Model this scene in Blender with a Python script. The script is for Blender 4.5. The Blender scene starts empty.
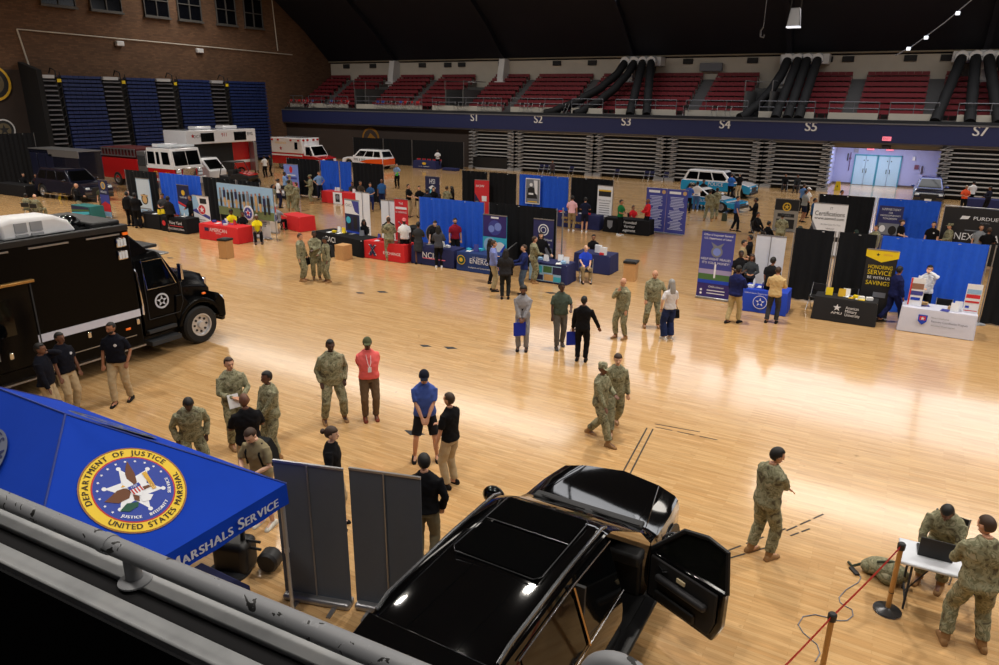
import bpy, math, random
import numpy as np
from mathutils import Vector, Matrix
R=math.radians; PI=math.pi
random.seed(7)
S=bpy.context.scene; COL=S.collection
# ---------------------------------------------------------------- camera, world, exposure, lights
F=704.58; PIT=.319817; ROL=-.0122794; HC=6.449; AZ=.516185
def _cam():
    rz=Matrix.Rotation(AZ,3,'Z'); cp,sp=math.cos(PIT),math.sin(PIT); cr,sr=math.cos(ROL),math.sin(ROL)
    fw=rz@Vector((0,cp,-sp)); rt=rz@Vector((1,0,0)); dn=rz@Vector((0,-sp,-cp))
    return fw, cr*rt+sr*dn, -sr*rt+cr*dn
FW,RT,DN=_cam()
cd=bpy.data.cameras.new('camera'); cam=bpy.data.objects.new('camera',cd); COL.objects.link(cam)
cd.sensor_width=36; cd.lens=F/999*36; cd.clip_start=.05; cd.clip_end=500
m3=Matrix((RT,-DN,-FW)).transposed(); cam.matrix_world=Matrix.Translation((0,0,HC))@m3.to_4x4()
S.camera=cam
S.view_settings.view_transform='Standard'; S.view_settings.look='None'; S.view_settings.gamma=1
S.view_settings.use_curve_mapping=False; S.view_settings.exposure=-0.3
w=bpy.data.worlds.new('world'); S.world=w; w.use_nodes=True
w.node_tree.nodes['Background'].inputs[0].default_value=(.55,.6,.75,1); w.node_tree.nodes['Background'].inputs[1].default_value=.06
def G(x,y,z=0.0):
    """floor (or height z) point seen at a photo pixel"""
    v=FW*F+RT*(x-499.5)+DN*(y-332.5); return Vector((0,0,HC))+v*((z-HC)/v.z)
def area(name,loc,size,power,col=(1,.93,.84),sy=None,aim=(0,0,-1),spread=180):
    l=bpy.data.lights.new(name,'AREA'); l.shape='RECTANGLE'; l.size=size; l.size_y=sy or size; l.energy=power; l.color=col; l.spread=R(spread)
    o=bpy.data.objects.new(name,l); o.location=loc; o.rotation_euler=Vector(aim).to_track_quat('-Z','Y').to_euler(); COL.objects.link(o); return o
for x,y,pw in [(-48,1,2600)]+[(x,1,650) for x in (-30,-16,-4,8)]+[(x,11,620) for x in (-50,-36,-22,-7,8,20)]+[(x,20,1500) for x in (-52,-38,-24,-6,7,20)]:
    area('ceiling_lamp',(x,y,17.5),.9,pw,spread=150)
def skylight(x0,x1,power):
    area('roof_skylight',((x0+x1)/2,59.6,16.2),x1-x0,power,(.97,.97,1),sy=6,aim=(0,-.5,-.866),spread=160)
skylight(-13,24,2300); skylight(-32,-13.1,800)
area('ceiling_lamp_row',(-41,47,19),42,4200,sy=4,spread=160); area('ceiling_lamp_row',(8,47,19),28,3300,sy=4,spread=160)
area('doorway_light',(-2.5,64,3.45),5,330,(.78,.84,1),sy=2.2)
# ---------------------------------------------------------------- materials
MC={}
def srgb(c):
    return tuple((u/12.92 if u<=.04045 else ((u+.055)/1.055)**2.4) for u in [v/255 for v in c])
def mat(name,col=(128,128,128),rough=.6,metal=0,emit=0,alpha=None,noise=0,nscale=8,coat=0,spec=.5):
    if name in MC: return MC[name]
    m=bpy.data.materials.new(name); m.use_nodes=True; nt=m.node_tree; b=nt.nodes['Principled BSDF']
    c=srgb(col)+(1,); b.inputs['Base Color'].default_value=c; b.inputs['Roughness'].default_value=rough
    b.inputs['Metallic'].default_value=metal; b.inputs['Specular IOR Level'].default_value=spec
    if coat: b.inputs['Coat Weight'].default_value=coat; b.inputs['Coat Roughness'].default_value=.04
    if emit: b.inputs['Emission Color'].default_value=c; b.inputs['Emission Strength'].default_value=emit
    n=nt.nodes.new('ShaderNodeTexNoise'); n.inputs['Scale'].default_value=nscale; n.inputs['Detail'].default_value=3
    tc=nt.nodes.new('ShaderNodeTexCoord'); nt.links.new(tc.outputs['Object'],n.inputs['Vector'])
    k=noise or .06
    mx=nt.nodes.new('ShaderNodeMix'); mx.data_type='RGBA'; mx.inputs[6].default_value=tuple(v*(1-k) for v in c[:3])+(1,); mx.inputs[7].default_value=tuple(min(1,v*(1+k)) for v in c[:3])+(1,)
    nt.links.new(n.outputs['Fac'],mx.inputs[0]); nt.links.new(mx.outputs[2],b.inputs['Base Color'])
    MC[name]=m; return m
def ramp_mat(name,cols,scale,rough=.8,detail=2,dist=0,stretch=(1,1,1),const=True):
    if name in MC: return MC[name]
    m=bpy.data.materials.new(name); m.use_nodes=True; nt=m.node_tree; b=nt.nodes['Principled BSDF']; b.inputs['Roughness'].default_value=rough
    tc=nt.nodes.new('ShaderNodeTexCoord'); mp=nt.nodes.new('ShaderNodeMapping'); mp.inputs['Scale'].default_value=stretch
    n=nt.nodes.new('ShaderNodeTexNoise'); n.inputs['Scale'].default_value=scale; n.inputs['Detail'].default_value=detail; n.inputs['Distortion'].default_value=dist
    r=nt.nodes.new('ShaderNodeValToRGB'); cr=r.color_ramp; cr.interpolation='CONSTANT' if const else 'LINEAR'
    while len(cr.elements)<len(cols): cr.elements.new(.5)
    for e,(p,c) in zip(cr.elements,cols): e.position=p; e.color=srgb(c)+(1,)
    nt.links.new(tc.outputs['Object'],mp.inputs[0]); nt.links.new(mp.outputs[0],n.inputs['Vector']); nt.links.new(n.outputs['Fac'],r.inputs[0]); nt.links.new(r.outputs[0],b.inputs['Base Color'])
    MC[name]=m; return m
CAMO=lambda: ramp_mat('camouflage_cloth',[(0,(84,76,56)),(.37,(120,118,90)),(.46,(146,143,114)),(.54,(112,112,84)),(.61,(160,154,126))],9,detail=3,dist=.6)
black=mat('black_paint',(7,7,8),.05,spec=.4,coat=.3); blackcloth=mat('black_cloth',(20,20,23),.9,spec=.2); darkglass=mat('dark_glass',(5,6,7),.05,spec=.5)
white=mat('white_paint',(225,226,228),.35); chrome=mat('chrome',(225,225,230),.12,1); steel=mat('brushed_steel',(165,165,168),.35,.8)
rubber=mat('rubber',(16,16,17),.75); greypl=mat('grey_plastic',(90,92,96),.6); paper=mat('white_paper',(235,236,238),.7)
red=mat('red_paint',(176,26,28),.25,coat=.6); redcloth=mat('red_cloth',(205,28,32),.8); blue=mat('royal_blue_drape',(20,88,215),.8,noise=.12)
drapeblack=mat('black_drape',(26,27,30),.9,noise=.15,spec=.15); navy=mat('navy_cloth',(30,36,86),.85); cardboard=mat('cardboard',(196,150,98),.85,noise=.1)
blackpl=mat('black_plastic',(22,22,24),.5); orange=mat('amber_lens',(240,110,30),.3,emit=.3); yellow=mat('yellow_plastic',(236,206,30),.5)
gold=mat('gold_print',(228,184,52),.5)
# ---------------------------------------------------------------- mesh builder
class M:
    def __init__(s): s.v=[]; s.f=[]; s.mi=[]; s.cur=0; s.T=None
    def add(s,vs,fs,mi=None):
        n=len(s.v)
        if s.T is not None: vs=[tuple(s.T@Vector(v)) for v in vs]
        s.v+= [tuple(v) for v in vs]; s.f+=[tuple(n+i for i in f) for f in fs]; s.mi+=[s.cur if mi is None else mi]*len(fs); return s
    def bx(s,x0,x1,y0,y1,z0,z1,mi=None):
        v=[(x,y,z) for z in (z0,z1) for y in (y0,y1) for x in (x0,x1)]
        return s.add(v,[(0,2,3,1),(4,5,7,6),(0,1,5,4),(2,6,7,3),(0,4,6,2),(1,3,7,5)],mi)
    def box(s,c,d,mi=None): return s.bx(c[0]-d[0]/2,c[0]+d[0]/2,c[1]-d[1]/2,c[1]+d[1]/2,c[2]-d[2]/2,c[2]+d[2]/2,mi)
    def loft(s,rings,cap=True,closed=True,mi=None):
        n=len(rings[0]); vs=[p for r in rings for p in r]; fs=[]
        for i in range(len(rings)-1):
            for j in range(n if closed else n-1):
                k=(j+1)%n; fs.append((i*n+j,i*n+k,(i+1)*n+k,(i+1)*n+j))
        if cap and closed: fs.append(tuple(range(n-1,-1,-1))); fs.append(tuple((len(rings)-1)*n+j for j in range(n)))
        return s.add(vs,fs,mi)
    def tube(s,pts,r,n=8,mi=None,cap=True,asp=1,side=None):
        P=[Vector(p) for p in pts]; rs=r if isinstance(r,(list,tuple)) else [r]*len(P); rings=[]; prev=None
        for i,p in enumerate(P):
            t=(P[min(i+1,len(P)-1)]-P[max(i-1,0)]); t=t.normalized() if t.length>1e-9 else Vector((0,0,1))
            if prev is None:
                u=Vector(side) if side else (Vector((1,0,0)) if abs(t.x)<.8 else Vector((0,1,0)))
            else: u=prev
            u=(u-t*u.dot(t)).normalized(); w_=t.cross(u); prev=u
            rr=rs[i]; ra,rb=(rr if isinstance(rr,(tuple,list)) else (rr,rr*asp))
            rings.append([tuple(p+u*(math.cos(a)*ra)+w_*(math.sin(a)*rb)) for a in [2*PI*k/n for k in range(n)]])
        return s.loft(rings,cap,mi=mi)
    def ell(s,c,r,n=12,m=8,mi=None,rot=None):
        rings=[]
        for i in range(1,m):
            th=PI*i/m; rings.append([(math.cos(2*PI*k/n)*math.sin(th)*r[0],math.sin(2*PI*k/n)*math.sin(th)*r[1],-math.cos(th)*r[2]) for k in range(n)])
        vs=[p for q in rings for p in q]+[(0,0,-r[2]),(0,0,r[2])]; fs=[]
        for i in range(m-2):
            for k in range(n): fs.append((i*n+k,i*n+(k+1)%n,(i+1)*n+(k+1)%n,(i+1)*n+k))
        b=len(vs)-2
        for k in range(n): fs.append((b,(k+1)%n,k)); fs.append((b+1,(m-2)*n+k,(m-2)*n+(k+1)%n))
        q=rot or Matrix.Identity(3); c=Vector(c)
        return s.add([tuple(c+q@Vector(v)) for v in vs],fs,mi)
    def prism(s,poly,a,b,axis='y',mi=None,caps=(True,True)):
        """poly in the plane normal to axis"""
        n=len(poly)
        def P(p,t):
            return {'y':(p[0],t,p[1]),'x':(t,p[0],p[1]),'z':(p[0],p[1],t)}[axis]
        vs=[P(p,a) for p in poly]+[P(p,b) for p in poly]; fs=[(i,(i+1)%n,n+(i+1)%n,n+i) for i in range(n)]
        if caps[0]: fs.append(tuple(range(n-1,-1,-1)))
        if caps[1]: fs.append(tuple(range(n,2*n)))
        return s.add(vs,fs,mi)
    def lathe(s,prof,c=(0,0,0),n=16,axis='z',mi=None,cap=True):
        rings=[]
        for r,h in prof:
            rings.append([(c[0]+{'z':math.cos(a)*r,'y':math.cos(a)*r,'x':h}[axis],c[1]+{'z':math.sin(a)*r,'y':h,'x':math.cos(a)*r}[axis],c[2]+{'z':h,'y':math.sin(a)*r,'x':math.sin(a)*r}[axis]) for a in [2*PI*k/n for k in range(n)]])
        return s.loft(rings,cap,mi=mi)
def mesh(name,m,mats,smooth=35):
    me=bpy.data.meshes.new(name); me.from_pydata(m.v,[],m.f)
    for x in mats: me.materials.append(x)
    me.polygons.foreach_set('material_index',m.mi)
    me.update()
    import bmesh
    b=bmesh.new(); b.from_mesh(me); bmesh.ops.recalc_face_normals(b,faces=b.faces); b.to_mesh(me); b.free()
    if smooth: me.shade_smooth(); me.set_sharp_from_angle(angle=R(smooth))
    return me
def obj(name,m,mats,parent=None,bevel=0,loc=None,rot=None,label=None,smooth=35,seg=2):
    if not isinstance(mats,(list,tuple)): mats=[mats]
    me=m if isinstance(m,bpy.types.Mesh) else mesh(name,m,mats,smooth)
    o=bpy.data.objects.new(name,me); COL.objects.link(o)
    if parent: o.parent=parent
    if loc is not None: o.location=loc
    if rot is not None: o.rotation_euler=rot
    if bevel:
        md=o.modifiers.new('bevel','BEVEL'); md.width=bevel; md.segments=seg; md.limit_method='ANGLE'; md.angle_limit=R(40)
    if label: o['label']=label
    return o
def tag(o,label,cat,group=None):
    o['label']=label; o['category']=cat
    if group: o['group']=group
    return o
def thing(name,label,cat,loc=(0,0,0),yaw=0,group=None):
    o=bpy.data.objects.new(name,None); COL.objects.link(o); o.location=loc; o.rotation_euler=(0,0,R(yaw)); o.empty_display_size=.2
    return tag(o,label,cat,group)
def struct(name,m,mats,parent=None,bevel=0,smooth=35):
    o=obj(name,m,mats,parent,bevel,smooth=smooth); 
    if not parent: o['kind']='structure'
    return o
def copy_tree(o,parent=None):
    c=o.copy(); COL.objects.link(c)
    if parent: c.parent=parent
    for ch in list(o.children): copy_tree(ch,c)
    return c
# ---------------------------------------------------------------- lettering
GC={}
def glyph(s,size=1):
    if s in GC: return GC[s]
    cu=bpy.data.curves.new('t','FONT'); cu.body=s; cu.size=1; cu.align_x='CENTER'; cu.align_y='CENTER'; cu.resolution_u=3 if len(s)>3 else 4
    o=bpy.data.objects.new('t',cu); COL.objects.link(o)
    dg=bpy.context.evaluated_depsgraph_get(); me=bpy.data.meshes.new_from_object(o.evaluated_get(dg))
    v=[tuple(x.co[:2]) for x in me.vertices]; f=[tuple(p.vertices) for p in me.polygons]
    bpy.data.objects.remove(o); bpy.data.curves.remove(cu); bpy.data.meshes.remove(me)
    xs=[q[0] for q in v] or [0]; GC[s]=(v,f,min(xs),max(xs)); return GC[s]
def txt(m,s,cx,cz,size,mi=0,width=None,bold=0,rot=0,lvl=0,sx=1):
    v,f,a,b=glyph(s); k=size; kx=size*sx
    if width: kx=width/max(b-a,.01)
    c,d=math.cos(rot),math.sin(rot); off=-(a+b)/2
    for q in ([0,bold,-bold] if bold else [0]):
        m.add([(cx+((x+off)*kx+q)*c-(y*k)*d,-.004-lvl*.002-abs(q)*.05-(q>0)*.0006,cz+((x+off)*kx+q)*d+y*k*c) for x,y in v],f,mi)
def poly(m,pts,mi,lvl=0): m.add([(p[0],-.002-lvl*.0012,p[1]) for p in pts],[tuple(range(len(pts)))],mi)
def rect(m,cx,cz,w,h,mi,lvl=0): poly(m,[(cx-w/2,cz-h/2),(cx+w/2,cz-h/2),(cx+w/2,cz+h/2),(cx-w/2,cz+h/2)],mi,lvl)
def disc(m,cx,cz,r,mi,lvl=0,n=24,ry=None): poly(m,[(cx+math.cos(2*PI*k/n)*r,cz+math.sin(2*PI*k/n)*(ry or r)) for k in range(n)],mi,lvl)
def star(m,cx,cz,r,mi,lvl=0,n=5,inner=.4,rot=0): poly(m,[(cx+math.sin(rot+PI*k/n)*(r if k%2==0 else r*inner),cz+math.cos(rot+PI*k/n)*(r if k%2==0 else r*inner)) for k in range(2*n)],mi,lvl)
def deco(parent,items,T=None,scale=1,label=None):
    """printed graphics and lettering on a surface facing local -Y: items ('r',cx,cz,w,h,mat) ('d',cx,cz,r,mat) ('s',cx,cz,r,mat) ('p',pts,mat) ('t',text,cx,cz,size,mat[,width])"""
    g=M(); l=M(); gm=[]; lm=[]
    def ix(L,x):
        if x not in L: L.append(x)
        return L.index(x)
    for k,it in enumerate(items):
        t=it[0]; lv=k*.6
        if t=='r': rect(g,it[1],it[2],it[3],it[4],ix(gm,it[5]),lv)
        elif t=='d': disc(g,it[1],it[2],it[3],ix(gm,it[4]),lv)
        elif t=='s': star(g,it[1],it[2],it[3],ix(gm,it[4]),lv)
        elif t=='p': poly(g,it[1],ix(gm,it[2]),lv)
        elif t=='t': txt(l,it[1],it[2],it[3],it[4],ix(lm,it[5]),width=it[6] if len(it)>6 else None,lvl=2+k*.36)
    out=[]
    for m,mt,nm in ((g,gm,'printed_graphic'),(l,lm,'lettering')):
        if m.v:
            o=obj(nm,m,mt,parent,smooth=0)
            if T is not None: o.matrix_local=T
            out.append(o)
    return out
# ================================================================ SETTING
def wood():
    m=bpy.data.materials.new('hardwood_floor'); m.use_nodes=True; nt=m.node_tree; N=nt.nodes; L=nt.links; b=N['Principled BSDF']
    tc=N.new('ShaderNodeTexCoord'); mp=N.new('ShaderNodeMapping'); L.new(tc.outputs['Object'],mp.inputs[0])
    br=N.new('ShaderNodeTexBrick'); br.inputs['Scale'].default_value=1; br.inputs['Brick Width'].default_value=.9; br.inputs['Row Height'].default_value=.07
    br.inputs['Mortar Size'].default_value=.0012; br.inputs['Color1'].default_value=srgb((214,176,126))+(1,); br.inputs['Color2'].default_value=srgb((199,157,106))+(1,); br.inputs['Mortar'].default_value=srgb((158,116,72))+(1,)
    br.offset=.37; L.new(mp.outputs[0],br.inputs[0])
    n=N.new('ShaderNodeTexNoise'); n.inputs['Scale'].default_value=.35; n.inputs['Detail'].default_value=5; L.new(tc.outputs['Object'],n.inputs[0])
    mp2=N.new('ShaderNodeMapping'); mp2.inputs['Scale'].default_value=(1.2,14,1); L.new(tc.outputs['Object'],mp2.inputs[0])
    n2=N.new('ShaderNodeTexNoise'); n2.inputs['Scale'].default_value=1.3; n2.inputs['Detail'].default_value=4; L.new(mp2.outputs[0],n2.inputs[0])
    r=N.new('ShaderNodeValToRGB'); r.color_ramp.elements[0].color=(.78,.76,.72,1); r.color_ramp.elements[1].color=(1.12,1.1,1.06,1); r.color_ramp.elements[0].position=.3; r.color_ramp.elements[1].position=.7; L.new(n2.outputs[0],r.inputs[0])
    mx=N.new('ShaderNodeMix'); mx.data_type='RGBA'; mx.blend_type='MULTIPLY'; mx.inputs[0].default_value=.8; L.new(br.outputs[0],mx.inputs[6]); L.new(r.outputs[0],mx.inputs[7])
    # scuffs
    n3=N.new('ShaderNodeTexNoise'); n3.inputs['Scale'].default_value=2.3; n3.inputs['Detail'].default_value=6; n3.inputs['Distortion'].default_value=1.5; L.new(tc.outputs['Object'],n3.inputs[0])
    r3=N.new('ShaderNodeValToRGB'); r3.color_ramp.elements[0].position=.69; r3.color_ramp.elements[1].position=.76; r3.color_ramp.elements[0].color=(1,1,1,1); r3.color_ramp.elements[1].color=(.62,.58,.54,1); L.new(n3.outputs[0],r3.inputs[0])
    mx2=N.new('ShaderNodeMix'); mx2.data_type='RGBA'; mx2.blend_type='MULTIPLY'; mx2.inputs[0].default_value=1; L.new(mx.outputs[2],mx2.inputs[6]); L.new(r3.outputs[0],mx2.inputs[7])
    L.new(mx2.outputs[2],b.inputs['Base Color'])
    rr=N.new('ShaderNodeMapRange'); rr.inputs[3].default_value=.12; rr.inputs[4].default_value=.22; L.new(n.outputs[0],rr.inputs[0]); L.new(rr.outputs[0],b.inputs['Roughness'])
    b.inputs['Specular IOR Level'].default_value=.6; b.inputs['Coat Weight'].default_value=.3; b.inputs['Coat Roughness'].default_value=.07
    return m
def brick():
    m=bpy.data.materials.new('brown_brick'); m.use_nodes=True; nt=m.node_tree; N=nt.nodes; L=nt.links; b=N['Principled BSDF']
    tc=N.new('ShaderNodeTexCoord'); mp=N.new('ShaderNodeMapping'); mp.inputs['Rotation'].default_value=(0,R(90),R(90)); L.new(tc.outputs['Object'],mp.inputs[0])
    sx=N.new('ShaderNodeSeparateXYZ'); L.new(tc.outputs['Object'],sx.inputs[0]); cx=N.new('ShaderNodeCombineXYZ'); L.new(sx.outputs[1],cx.inputs[0]); L.new(sx.outputs[2],cx.inputs[1])
    br=N.new('ShaderNodeTexBrick'); br.inputs['Scale'].default_value=1; br.inputs['Brick Width'].default_value=.42; br.inputs['Row Height'].default_value=.14; br.inputs['Mortar Size'].default_value=.012
    br.inputs['Color1'].default_value=srgb((122,92,68))+(1,); br.inputs['Color2'].default_value=srgb((100,73,55))+(1,); br.inputs['Mortar'].default_value=srgb((96,78,62))+(1,); L.new(cx.outputs[0],br.inputs[0])
    n=N.new('ShaderNodeTexNoise'); n.inputs['Scale'].default_value=.5; n.inputs['Detail'].default_value=5; L.new(tc.outputs['Object'],n.inputs[0])
    r=N.new('ShaderNodeValToRGB'); r.color_ramp.elements[0].color=(.6,.6,.6,1); r.color_ramp.elements[1].color=(1.15,1.1,1.1,1); L.new(n.outputs[0],r.inputs[0])
    mx=N.new('ShaderNodeMix'); mx.data_type='RGBA'; mx.blend_type='MULTIPLY'; mx.inputs[0].default_value=1; L.new(br.outputs[0],mx.inputs[6]); L.new(r.outputs[0],mx.inputs[7]); L.new(mx.outputs[2],b.inputs['Base Color'])
    b.inputs['Roughness'].default_value=.9; return m
WOOD=wood(); BRICK=brick()
conc=ramp_mat('worn_grey_concrete',[(.2,(128,130,132)),(.5,(150,152,154)),(.8,(162,162,162))],6,.85,5,const=False)
railp=ramp_mat('chipped_grey_paint',[(0,(128,130,134)),(.62,(138,140,144)),(.645,(30,30,30)),(.70,(26,26,26))],22,.5,4,dist=.8,stretch=(1,1,1))
roofm=mat('dark_navy_roof',(15,18,32),.6,noise=.25,nscale=.12); bandm=mat('navy_blue_band',(34,44,92),.55,noise=.1); offw=mat('off_white_wall',(206,200,188),.8,noise=.1,nscale=1)
dkbrown=mat('dark_brown_wall',(62,52,48),.9,noise=.15,nscale=.6); dkgrey=mat('dark_grey',(44,45,48),.8); redseat=mat('faded_red_seat',(128,40,50),.6,noise=.15); greystep=mat('grey_step',(92,92,94),.8)
bluerow=mat('blue_bleacher_plastic',(30,48,100),.45,noise=.12,nscale=2); silver=mat('bleacher_silver',(196,198,202),.45,.3,noise=.1); hallblue=mat('lilac_hall_wall',(168,172,214),.7); teal=mat('teal_door_frame',(70,150,176),.5); doorw=mat('pale_blue_door',(170,200,220),.5)
m=M(); m.bx(-66,24,-6,68.5,-.3,0); struct('floor',m,WOOD)
# barrel roof
ARCH=[(68.4,10.15),(64.3,13.5),(60.2,16.2),(54,19.2),(46,22.5),(38,24.8),(30,26.2),(22,26.5),(14,26.2),(6,24.8),(-2,22.5),(-8,19.2),(-8.1,0)]
m=M(); m.loft([[(x,yy,zz) for yy,zz in ARCH] for x in (-64,24)],cap=False,closed=False); struct('ceiling',m,roofm,smooth=30)
for x in (-52.5,-38.3,-24.4,-10.5,3.4):
    m=M(); A_=ARCH[:10]; m.prism(A_+[(yy-.25,zz-.45) for yy,zz in A_[::-1]],x-.2,x+.2,'x'); struct('trim_roof_rib',m,roofm)
m=M(); m.bx(-63,-62.5,-6,70,0,32); o=struct('wall_left',m,BRICK)
# lower left: darker painted part and emblem
m=M(); m.bx(-62.5,-62.4,-6,32.6,0,8.2); struct('trim_lower_left_wall',m,dkbrown)
for i,(y0,y1) in enumerate([(35.3,37.9),(39.4,42.0),(44.4,46.7),(47.9,50.3),(52.3,54.5),(55.8,58.0)]):
    m=M(); m.bx(-62.45,-62.38,y0-.1,y1+.1,13.3,17.6); o=struct('window_%d'%(i+1),m,[mat('night_window_glass',(12,14,20),.15)])
    f=M()
    for a in (y0-.12,(y0+y1)/2-.04,y1+.04): f.bx(-62.4,-62.28,a,a+.08,13.25,17.6)
    for z in (13.25,14.6,16): f.bx(-62.4,-62.27,y0-.12,y1+.12,z,z+.08)
    f.bx(-62.45,-62.15,y0-.2,y1+.2,13.1,13.25); obj('window_frame',f,mat('window_frame_grey',(80,78,76),.6),o)
# conduit and wall lights on brick wall
m=M(); m.tube([(-62.35,33,11.2),(-62.35,62,10.9)],.05,6); m.tube([(-62.35,33,11.2),(-62.35,33.6,7.2)],.06,6); m.tube([(-62.35,59.6,17),(-62.35,59.9,11.2)],.05,6); struct('trim_conduit',m,offw)
for (y,z) in ((41.4,10.7),(49.7,10.6)):
    m=M(); m.bx(-62.5,-62.15,y-.35,y+.35,z-.2,z+.2); tag(obj('emergency_light',m,white,bevel=.05),'white box light on the brown brick wall, %s of the pair'%('left' if y<45 else 'right'),'light','wall lights')
for (y,z,r_) in ((30.4,7.2,1.4),(30.6,3.7,.85)):
    t=thing('round_emblem','large round gold-rimmed emblem high on the far left wall' if r_>1 else 'small round white-rimmed emblem low on the far left wall','emblem',(-62.35,y,z),90)
    m=M(); m.lathe([(r_,0),(r_,-.06)],n=32,axis='y'); obj('emblem_disc',m,dkgrey,t); 
    deco(t,[('d',0,0,r_*.97,gold if r_>1 else white),('d',0,0,r_*.84,dkgrey),('d',0,0,r_*.6,mat('faded_emblem',(110,100,78),.7)),('s',0,0,r_*.5,dkgrey)],Matrix.Translation((0,-.08,0)))
# far end: lower wall
m=M(); m.bx(-62.5,-37.5,60.4,60.8,0,3.75); m.bx(-5.7,1.9,60.4,60.8,3.3,3.75); struct('wall_far_lower',m,dkbrown)
m=M(); m.bx(-37.5,-5.7,61.6,61.9,0,3.75); m.bx(1.9,24,61.6,61.9,0,3.75); struct('wall_far_behind_bleachers',m,dkgrey)
m=M(); m.lathe([(1.15,0),(1.15,-.05)],(0,0,0),28,'y'); t=thing('round_emblem','large gold ring emblem on dark wall behind white emergency car','emblem',(-50.2,60.36,2.3)); obj('emblem_disc',m,mat('old_gold',(150,104,30),.6),t); deco(t,[('d',0,0,.95,dkbrown),('p',[(-.7,-.3),(0,.6),(.7,.1),(.2,-.5)],mat('old_gold'))],Matrix.Translation((0,-.08,0)))
m=M(); m.bx(-64,24,59.9,60.15,3.75,5.05); m.bx(-64,24,60.15,68.5,4.7,5.0); struct('trim_balcony_band',m,bandm)
m=M(); m.bx(-64,24,59.85,59.95,5.02,5.12); m.bx(-64,24,60.0,60.12,3.62,3.75); struct('trim_balcony_lip',m,mat('dull_steel',(120,122,130),.5,.5))
m=M(); m.bx(-64,24,68.3,68.6,5,10.6); struct('wall_far_upper',m,offw)
m=M(); m.tube([(-64,68.1,10.75),(24,68.1,10.75)],.13,8); m.tube([(-64,68.0,10.4),(24,68.0,10.4)],.07,8); struct('trim_upper_pipes',m,mat('pipe_tan',(150,140,120),.6))
for i,x in enumerate((-60,-56,-49,-45.6,-43.8,-38.8,-32.5,-28.7,-19.3,-13.6,-7.6,-6,1,-1.5)):
    m=M(); m.bx(x-.45,x+.45,68.15,68.32,9.7,10.15); tag(obj('wall_vent',m,dkgrey,bevel=.02),'dark vent grille high on white back wall above the red seats','vent','vents on the white upper wall')
for x in (-52.5,-38.3,-24.4,-10.5,3.4):
    m=M(); m.prism([(66.9,5.0),(66.9,8.6),(67.3,10.4),(68.35,10.4),(68.35,5.0)],x-.35,x+.35,'x'); m.bx(x-.55,x+.55,66.7,68.3,7.9,8.2); struct('trim_pier',m,white,bevel=.04)
# upper deck seating sections
AIS=[-58.7,-46.8,-34.9,-27.9,-17.1,-4.9,.6]; VOM=[(-53.6,-52),(-41.8,-39.6),(-12.7,-10.6)]
secs=[(-62.4,-59.3),(-58.1,-53.8),(-51.9,-47.3),(-46.3,-41.9),(-39.5,-35.4),(-34.4,-28.4),(-27.4,-17.7),(-16.5,-12.8),(-10.5,-5.4),(-4.4,.1),(1.1,8)]
side=['leftmost','second from the left','third from the left','fourth from the left','fifth from the left','sixth from the left, left of the black hoses','centre, behind the first black hoses','left of the middle black hoses','right of the middle black hoses','above the pale doorway','rightmost, behind the right black hoses']
for (a,b),sd in zip(secs,side):
    t=thing('seating_section','red bench seating block on upper deck, '+sd,'seats',((a+b)/2,62.2,5),0,'red bench seating blocks'); h=(b-a)/2
    r_=M()
    for k in range(8): r_.bx(-h,h,k*.75,6,.0 if k==0 else .35+.42*(k-1)+.0,.35+.42*k+.0)
    obj('riser',r_,mat('stand_riser_grey',(118,112,108),.8),t)
    for k in range(8):
        s_=M(); z=.35+.42*k
        s_.bx(-h+.05,h-.05,k*.75+.3,k*.75+.62,z+.34,z+.40); n=max(2,int((b-a)/.55))
        for q in range(n+1):
            x=-h+.05+(2*h-.1)*q/n
            if q<n: s_.bx(x+.01,x+(2*h-.1)/n-.01,k*.75+.6,k*.75+.66,z+.40,z+.64)
            s_.bx(x-.02,x+.02,k*.75+.35,k*.75+.6,z,z+.34)
        obj('bench_row',s_,redseat,t,smooth=0)
for x in AIS:
    m=M()
    for k in range(16): m.bx(x-.55,x+.55,62.2+k*.37,68.2,5,5.2+k*.21)
    struct('trim_aisle_steps',m,greystep)
for a,b in VOM:
    m=M(); m.bx(a,a+.15,62,66.4,5,7.3); m.bx(b-.15,b,62,66.4,5,7.3); m.bx(a,b,66.2,66.4,5,7.6); struct('trim_stair_well',m,mat('grey_wall_mid',(84,84,84),.8))
    m=M(); m.tube([(a,62,7.3),(a,62,8.1),(a,66.3,8.1),(b,66.3,8.1),(b,62,8.1),(b,62,7.3)],.04,6); struct('trim_stair_rail',m,steel)
wp=[(-63.5,-60.6),(-59.7,-54),(-52.8,-44.2),(-42.9,-34.9),(-33.9,-28.5),(-27.6,-24.6),(-23.4,-18),(-17.2,-12.2),(-11.3,-7.2),(-6.2,-2.8),(-2.1,1),(2.2,8)]
for a,b in wp:
    m=M(); m.bx(a,b,61.3,61.42,5,5.78); struct('trim_white_parapet',m,offw)
    m=M()
    for z in (6.1,6.55): m.tube([(a,61.35,z),(b,61.35,z)],.035,6)
    n=max(2,round((b-a)/1.8))
    for q in range(n+1): x=a+(b-a)*q/n; m.tube([(x,61.35,5.7),(x,61.35,6.55)],.03,6)
    struct('trim_deck_rail',m,mat('dull_steel'))
m=M(); m.bx(-62.4,8,60.3,61.25,5.0,5.32); struct('trim_ledge_platform',m,dkgrey)
# section signs
for s,x in (('S1',-37.1),('S2',-30.2),('S3',-21.8),('S4',-13.5),('S5',-7.1),('S7',3.7)):
    m=M(); txt(m,s,0,0,.95,bold=.02); t=tag(obj('section_sign',m,white,loc=(x,59.88,4.72),smooth=0),'white %s lettering on the navy balcony band'%s,'sign')
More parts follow.
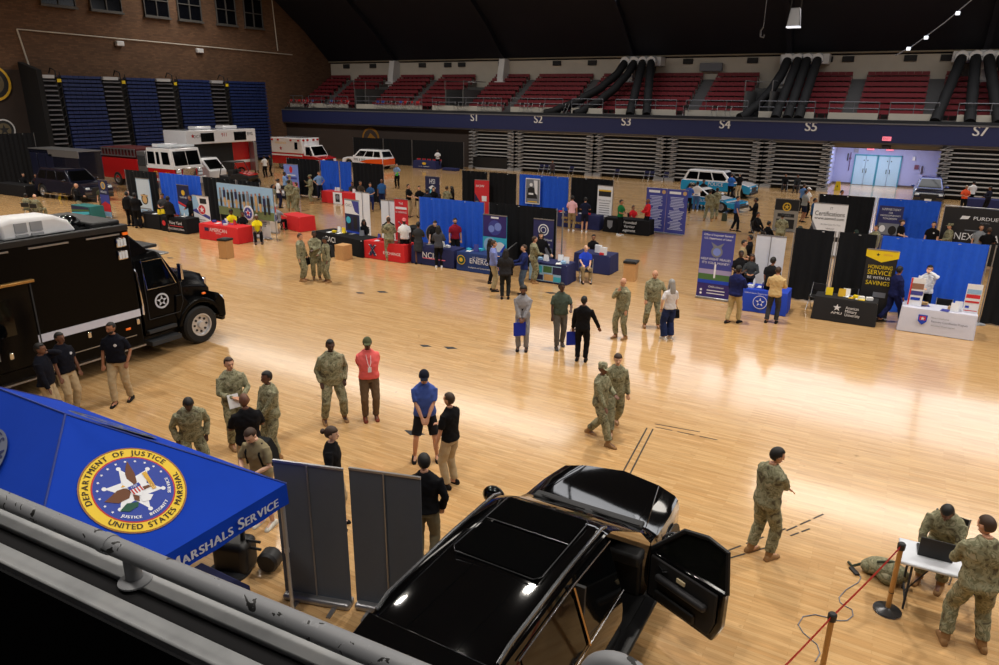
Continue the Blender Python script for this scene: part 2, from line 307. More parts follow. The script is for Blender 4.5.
# doorway recess in the far wall
m=M(); m.bx(-5.9,-5.7,60.5,67.2,0,3.5); m.bx(2.1,2.3,60.5,67.2,0,3.5); m.bx(-5.9,2.3,67,67.2,0,3.5); struct('wall_recess',m,hallblue)
m=M(); m.bx(-5.9,2.3,60.5,67.2,3.5,3.6); struct('ceiling_recess',m,offw)
m=M(); m.bx(-5.7,2.1,66.94,67,0,.14); m.bx(-5.7,-5.64,60.8,67,0,.14); struct('baseboard_recess',m,mat('brown_baseboard',(92,78,76),.6))
m=M(); m.bx(-5.7,2.1,60.35,60.5,3.35,3.75); struct('trim_recess_header',m,mat('tan_header',(150,142,124),.7))
for i,x in enumerate((-3.35,-1.63)):
    m=M(); m.bx(x-.87,x-.79,66.85,67,0,2.45); m.bx(x+.79,x+.87,66.85,67,0,2.45); m.bx(x-.87,x+.87,66.85,67,2.37,2.47); d=struct('door_%d'%(i+1),m,teal)
    for q in (-.4,.4):
        l=M(); l.bx(x+q-.385,x+q+.385,66.88,66.95,.02,2.37); lf=obj('door_leaf',l,doorw,d,bevel=.01)
        h=M(); h.tube([(x+q*.3,66.82,1.0),(x+q*.3,66.8,1.35)],.025,6); h.bx(x+q*.35-.03,x+q*.35+.03,66.86,66.89,1.95,2.05); obj('door_handle',h,dkgrey,lf)
exitred=mat('exit_sign_pink',(250,130,150),.5,emit=.9)
def exit_sign(x,y,z,lb,s=1):
    t=thing('exit_sign',lb,'sign',(x,y,z)); m=M(); m.bx(-.26*s,.26*s,0,.08,-.13*s,.13*s); obj('sign_box',m,exitred,t,bevel=.01); deco(t,[('t','EXIT',0,0,.2*s,mat('exit_dark_red',(150,20,30),.6))])
exit_sign(-3.15,66.7,2.98,'pink EXIT sign above the left pair of double doors'); exit_sign(-1.75,66.7,2.98,'pink EXIT sign above the right pair of double doors'); exit_sign(-1.9,59.78,4.05,'pink EXIT sign on the blue band above the doorway recess',1.1)
m=M(); m.bx(-.3,.3,-.1,.1,-.14,.1); m.bx(-.08,.08,-.2,-.1,-.1,.05); tag(obj('emergency_light',m,dkgrey,bevel=.03,loc=(-1.85,60.2,3.48)),'dark twin emergency light unit hanging at the recess header','light')
for x,z,w_,h_,c,lb in ((-4.75,2.2,.08,.6,(60,60,70),'narrow dark notice on recess wall left of doors'),(-4.2,2.75,.35,.3,(150,150,170),'grey notice on recess wall over the pipe'),(.05,2.3,.2,.3,(230,230,235),'white notice right of the double doors'),(.35,1.65,.3,.34,(120,70,90),'round red notice right of the double doors'),(.75,1.45,.12,.6,(90,80,96),'tall narrow dark notice near recess right wall')):
    m=M(); m.bx(x-w_/2,x+w_/2,66.9,66.98,z-h_/2,z+h_/2); tag(obj('wall_notice',m,mat('notice%s'%str(c),c,.6),bevel=.01),lb,'notice')
m=M(); m.tube([(-4.55,66.9,2.6),(-4.55,66.9,1.1)],.035,6); m.ell((-4.55,66.88,2.1),(.1,.06,.1)); tag(obj('standpipe',m,mat('pipe_purple',(110,80,120),.6)),'vertical pipe with round valve on recess wall left of doors','pipe')
# retracted bleachers -------------------------------------------------
def far_bleacher(a,b,lb,back=False):
    t=thing('retracted_bleacher',lb,'bleacher',((a+b)/2,60.05,0),0,'retracted bleachers under the balcony'); h=(b-a)/2
    f=M(); f.bx(-h,h,.35,.9,0,3.6); obj('bleacher_frame',f,mat('bleacher_black',(16,16,18),.8),t)
    n=11
    for k in range(n):
        z=.35+3.2*k/(n-1); y=.0+.02*k
        r_=M(); r_.bx(-h+.1,h-.1,y,y+.3,z-.05,z+.025); r_.bx(-h+.1,h-.1,y+.25,y+.3,z-.3,z-.05,1); obj('seat_row',r_,[silver,mat('bleacher_black')],t,smooth=0)
    for sgn in (-1,1):
        s_=M()
        for k in range(n): z=.35+3.2*k/(n-1); s_.bx(sgn*h-.4,sgn*h+.4,-.12,.3,z-.17,z-.09); s_.tube([(sgn*h-.25,-.1,z-.1),(sgn*h+.2,-.1,z+.12)],.02,5)
        s_.bx(sgn*h-.4,sgn*h+.4,-.2,.3,0,.16); s_.bx(sgn*h-.1,sgn*h+.1,.2,.3,0,3.5); obj('aisle_step',s_,mat('pale_steel',(172,172,174),.5,.2),t,smooth=0)
    if back:
        c=M(); c.bx(-h+.1,h-.4,-.15,.1,.0,1.1); obj('kick_panel',c,blackpl,t)
        c=M(); c.bx(-h+.1,h-.4,-.2,.12,-.0,.12); obj('kick_rail',c,silver,t)
for a,b,lb,bk in ((-37.3,-33,'leftmost retracted silver bleacher bank with black lower panel',True),(-32.3,-25,'second silver bleacher bank, behind blue drape with portrait',False),(-24.3,-18.6,'third silver bleacher bank, under the S3 sign',False),(-17.7,-10.8,'wide silver bleacher bank behind the blue and white cars',False),(-9.9,-5.7,'silver bleacher bank left of the pale doorway',False),(1.95,8,'silver bleacher bank right of the pale doorway',False)):
    far_bleacher(a,b,lb,bk)
for x in (-5.65,1.8):
    m=M(); m.bx(x-.12,x+.12,59.95,61.5,0,3.7); struct('trim_bleacher_end',m,blackpl)
SD=mat('bleacher_deep_black',(13,14,18),.85)  # even near-black for frames, aisle backs and end panel
LB=[(34.6,38.0,'first blue bleacher block, behind the dark blue trailer'),(40.2,43.0,'second blue bleacher block, behind the fire engine'),(45.3,48.9,'third blue bleacher block, behind the command trailer'),(51.1,55.9,'fourth blue bleacher block, in the far left corner')]
for a,b,lb in LB:
    t=thing('retracted_bleacher',lb,'bleacher',(-60,(a+b)/2,0),90,'blue retracted bleachers on the left wall'); h=(b-a)/2
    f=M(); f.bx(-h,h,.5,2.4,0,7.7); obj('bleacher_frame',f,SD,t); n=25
    for k in range(n):
        z=.4+7.35*k/(n-1); y=.014*k
        r_=M(); q=max(2,int((b-a)/.45)); wd=(2*h-.04)/q
        for i in range(q): x=-h+.02+i*wd; r_.bx(x+.015,x+wd-.015,y,y+.5,z-.10,z+.10)
        r_.bx(-h+.02,h-.02,y+.12,y+.5,z-.13,z-.08); obj('seat_row',r_,bluerow,t,smooth=0)
for y0,y1,lb in ((33.0,34.6,'leftmost bleacher aisle of grey steps, at end of blue seats'),(38.0,40.2,'bleacher aisle between first and second blue blocks'),(43.0,45.3,'bleacher aisle between second and third blue blocks'),(48.9,51.1,'bleacher aisle between third and fourth blue blocks')):
    t=thing('bleacher_aisle',lb,'steps',(-60,(y0+y1)/2,0),90,'bleacher aisles'); h=(y1-y0)/2
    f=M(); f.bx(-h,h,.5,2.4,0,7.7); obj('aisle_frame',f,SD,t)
    s_=M()
    for k in range(21): z=.4+7.4*k/20; s_.bx(-h+.05,h*.45,.016*k-.02,.016*k+.5,z-.06,z+.04)
    obj('aisle_step',s_,mat('dull_steel'),t,smooth=0)
    s_=M(); s_.bx(-h,h*.2,.1,.5,7.6,7.85); obj('top_platform',s_,silver,t)
    r_=M(); r_.tube([(h*.5,.2,.5),(h*.5,.3,8.2),(h*.5,.9,8.4),(h*.5,1.2,8.0)],.05,6); r_.tube([(h*.9,.2,.5),(h*.9,.3,8.1)],.04,6)
    for k in range(10): r_.tube([(h*.5,.2,.8+k*.75),(h*.9,.2,1.1+k*.75)],.03,5)
    obj('handrail',r_,blackpl,t)
    s_=M(); s_.box((h*.55,-.0,7.45),(.3,.05,.25)); obj('yellow_tag',s_,yellow,t)
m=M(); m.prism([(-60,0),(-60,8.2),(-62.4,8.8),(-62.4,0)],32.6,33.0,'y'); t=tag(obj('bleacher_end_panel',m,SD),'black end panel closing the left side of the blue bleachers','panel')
# near balcony: ledge and rail -----------------------------------------
LR=(0,0,R(3.2)); LP=(-1.97,1.10,0)
def ledge(name,m,mt,bv=0):
    o=struct(name,m,mt,bevel=bv); o.location=LP; o.rotation_euler=LR
m=M(); m.bx(-7,3.5,-.012,.075,4.0,4.93); m.bx(-7,3.5,-.075,-.012,4.0,4.915); m.bx(-7,3.5,-.14,-.075,4.5,4.93); ledge('trim_near_ledge',m,[conc],.006)
m=M(); m.bx(-7,3.5,-.074,-.013,4.915,4.917); m.bx(-7,3.5,-.15,-.12,3.9,4.9); ledge('trim_ledge_shadow_and_inner_face',m,mat('ledge_black_paint_and_shadow',(20,20,22),.9,spec=.2))  # top strip is the rail's shadow painted black; inner face is black paint
m=M(); m.bx(-7,3.5,-2.5,-.12,3.9,4.0); ledge('trim_near_balcony_floor',m,mat('ledge_black_paint_and_shadow'))
t=thing('guard_rail','chipped grey pipe guard rail along the near concrete ledge','railing',(-1.97,1.10,4.93),3.2)
m=M(); m.tube([(-6.5,0,.11),(1.45,0,.11)],.031,20); obj('rail_pipe',m,railp,t)
for x in (-4.2,-2.1,-.02):
    m=M(); m.tube([(x,0,.0),(x,0,.10)],.026,16); m.lathe([(.052,0),(.052,.006),(.034,.016)],(x,0,0),20); obj('post',m,railp,t)
    m=M(); m.lathe([(.034,-.02),(.0345,0),(.034,.02)],(x-.11,0,.11),18,'x'); obj('sleeve_joint',m,railp,t)
t=thing('rail_end_hoop','rounded grey pipe hoop at the bottom centre edge of the view','railing',(-.47,1.18,4.93),3.2)
m=M(); m.tube([(.035,.02,0),(.035,.02,.28)]+[(.10-.065*math.cos(a),.02,.295+.055*math.sin(a)) for a in [R(15*k) for k in range(13)]]+[(.165,.02,.28),(.165,.02,0)],.026,18); obj('hoop_pipe',m,railp,t)
# floor tape and markings
def strip(name,p,q,w_,mt,dash=0):
    a,b=Vector(G(*p)),Vector(G(*q)); d=(b-a); n=Vector((-d.y,d.x,0)).normalized()*w_/2; m=M()
    segs=[(0,1)] if not dash else [(k/dash+.02/dash,(k+.8)/dash) for k in range(dash)]
    for s0,s1 in segs:
        u=a+d*s0; v=a+d*s1; m.add([(u+n+Vector((0,0,.003))),(u-n+Vector((0,0,.003))),(v-n+Vector((0,0,.003))),(v+n+Vector((0,0,.003)))],[(0,1,2,3)])
    return struct(name,m,mt)
tape=mat('worn_black_tape',(54,46,36),.7)
for p,q,d in (((623,472),(647,428),0),((630,474),(653,429),0),((655,427),(722,441),3),((655,424),(700,432),0),((722,553),(790,527),3),((727,559),(772,546),2),((786,531),(826,513),3),((790,536),(812,528),2)): strip('trim_floor_tape',p,q,.03,tape,d)
for (x,y,s_) in ((425,346,.2),(450,348,.22),(414,433,.25),(360,293,.2),(382,292,.25),(551,293,.25),(170,258,.2)):
    p=G(x,y); m=M(); m.add([(p.x-s_,p.y,.004),(p.x,p.y-s_*.5,.004),(p.x+s_,p.y+.05,.004),(p.x+.02,p.y+s_*.5,.004)],[(0,1,2,3)]); struct('trim_floor_plate',m,dkgrey)
# ================================================================ VEHICLES
def wheel(parent,x,y,z,r,w_,rimm=chrome,side=-1,holes=True):
    """side -1: outer face looks to local -Y"""
    m=M(); s=side
    m.lathe([(r*.57,-w_/2),(r*.9,-w_/2),(r,-w_*.35),(r,w_*.35),(r*.9,w_/2),(r*.57,w_/2),(r*.57,-w_/2)],(0,0,0),28,'y',cap=False); wh=obj('tire',m,rubber,parent,loc=(x,y,z))
    g=M(); o=s*(w_/2+.002)
    g.lathe([(r*.58,o*.2),(r*.6,o),(r*.54,o),(r*.5,o*.6),(r*.2,o*.62),(r*.16,o*1.02),(.001,o*1.02)],(0,0,0),24,'y')
    rm=obj('rim',g,rimm,wh)
    if holes:
        h=M()
        for k in range(8):
            a=2*PI*k/8; h.lathe([(r*.065,o*.63),(r*.065,o*.72),(.001,o*.72)],(math.cos(a)*r*.36,0,math.sin(a)*r*.36),8,'y')
        obj('wheel_hole',h,blackpl,rm)['kind']='stuff'
    return wh
def arc(cx,cz,r,a0,a1,n=8): return [(cx+r*math.cos(R(a0+(a1-a0)*k/n)),cz+r*math.sin(R(a0+(a1-a0)*k/n))) for k in range(n+1)]
def quadpt(q,u,v):
    a,b,c,d=[Vector(p) for p in q]; return (a*(1-u)+b*u)*(1-v)+(d*(1-u)+c*u)*v
def pane(q,u0,u1,v0,v1,off,out):
    """quad window laid on the quad q (a b bottom, c d top), pushed out"""
    n=Vector(out).normalized(); m=M(); P=[quadpt(q,*p)+n*off for p in ((u0,v0),(u1,v0),(u1,v1),(u0,v1))]; Q=[p-n*.03 for p in P]
    m.add([tuple(p) for p in P+Q],[(0,1,2,3),(0,1,5,4),(1,2,6,5),(2,3,7,6),(3,0,4,7)]); return m
def suv(label,loc,yaw,L,W,H,lower,upper,hoodtop=True,zb=.28,wr=.38,belt=1.02,hood=1.3,coupe=False,lightbar=False,cat='car',stripe=None,name='police_car'):
    """heading local +X, centre at the origin"""
    t=thing(name,label,cat,loc,yaw); h=W/2; xf=L/2; xr=-L/2; wf=xf-.92; wb=xr+.98
    hz=belt-.02; cow=xf-hood
    prof=[(xr+.02,zb+.1)]+[(xr+.1,zb)]+arc(wb,wr,wr+.07,180,0)+arc(wf,wr,wr+.07,180,0)+[(xf-.1,zb),(xf,zb+.15),(xf,hz-.32),(xf-.08,hz-.14),(xf-.5,hz-.02 if not coupe else hz-.12),(cow,hz+.05),(xr+.12,belt+.05),(xr,belt-.1)]
    m=M(); n=len(prof); ys=[-h,-h*.93,h*.93,h]
    rings=[[(x,y,z) for x,z in prof] for y in (-h,h)]
    m.loft(rings,True)
    # shape: pull hood corners and upper side in
    m.v=[(x-(.18 if x>xf-.3 else 0)*0,y*(.9 if z>belt-.05 else 1)*(.93 if x>xf-.2 or x<xr+.1 else 1),z) for x,y,z in m.v]
    b=mesh('body',m,[lower,upper])
    for p in b.polygons:
        if hoodtop and p.normal.z>.6 and p.center.z>zb+.4: p.material_index=1
    obj('body',b,None,t,bevel=.06,seg=3)
    # greenhouse
    hb=h*.88; ht=h*(.68 if not coupe else .62); x0=cow-.02; x1=xr+.1 if not coupe else xr+.75; rx0=cow-(.75 if not coupe else .95); rx1=xr+(.42 if not coupe else 1.6); zt=H; zz=belt+.0
    B=[(x0,-hb,zz),(x1,-hb,zz),(x1,hb,zz),(x0,hb,zz)]; T_=[(rx0,-ht,zt-.05),(rx1,-ht,zt-.06),(rx1,ht,zt-.06),(rx0,ht,zt-.05)]
    m=M(); m.loft([B,T_,[(rx0-.12,-ht*.9,zt),(rx1+.1,-ht*.9,zt-.01),(rx1+.1,ht*.9,zt-.01),(rx0-.12,ht*.9,zt)]],True); obj('cabin',m,upper,t,bevel=.04,seg=3)
    for s in (-1,1):
        q=[(x1,s*hb,zz),(x0,s*hb,zz),(rx0,s*ht,zt-.05),(rx1,s*ht,zt-.06)]; o=(0,s,.35)
        for u0,u1 in (((.06,.30),(.33,.62),(.65,.93)) if not coupe else ((.12,.5),(.54,.93))): obj('side_window',pane(q,u0,u1,.14,.86,.012,o),darkglass,t)
        if stripe: 
            sm=M(); sm.bx(xr+.5,cow+.2,s*(h+.004),s*(h-.02),.62,.72); obj('side_stripe',sm,stripe,t)
        mm=M(); mm.ell((x0-.35,s*(hb+.2),zz+.12),(.09,.13,.08),10,6); obj('wing_mirror',mm,upper,t)
        hm=M(); hm.bx(xf-.28,xf-.0,s*h*.86,s*h*.60,hz-.33,hz-.2); obj('headlight',hm,mat('headlight_glass',(215,225,235),.1),t,bevel=.03)
        hm=M(); hm.bx(xr-.01,xr+.12,s*h*.9,s*h*.74,belt-.35,belt-.05); obj('tail_light',hm,mat('tail_red',(180,16,20),.2),t,bevel=.02)
        for x in (wf,wb): wheel(t,x,s*(h-.12),wr,wr,.24,steel,s,False)
    obj('windshield',pane([(x0,-hb,zz),(x0,hb,zz),(rx0,ht,zt-.05),(rx0,-ht,zt-.05)],.07,.93,.1,.9,.012,(1,0,.6)),darkglass,t)
    obj('rear_window',pane([(x1,-hb,zz),(x1,hb,zz),(rx1,ht,zt-.06),(rx1,-ht,zt-.06)],.1,.9,.15,.85,.012,(-1,0,.4)),darkglass,t)
    g=M(); g.bx(xf-.02,xf+.02,-h*.5,h*.5,zb+.18,hz-.22); obj('grille',g,blackpl,t,bevel=.02)
    g=M(); g.bx(xf-.1,xf+.06,-h*.85,h*.85,zb-.02,zb+.16); obj('front_bumper',g,blackpl,t,bevel=.03)
    if lightbar:
        g=M(); g.bx(rx0-.6,rx0-.3,-ht*.85,ht*.85,zt+.02,zt+.12); obj('light_bar',g,blackpl,t,bevel=.03)
    return t
skyb=mat('sky_blue_paint',(28,150,205),.2,coat=1); whp=mat('gloss_white_paint',(232,232,236),.2,coat=1); orangep=mat('orange_paint',(236,92,28),.25,coat=1)
c=suv('white and sky blue police SUV parked before the silver bleachers',(-11.9,52.9,0),-6,5.1,2.0,1.78,skyb,whp)
deco(c,[('t','POLICE',.1,.86,.34,whp),('t','DC',-1.6,.8,.22,whp)],Matrix.Translation((0,-1.012,0)))
c=suv('white and blue low police coupe behind the two camouflage soldiers',(-10.9,45.6,0),-14,4.75,1.9,1.3,skyb,whp,belt=.78,wr=.34,hood=1.5,coupe=True)
deco(c,[('t','POLICE',.2,.62,.24,whp)],Matrix.Translation((0,-.962,0)))
c=suv('white emergency SUV with orange lettered sides facing left by black curtain',(-45.6,54.3,0),180,5.05,2.0,1.77,whp,whp,name='emergency_car')
for s in (1,):
    m=M(); poly(m,[(-2.5,.45),(-.9,.5),(.3,.62),(-.6,.86),(-2.5,1.0)],0); 
    o=obj('orange_flash',m,orangep,c,smooth=0); o.matrix_local=Matrix.Translation((0,1.006,0))@Matrix.Rotation(PI,4,'Z')@Matrix.Scale(-1,4,(1,0,0))
deco(c,[('t','FIRE & EMS',-.2,.82,.3,blackpl)],Matrix.Translation((0,1.03,0))@Matrix.Rotation(PI,4,'Z'))
m=M(); m.bx(-2.54,-2.45,-.9,.9,.4,.95); obj('orange_tail',m,orangep,c,bevel=.03)
c=suv('dark SUV with blue roof facing camera inside the doorway recess',(1.3,57.4,0),-90,4.4,1.85,1.72,mat('dark_navy_paint',(16,18,34),.2,coat=1),mat('deep_blue_paint',(28,54,140),.25,coat=1),hoodtop=False,name='dark_car')
deco(c,[('r',0,.42,.4,.16,white)],Matrix.Translation((2.38,0,0))@Matrix.Rotation(PI/2,4,'Z'))
# ambulance ------------------------------------------------------------
def cabfront(t,x0,x1,w_,zh,zt,col,top,wr=.42,zb=.45):
    """van style cab with sloping hood, x1 front"""
    h=w_/2; prof=[(x0,zb)]+arc(x1-.75,wr,wr+.1,180,0)+[(x1,zb),(x1+.02,zh-.25),(x1-.1,zh-.05),(x1-1.05,zh+.1),(x0,zh+.1)]
    m=M(); m.loft([[(x,-h,z) for x,z in prof],[(x,h,z) for x,z in prof]],True); obj('cab_body',m,col,t,bevel=.05,seg=3)
    B=[(x1-1.0,-h*.96,zh+.08),(x0,-h*.96,zh+.08),(x0,h*.96,zh+.08),(x1-1.0,h*.96,zh+.08)]; T_=[(x1-1.6,-h*.82,zt),(x0,-h*.82,zt),(x0,h*.82,zt),(x1-1.6,h*.82,zt)]
    m=M(); m.loft([B,T_],True); obj('cab_roof',m,top,t,bevel=.05,seg=3)
    obj('windshield',pane([B[0],B[3],T_[3],T_[0]],.06,.94,.08,.88,.012,(1,0,.7)),darkglass,t)
    for s in (-1,1):
        q=[(x0,s*h*.96,zh+.08),(x1-1.0,s*h*.96,zh+.08),(x1-1.6,s*h*.82,zt),(x0,s*h*.82,zt)]
        obj('side_window',pane(q,.25,.9,.1,.85,.012,(0,s,.2)),darkglass,t)
        m=M(); m.bx(x1-.12,x1+.03,s*h*.9,s*h*.55,zh-.42,zh-.15); obj('headlight',m,mat('headlight_glass'),t,bevel=.03)
        m=M(); m.tube([(x1-1.2,s*h,zh+.3),(x1-1.1,s*(h+.25),zh+.35)],.02,5); m.bx(x1-1.15,x1-1.08,s*(h+.15),s*(h+.35),zh+.15,zh+.6); obj('wing_mirror',m,blackpl,t,bevel=.02)
        wheel(t,x1-.75,s*(h-.14),wr,wr,.26,steel,s,False)
    m=M(); m.bx(x1-.02,x1+.04,-h*.5,h*.5,zb+.1,zh-.15); obj('grille',m,blackpl,t,bevel=.02)
    m=M(); m.bx(x1-.1,x1+.12,-h,h,zb-.1,zb+.16); obj('front_bumper',m,chrome,t,bevel=.03)
t=thing('ambulance','white and red ambulance with boxy rear parked in the far left corner','ambulance',(-48.7,49.7,0),0); t.scale=(.95,.95,.97)
m=M(); m.bx(-3.9,.2,-1.2,1.2,1.55,2.95); obj('box_upper',m,whp,t,bevel=.05); m=M(); m.bx(-3.9,.2,-1.2,1.2,.5,1.55); obj('box_lower',m,red,t,bevel=.04)
m=M(); m.bx(-3.9,.2,-1.215,-1.2,1.28,1.42); obj('white_stripe',m,whp,t)
cabfront(t,.15,2.5,2.1,1.25,2.3,red,whp)
for s in (-1,1): wheel(t,-2.7,s*1.05,.42,.42,.28,steel,s,False)
m=M(); 
for y in (-.95,-.4,.4,.95): m.bx(.2,.26,y-.12,y+.12,2.68,2.84)
for x in (-3.7,-2.9,-1.2,-.2): m.bx(x-.12,x+.12,-1.24,-1.2,2.65,2.8)
obj('warning_light',m,mat('tail_red'),t)['kind']='stuff'
m=M(); m.bx(-.75,-.35,-1.23,-1.2,1.9,2.55); obj('side_window',m,darkglass,t,bevel=.02)
deco(t,[('t','AMBULANCE',-2.6,2.45,.26,gold),('s',-2.6,1.95,.22,mat('tail_red'))],Matrix.Translation((0,-1.205,0)))
# fire engine -----------------------------------------------------------
t=thing('fire_engine','white and red fire engine with ladder rack behind the drapes','fire engine',(-44.7,33.6,0),0)
m=M(); m.bx(-2.9,0,-1.22,1.22,.5,1.62); obj('cab_lower',m,red,t,bevel=.06,seg=3)
B=[(0,-1.22,1.6),(-2.9,-1.22,1.6),(-2.9,1.22,1.6),(0,1.22,1.6)]; T_=[(-.25,-1.18,2.9),(-2.9,-1.18,2.9),(-2.9,1.18,2.9),(-.25,1.18,2.9)]
m=M(); m.loft([B,T_],True); obj('cab_upper',m,whp,t,bevel=.06,seg=3)
m=M(); m.bx(-2.95,.02,-1.235,1.235,1.5,1.66); m.bx(-2.95,.02,-1.235,1.235,.62,.8); obj('white_stripe',m,whp,t)
obj('windshield',pane([B[0],B[3],T_[3],T_[0]],.07,.49,.1,.85,.012,(1,0,.2)),darkglass,t); obj('windshield',pane([B[0],B[3],T_[3],T_[0]],.51,.93,.1,.85,.012,(1,0,.2)),darkglass,t)
for a,b in ((.05,.33),(.4,.52),(.62,.9)): obj('side_window',pane([(-2.9,-1.22,1.6),(0,-1.22,1.6),(-.25,-1.18,2.9),(-2.9,-1.18,2.9)],a,b,.15,.8,.012,(0,-1,.1)),darkglass,t)
m=M(); m.bx(0,.35,-1.15,1.15,.45,.95); obj('front_bumper',m,whp,t,bevel=.04)
m=M(); m.bx(0,.05,-.55,.55,.95,1.55); obj('grille',m,chrome,t,bevel=.03)
for s in (-1,1):
    m=M(); m.bx(.0,.07,s*.65,s*1.12,.98,1.5); obj('headlight_panel',m,chrome,t,bevel=.03); m=M(); m.bx(.06,.1,s*.72,s*1.05,1.28,1.44); m.bx(.06,.1,s*.72,s*1.05,1.04,1.2); obj('headlight',m,mat('headlight_glass'),t)
    wheel(t,-.8,s*1.08,.5,.5,.3,steel,s); wheel(t,-6.6,s*1.08,.5,.5,.3,steel,s)
m=M(); m.bx(-1.8,-.4,-1.0,1.0,2.95,3.1); obj('light_bar',m,mat('headlight_glass'),t,bevel=.04)
m=M(); m.bx(-2.7,-2.0,-.8,.8,2.92,3.15); obj('roof_unit',m,whp,t,bevel=.05)
m=M(); m.bx(-4.0,-3.0,-1.2,1.2,.5,2.6); obj('pump_panel',m,steel,t,bevel=.03)
m=M(); m.bx(-3.9,-3.1,-1.24,-1.2,1.6,2.3); 
for k in range(4): m.lathe([(.08,0),(.08,-.1),(.001,-.1)],(-3.8+k*.2,-1.2,1.1),10,'y')
obj('gauge_board',m,dkgrey,t)
m=M(); m.bx(-8.3,-4.05,-1.2,1.2,.5,2.0); obj('rear_body',m,red,t,bevel=.04); m=M(); m.bx(-8.3,-4.05,-1.1,1.1,2.0,2.75); obj('hose_bed',m,mat('dark_red',(90,20,22),.5),t,bevel=.03)
l=M()
for z in (2.15,2.65): l.bx(-8.2,-4.1,-1.28,-1.2,z,z+.07)
for k in range(11): l.bx(-8.1+k*.39,-8.04+k*.39,-1.27,-1.21,2.15,2.7)
obj('ladder',l,steel,t)
deco(t,[('t','23',-2.0,1.15,.4,gold),('t','DC',-.7,1.15,.3,gold)],Matrix.Translation((0,-1.24,0)))
# command trailer -------------------------------------------------------
t=thing('command_trailer','long white and red command trailer with painted shade on lower side near the corner','trailer',(-47,38.7,0),0)
m=M(); m.bx(-2.6,0,-3.3,3.3,2.95,3.95); obj('upper_body',m,whp,t,bevel=.05); m=M(); m.bx(-2.6,-.6,-3.3,3.3,.6,2.95); obj('lower_body',m,red,t,bevel=.03)
m=M(); m.bx(-.62,-.58,-3.3,3.3,1.3,1.5); obj('white_stripe',m,whp,t)
m=M(); m.bx(-.6,-.54,-3.25,1.3,.62,2.9); obj('painted_shade_panel',m,mat('side_shade_black',(14,14,16),.8),t)  # black panel paints the shade over most of the lower side
for y in (-1.4,1.7): m=M(); m.bx(0,.03,y-.6,y+.6,3.1,3.75); obj('side_window',m,darkglass,t,bevel=.02)
for y in (-1.0,1.5): m=M(); m.bx(-1.8,-.8,y-.7,y+.7,3.95,4.2); obj('roof_air_unit',m,whp,t,bevel=.1,seg=3)
m=M(); m.bx(-.6,0,3.0,3.3,.6,2.9); obj('end_panel',m,steel,t,bevel=.02)
deco(t,[('s',-2.7,3.55,.18,red),('t','DC FIRE',-2.1,3.5,.3,blackpl),('t','911',.15,3.55,.4,red),('t','EMS',2.7,3.55,.34,blackpl)],Matrix.Translation((.005,0,0))@Matrix.Rotation(PI/2,4,'Z'))
for y in (-2,2): wheel(t,-.75,y,.5,.5,.3,steel,1,False).rotation_euler=(0,0,-PI/2)
# second white van behind fire engine
t=thing('white_van','white van nose between fire engine and utility buggy','van',(-46.3,36.6,0),0)
m=M(); m.bx(-1.2,0,-.8,.8,.5,2.0); m.prism([(0,.5),(.9,.55),(.95,1.1),(.1,1.9),(0,2.0)],-.8,.8,'y'); obj('van_body',m,whp,t,bevel=.08,seg=3)
obj('windshield',pane([(.92,-.75,1.15),(.92,.75,1.15),(.12,.7,1.92),(.12,-.7,1.92)],.08,.92,.1,.9,.02,(1,0,1)),darkglass,t)
for s in (-1,1): wheel(t,.3,s*.7,.36,.36,.2,steel,s,False)
# utility buggy -----------------------------------------------------------
t=thing('utility_buggy','black and red off-road utility buggy beside the white trailer','buggy',(-43.0,36.5,0),12)
m=M(); m.prism([(-1.3,.55),(1.1,.5),(1.3,.75),(1.25,.95),(.5,1.1),(-.2,1.0),(-.3,.8),(-1.3,.9)],-.6,.6,'y'); obj('body',m,blackpl,t,bevel=.05)
m=M(); m.prism([(.35,1.08),(1.28,.92),(1.3,1.02),(.4,1.2)],-.55,.55,'y'); obj('hood',m,red,t,bevel=.04)
m=M()
for s in (-1,1): m.tube([(.5,s*.6,1.1),(.1,s*.58,1.85),(-.9,s*.58,1.85),(-1.2,s*.6,.9)],.035,6)
for x in (.1,-.9): m.tube([(x,-.58,1.85),(x,.58,1.85)],.035,6)
m.bx(-.9,.1,-.58,.58,1.85,1.89); obj('roll_cage',m,blackpl,t)
for x in (-.9,.95):
    for s in (-1,1): wheel(t,x,s*.68,.36,.36,.26,dkgrey,s,False)
for s in (-1,1): m=M(); m.bx(-.6,-.1,s*.1,s*.5,.8,1.3); obj('seat',m,blackpl,t,bevel=.05)
# navy truck and box ------------------------------------------------------
navp=mat('dark_navy_paint')
t=thing('box_trailer','dark navy box trailer with pale top strip at far left','trailer',(-51.3,29.0,0),0)
m=M(); m.bx(-3.0,2.9,-1.0,.6,.7,2.8); obj('box',m,navp,t,bevel=.04); m=M(); m.bx(-.6,2.95,-1.03,-.98,2.35,2.78); m.bx(-3,2.92,-1.04,.62,2.76,2.82); obj('pale_strip',m,steel,t)
for k in range(3): m=M(); m.bx(-2.9+k*.95,-2.05+k*.95,-1.03,-1.0,.9,2.5); obj('side_panel',m,mat('navy_panel',(22,26,48),.3),t,bevel=.02)
m=M(); m.bx(-3,2.9,-.98,-.95,.55,.7); m.bx(-2.9,2.8,-.5,.5,.4,.7); obj('chassis',m,blackpl,t)
for s in (-1,1):
    for x in (-1.4,-.5): wheel(t,x,s*.65-.2,.4,.4,.25,steel,s,False)
c=suv('dark navy pickup style SUV parked in front of box trailer at far left',(-46.9,26.5,0),0,5.6,2.0,1.9,navp,navp,belt=1.15,wr=.42,hood=1.5,name='dark_car')
m=M(); m.bx(-1.8,1.2,-1.12,-.98,.32,.38); obj('running_board',m,chrome,c)
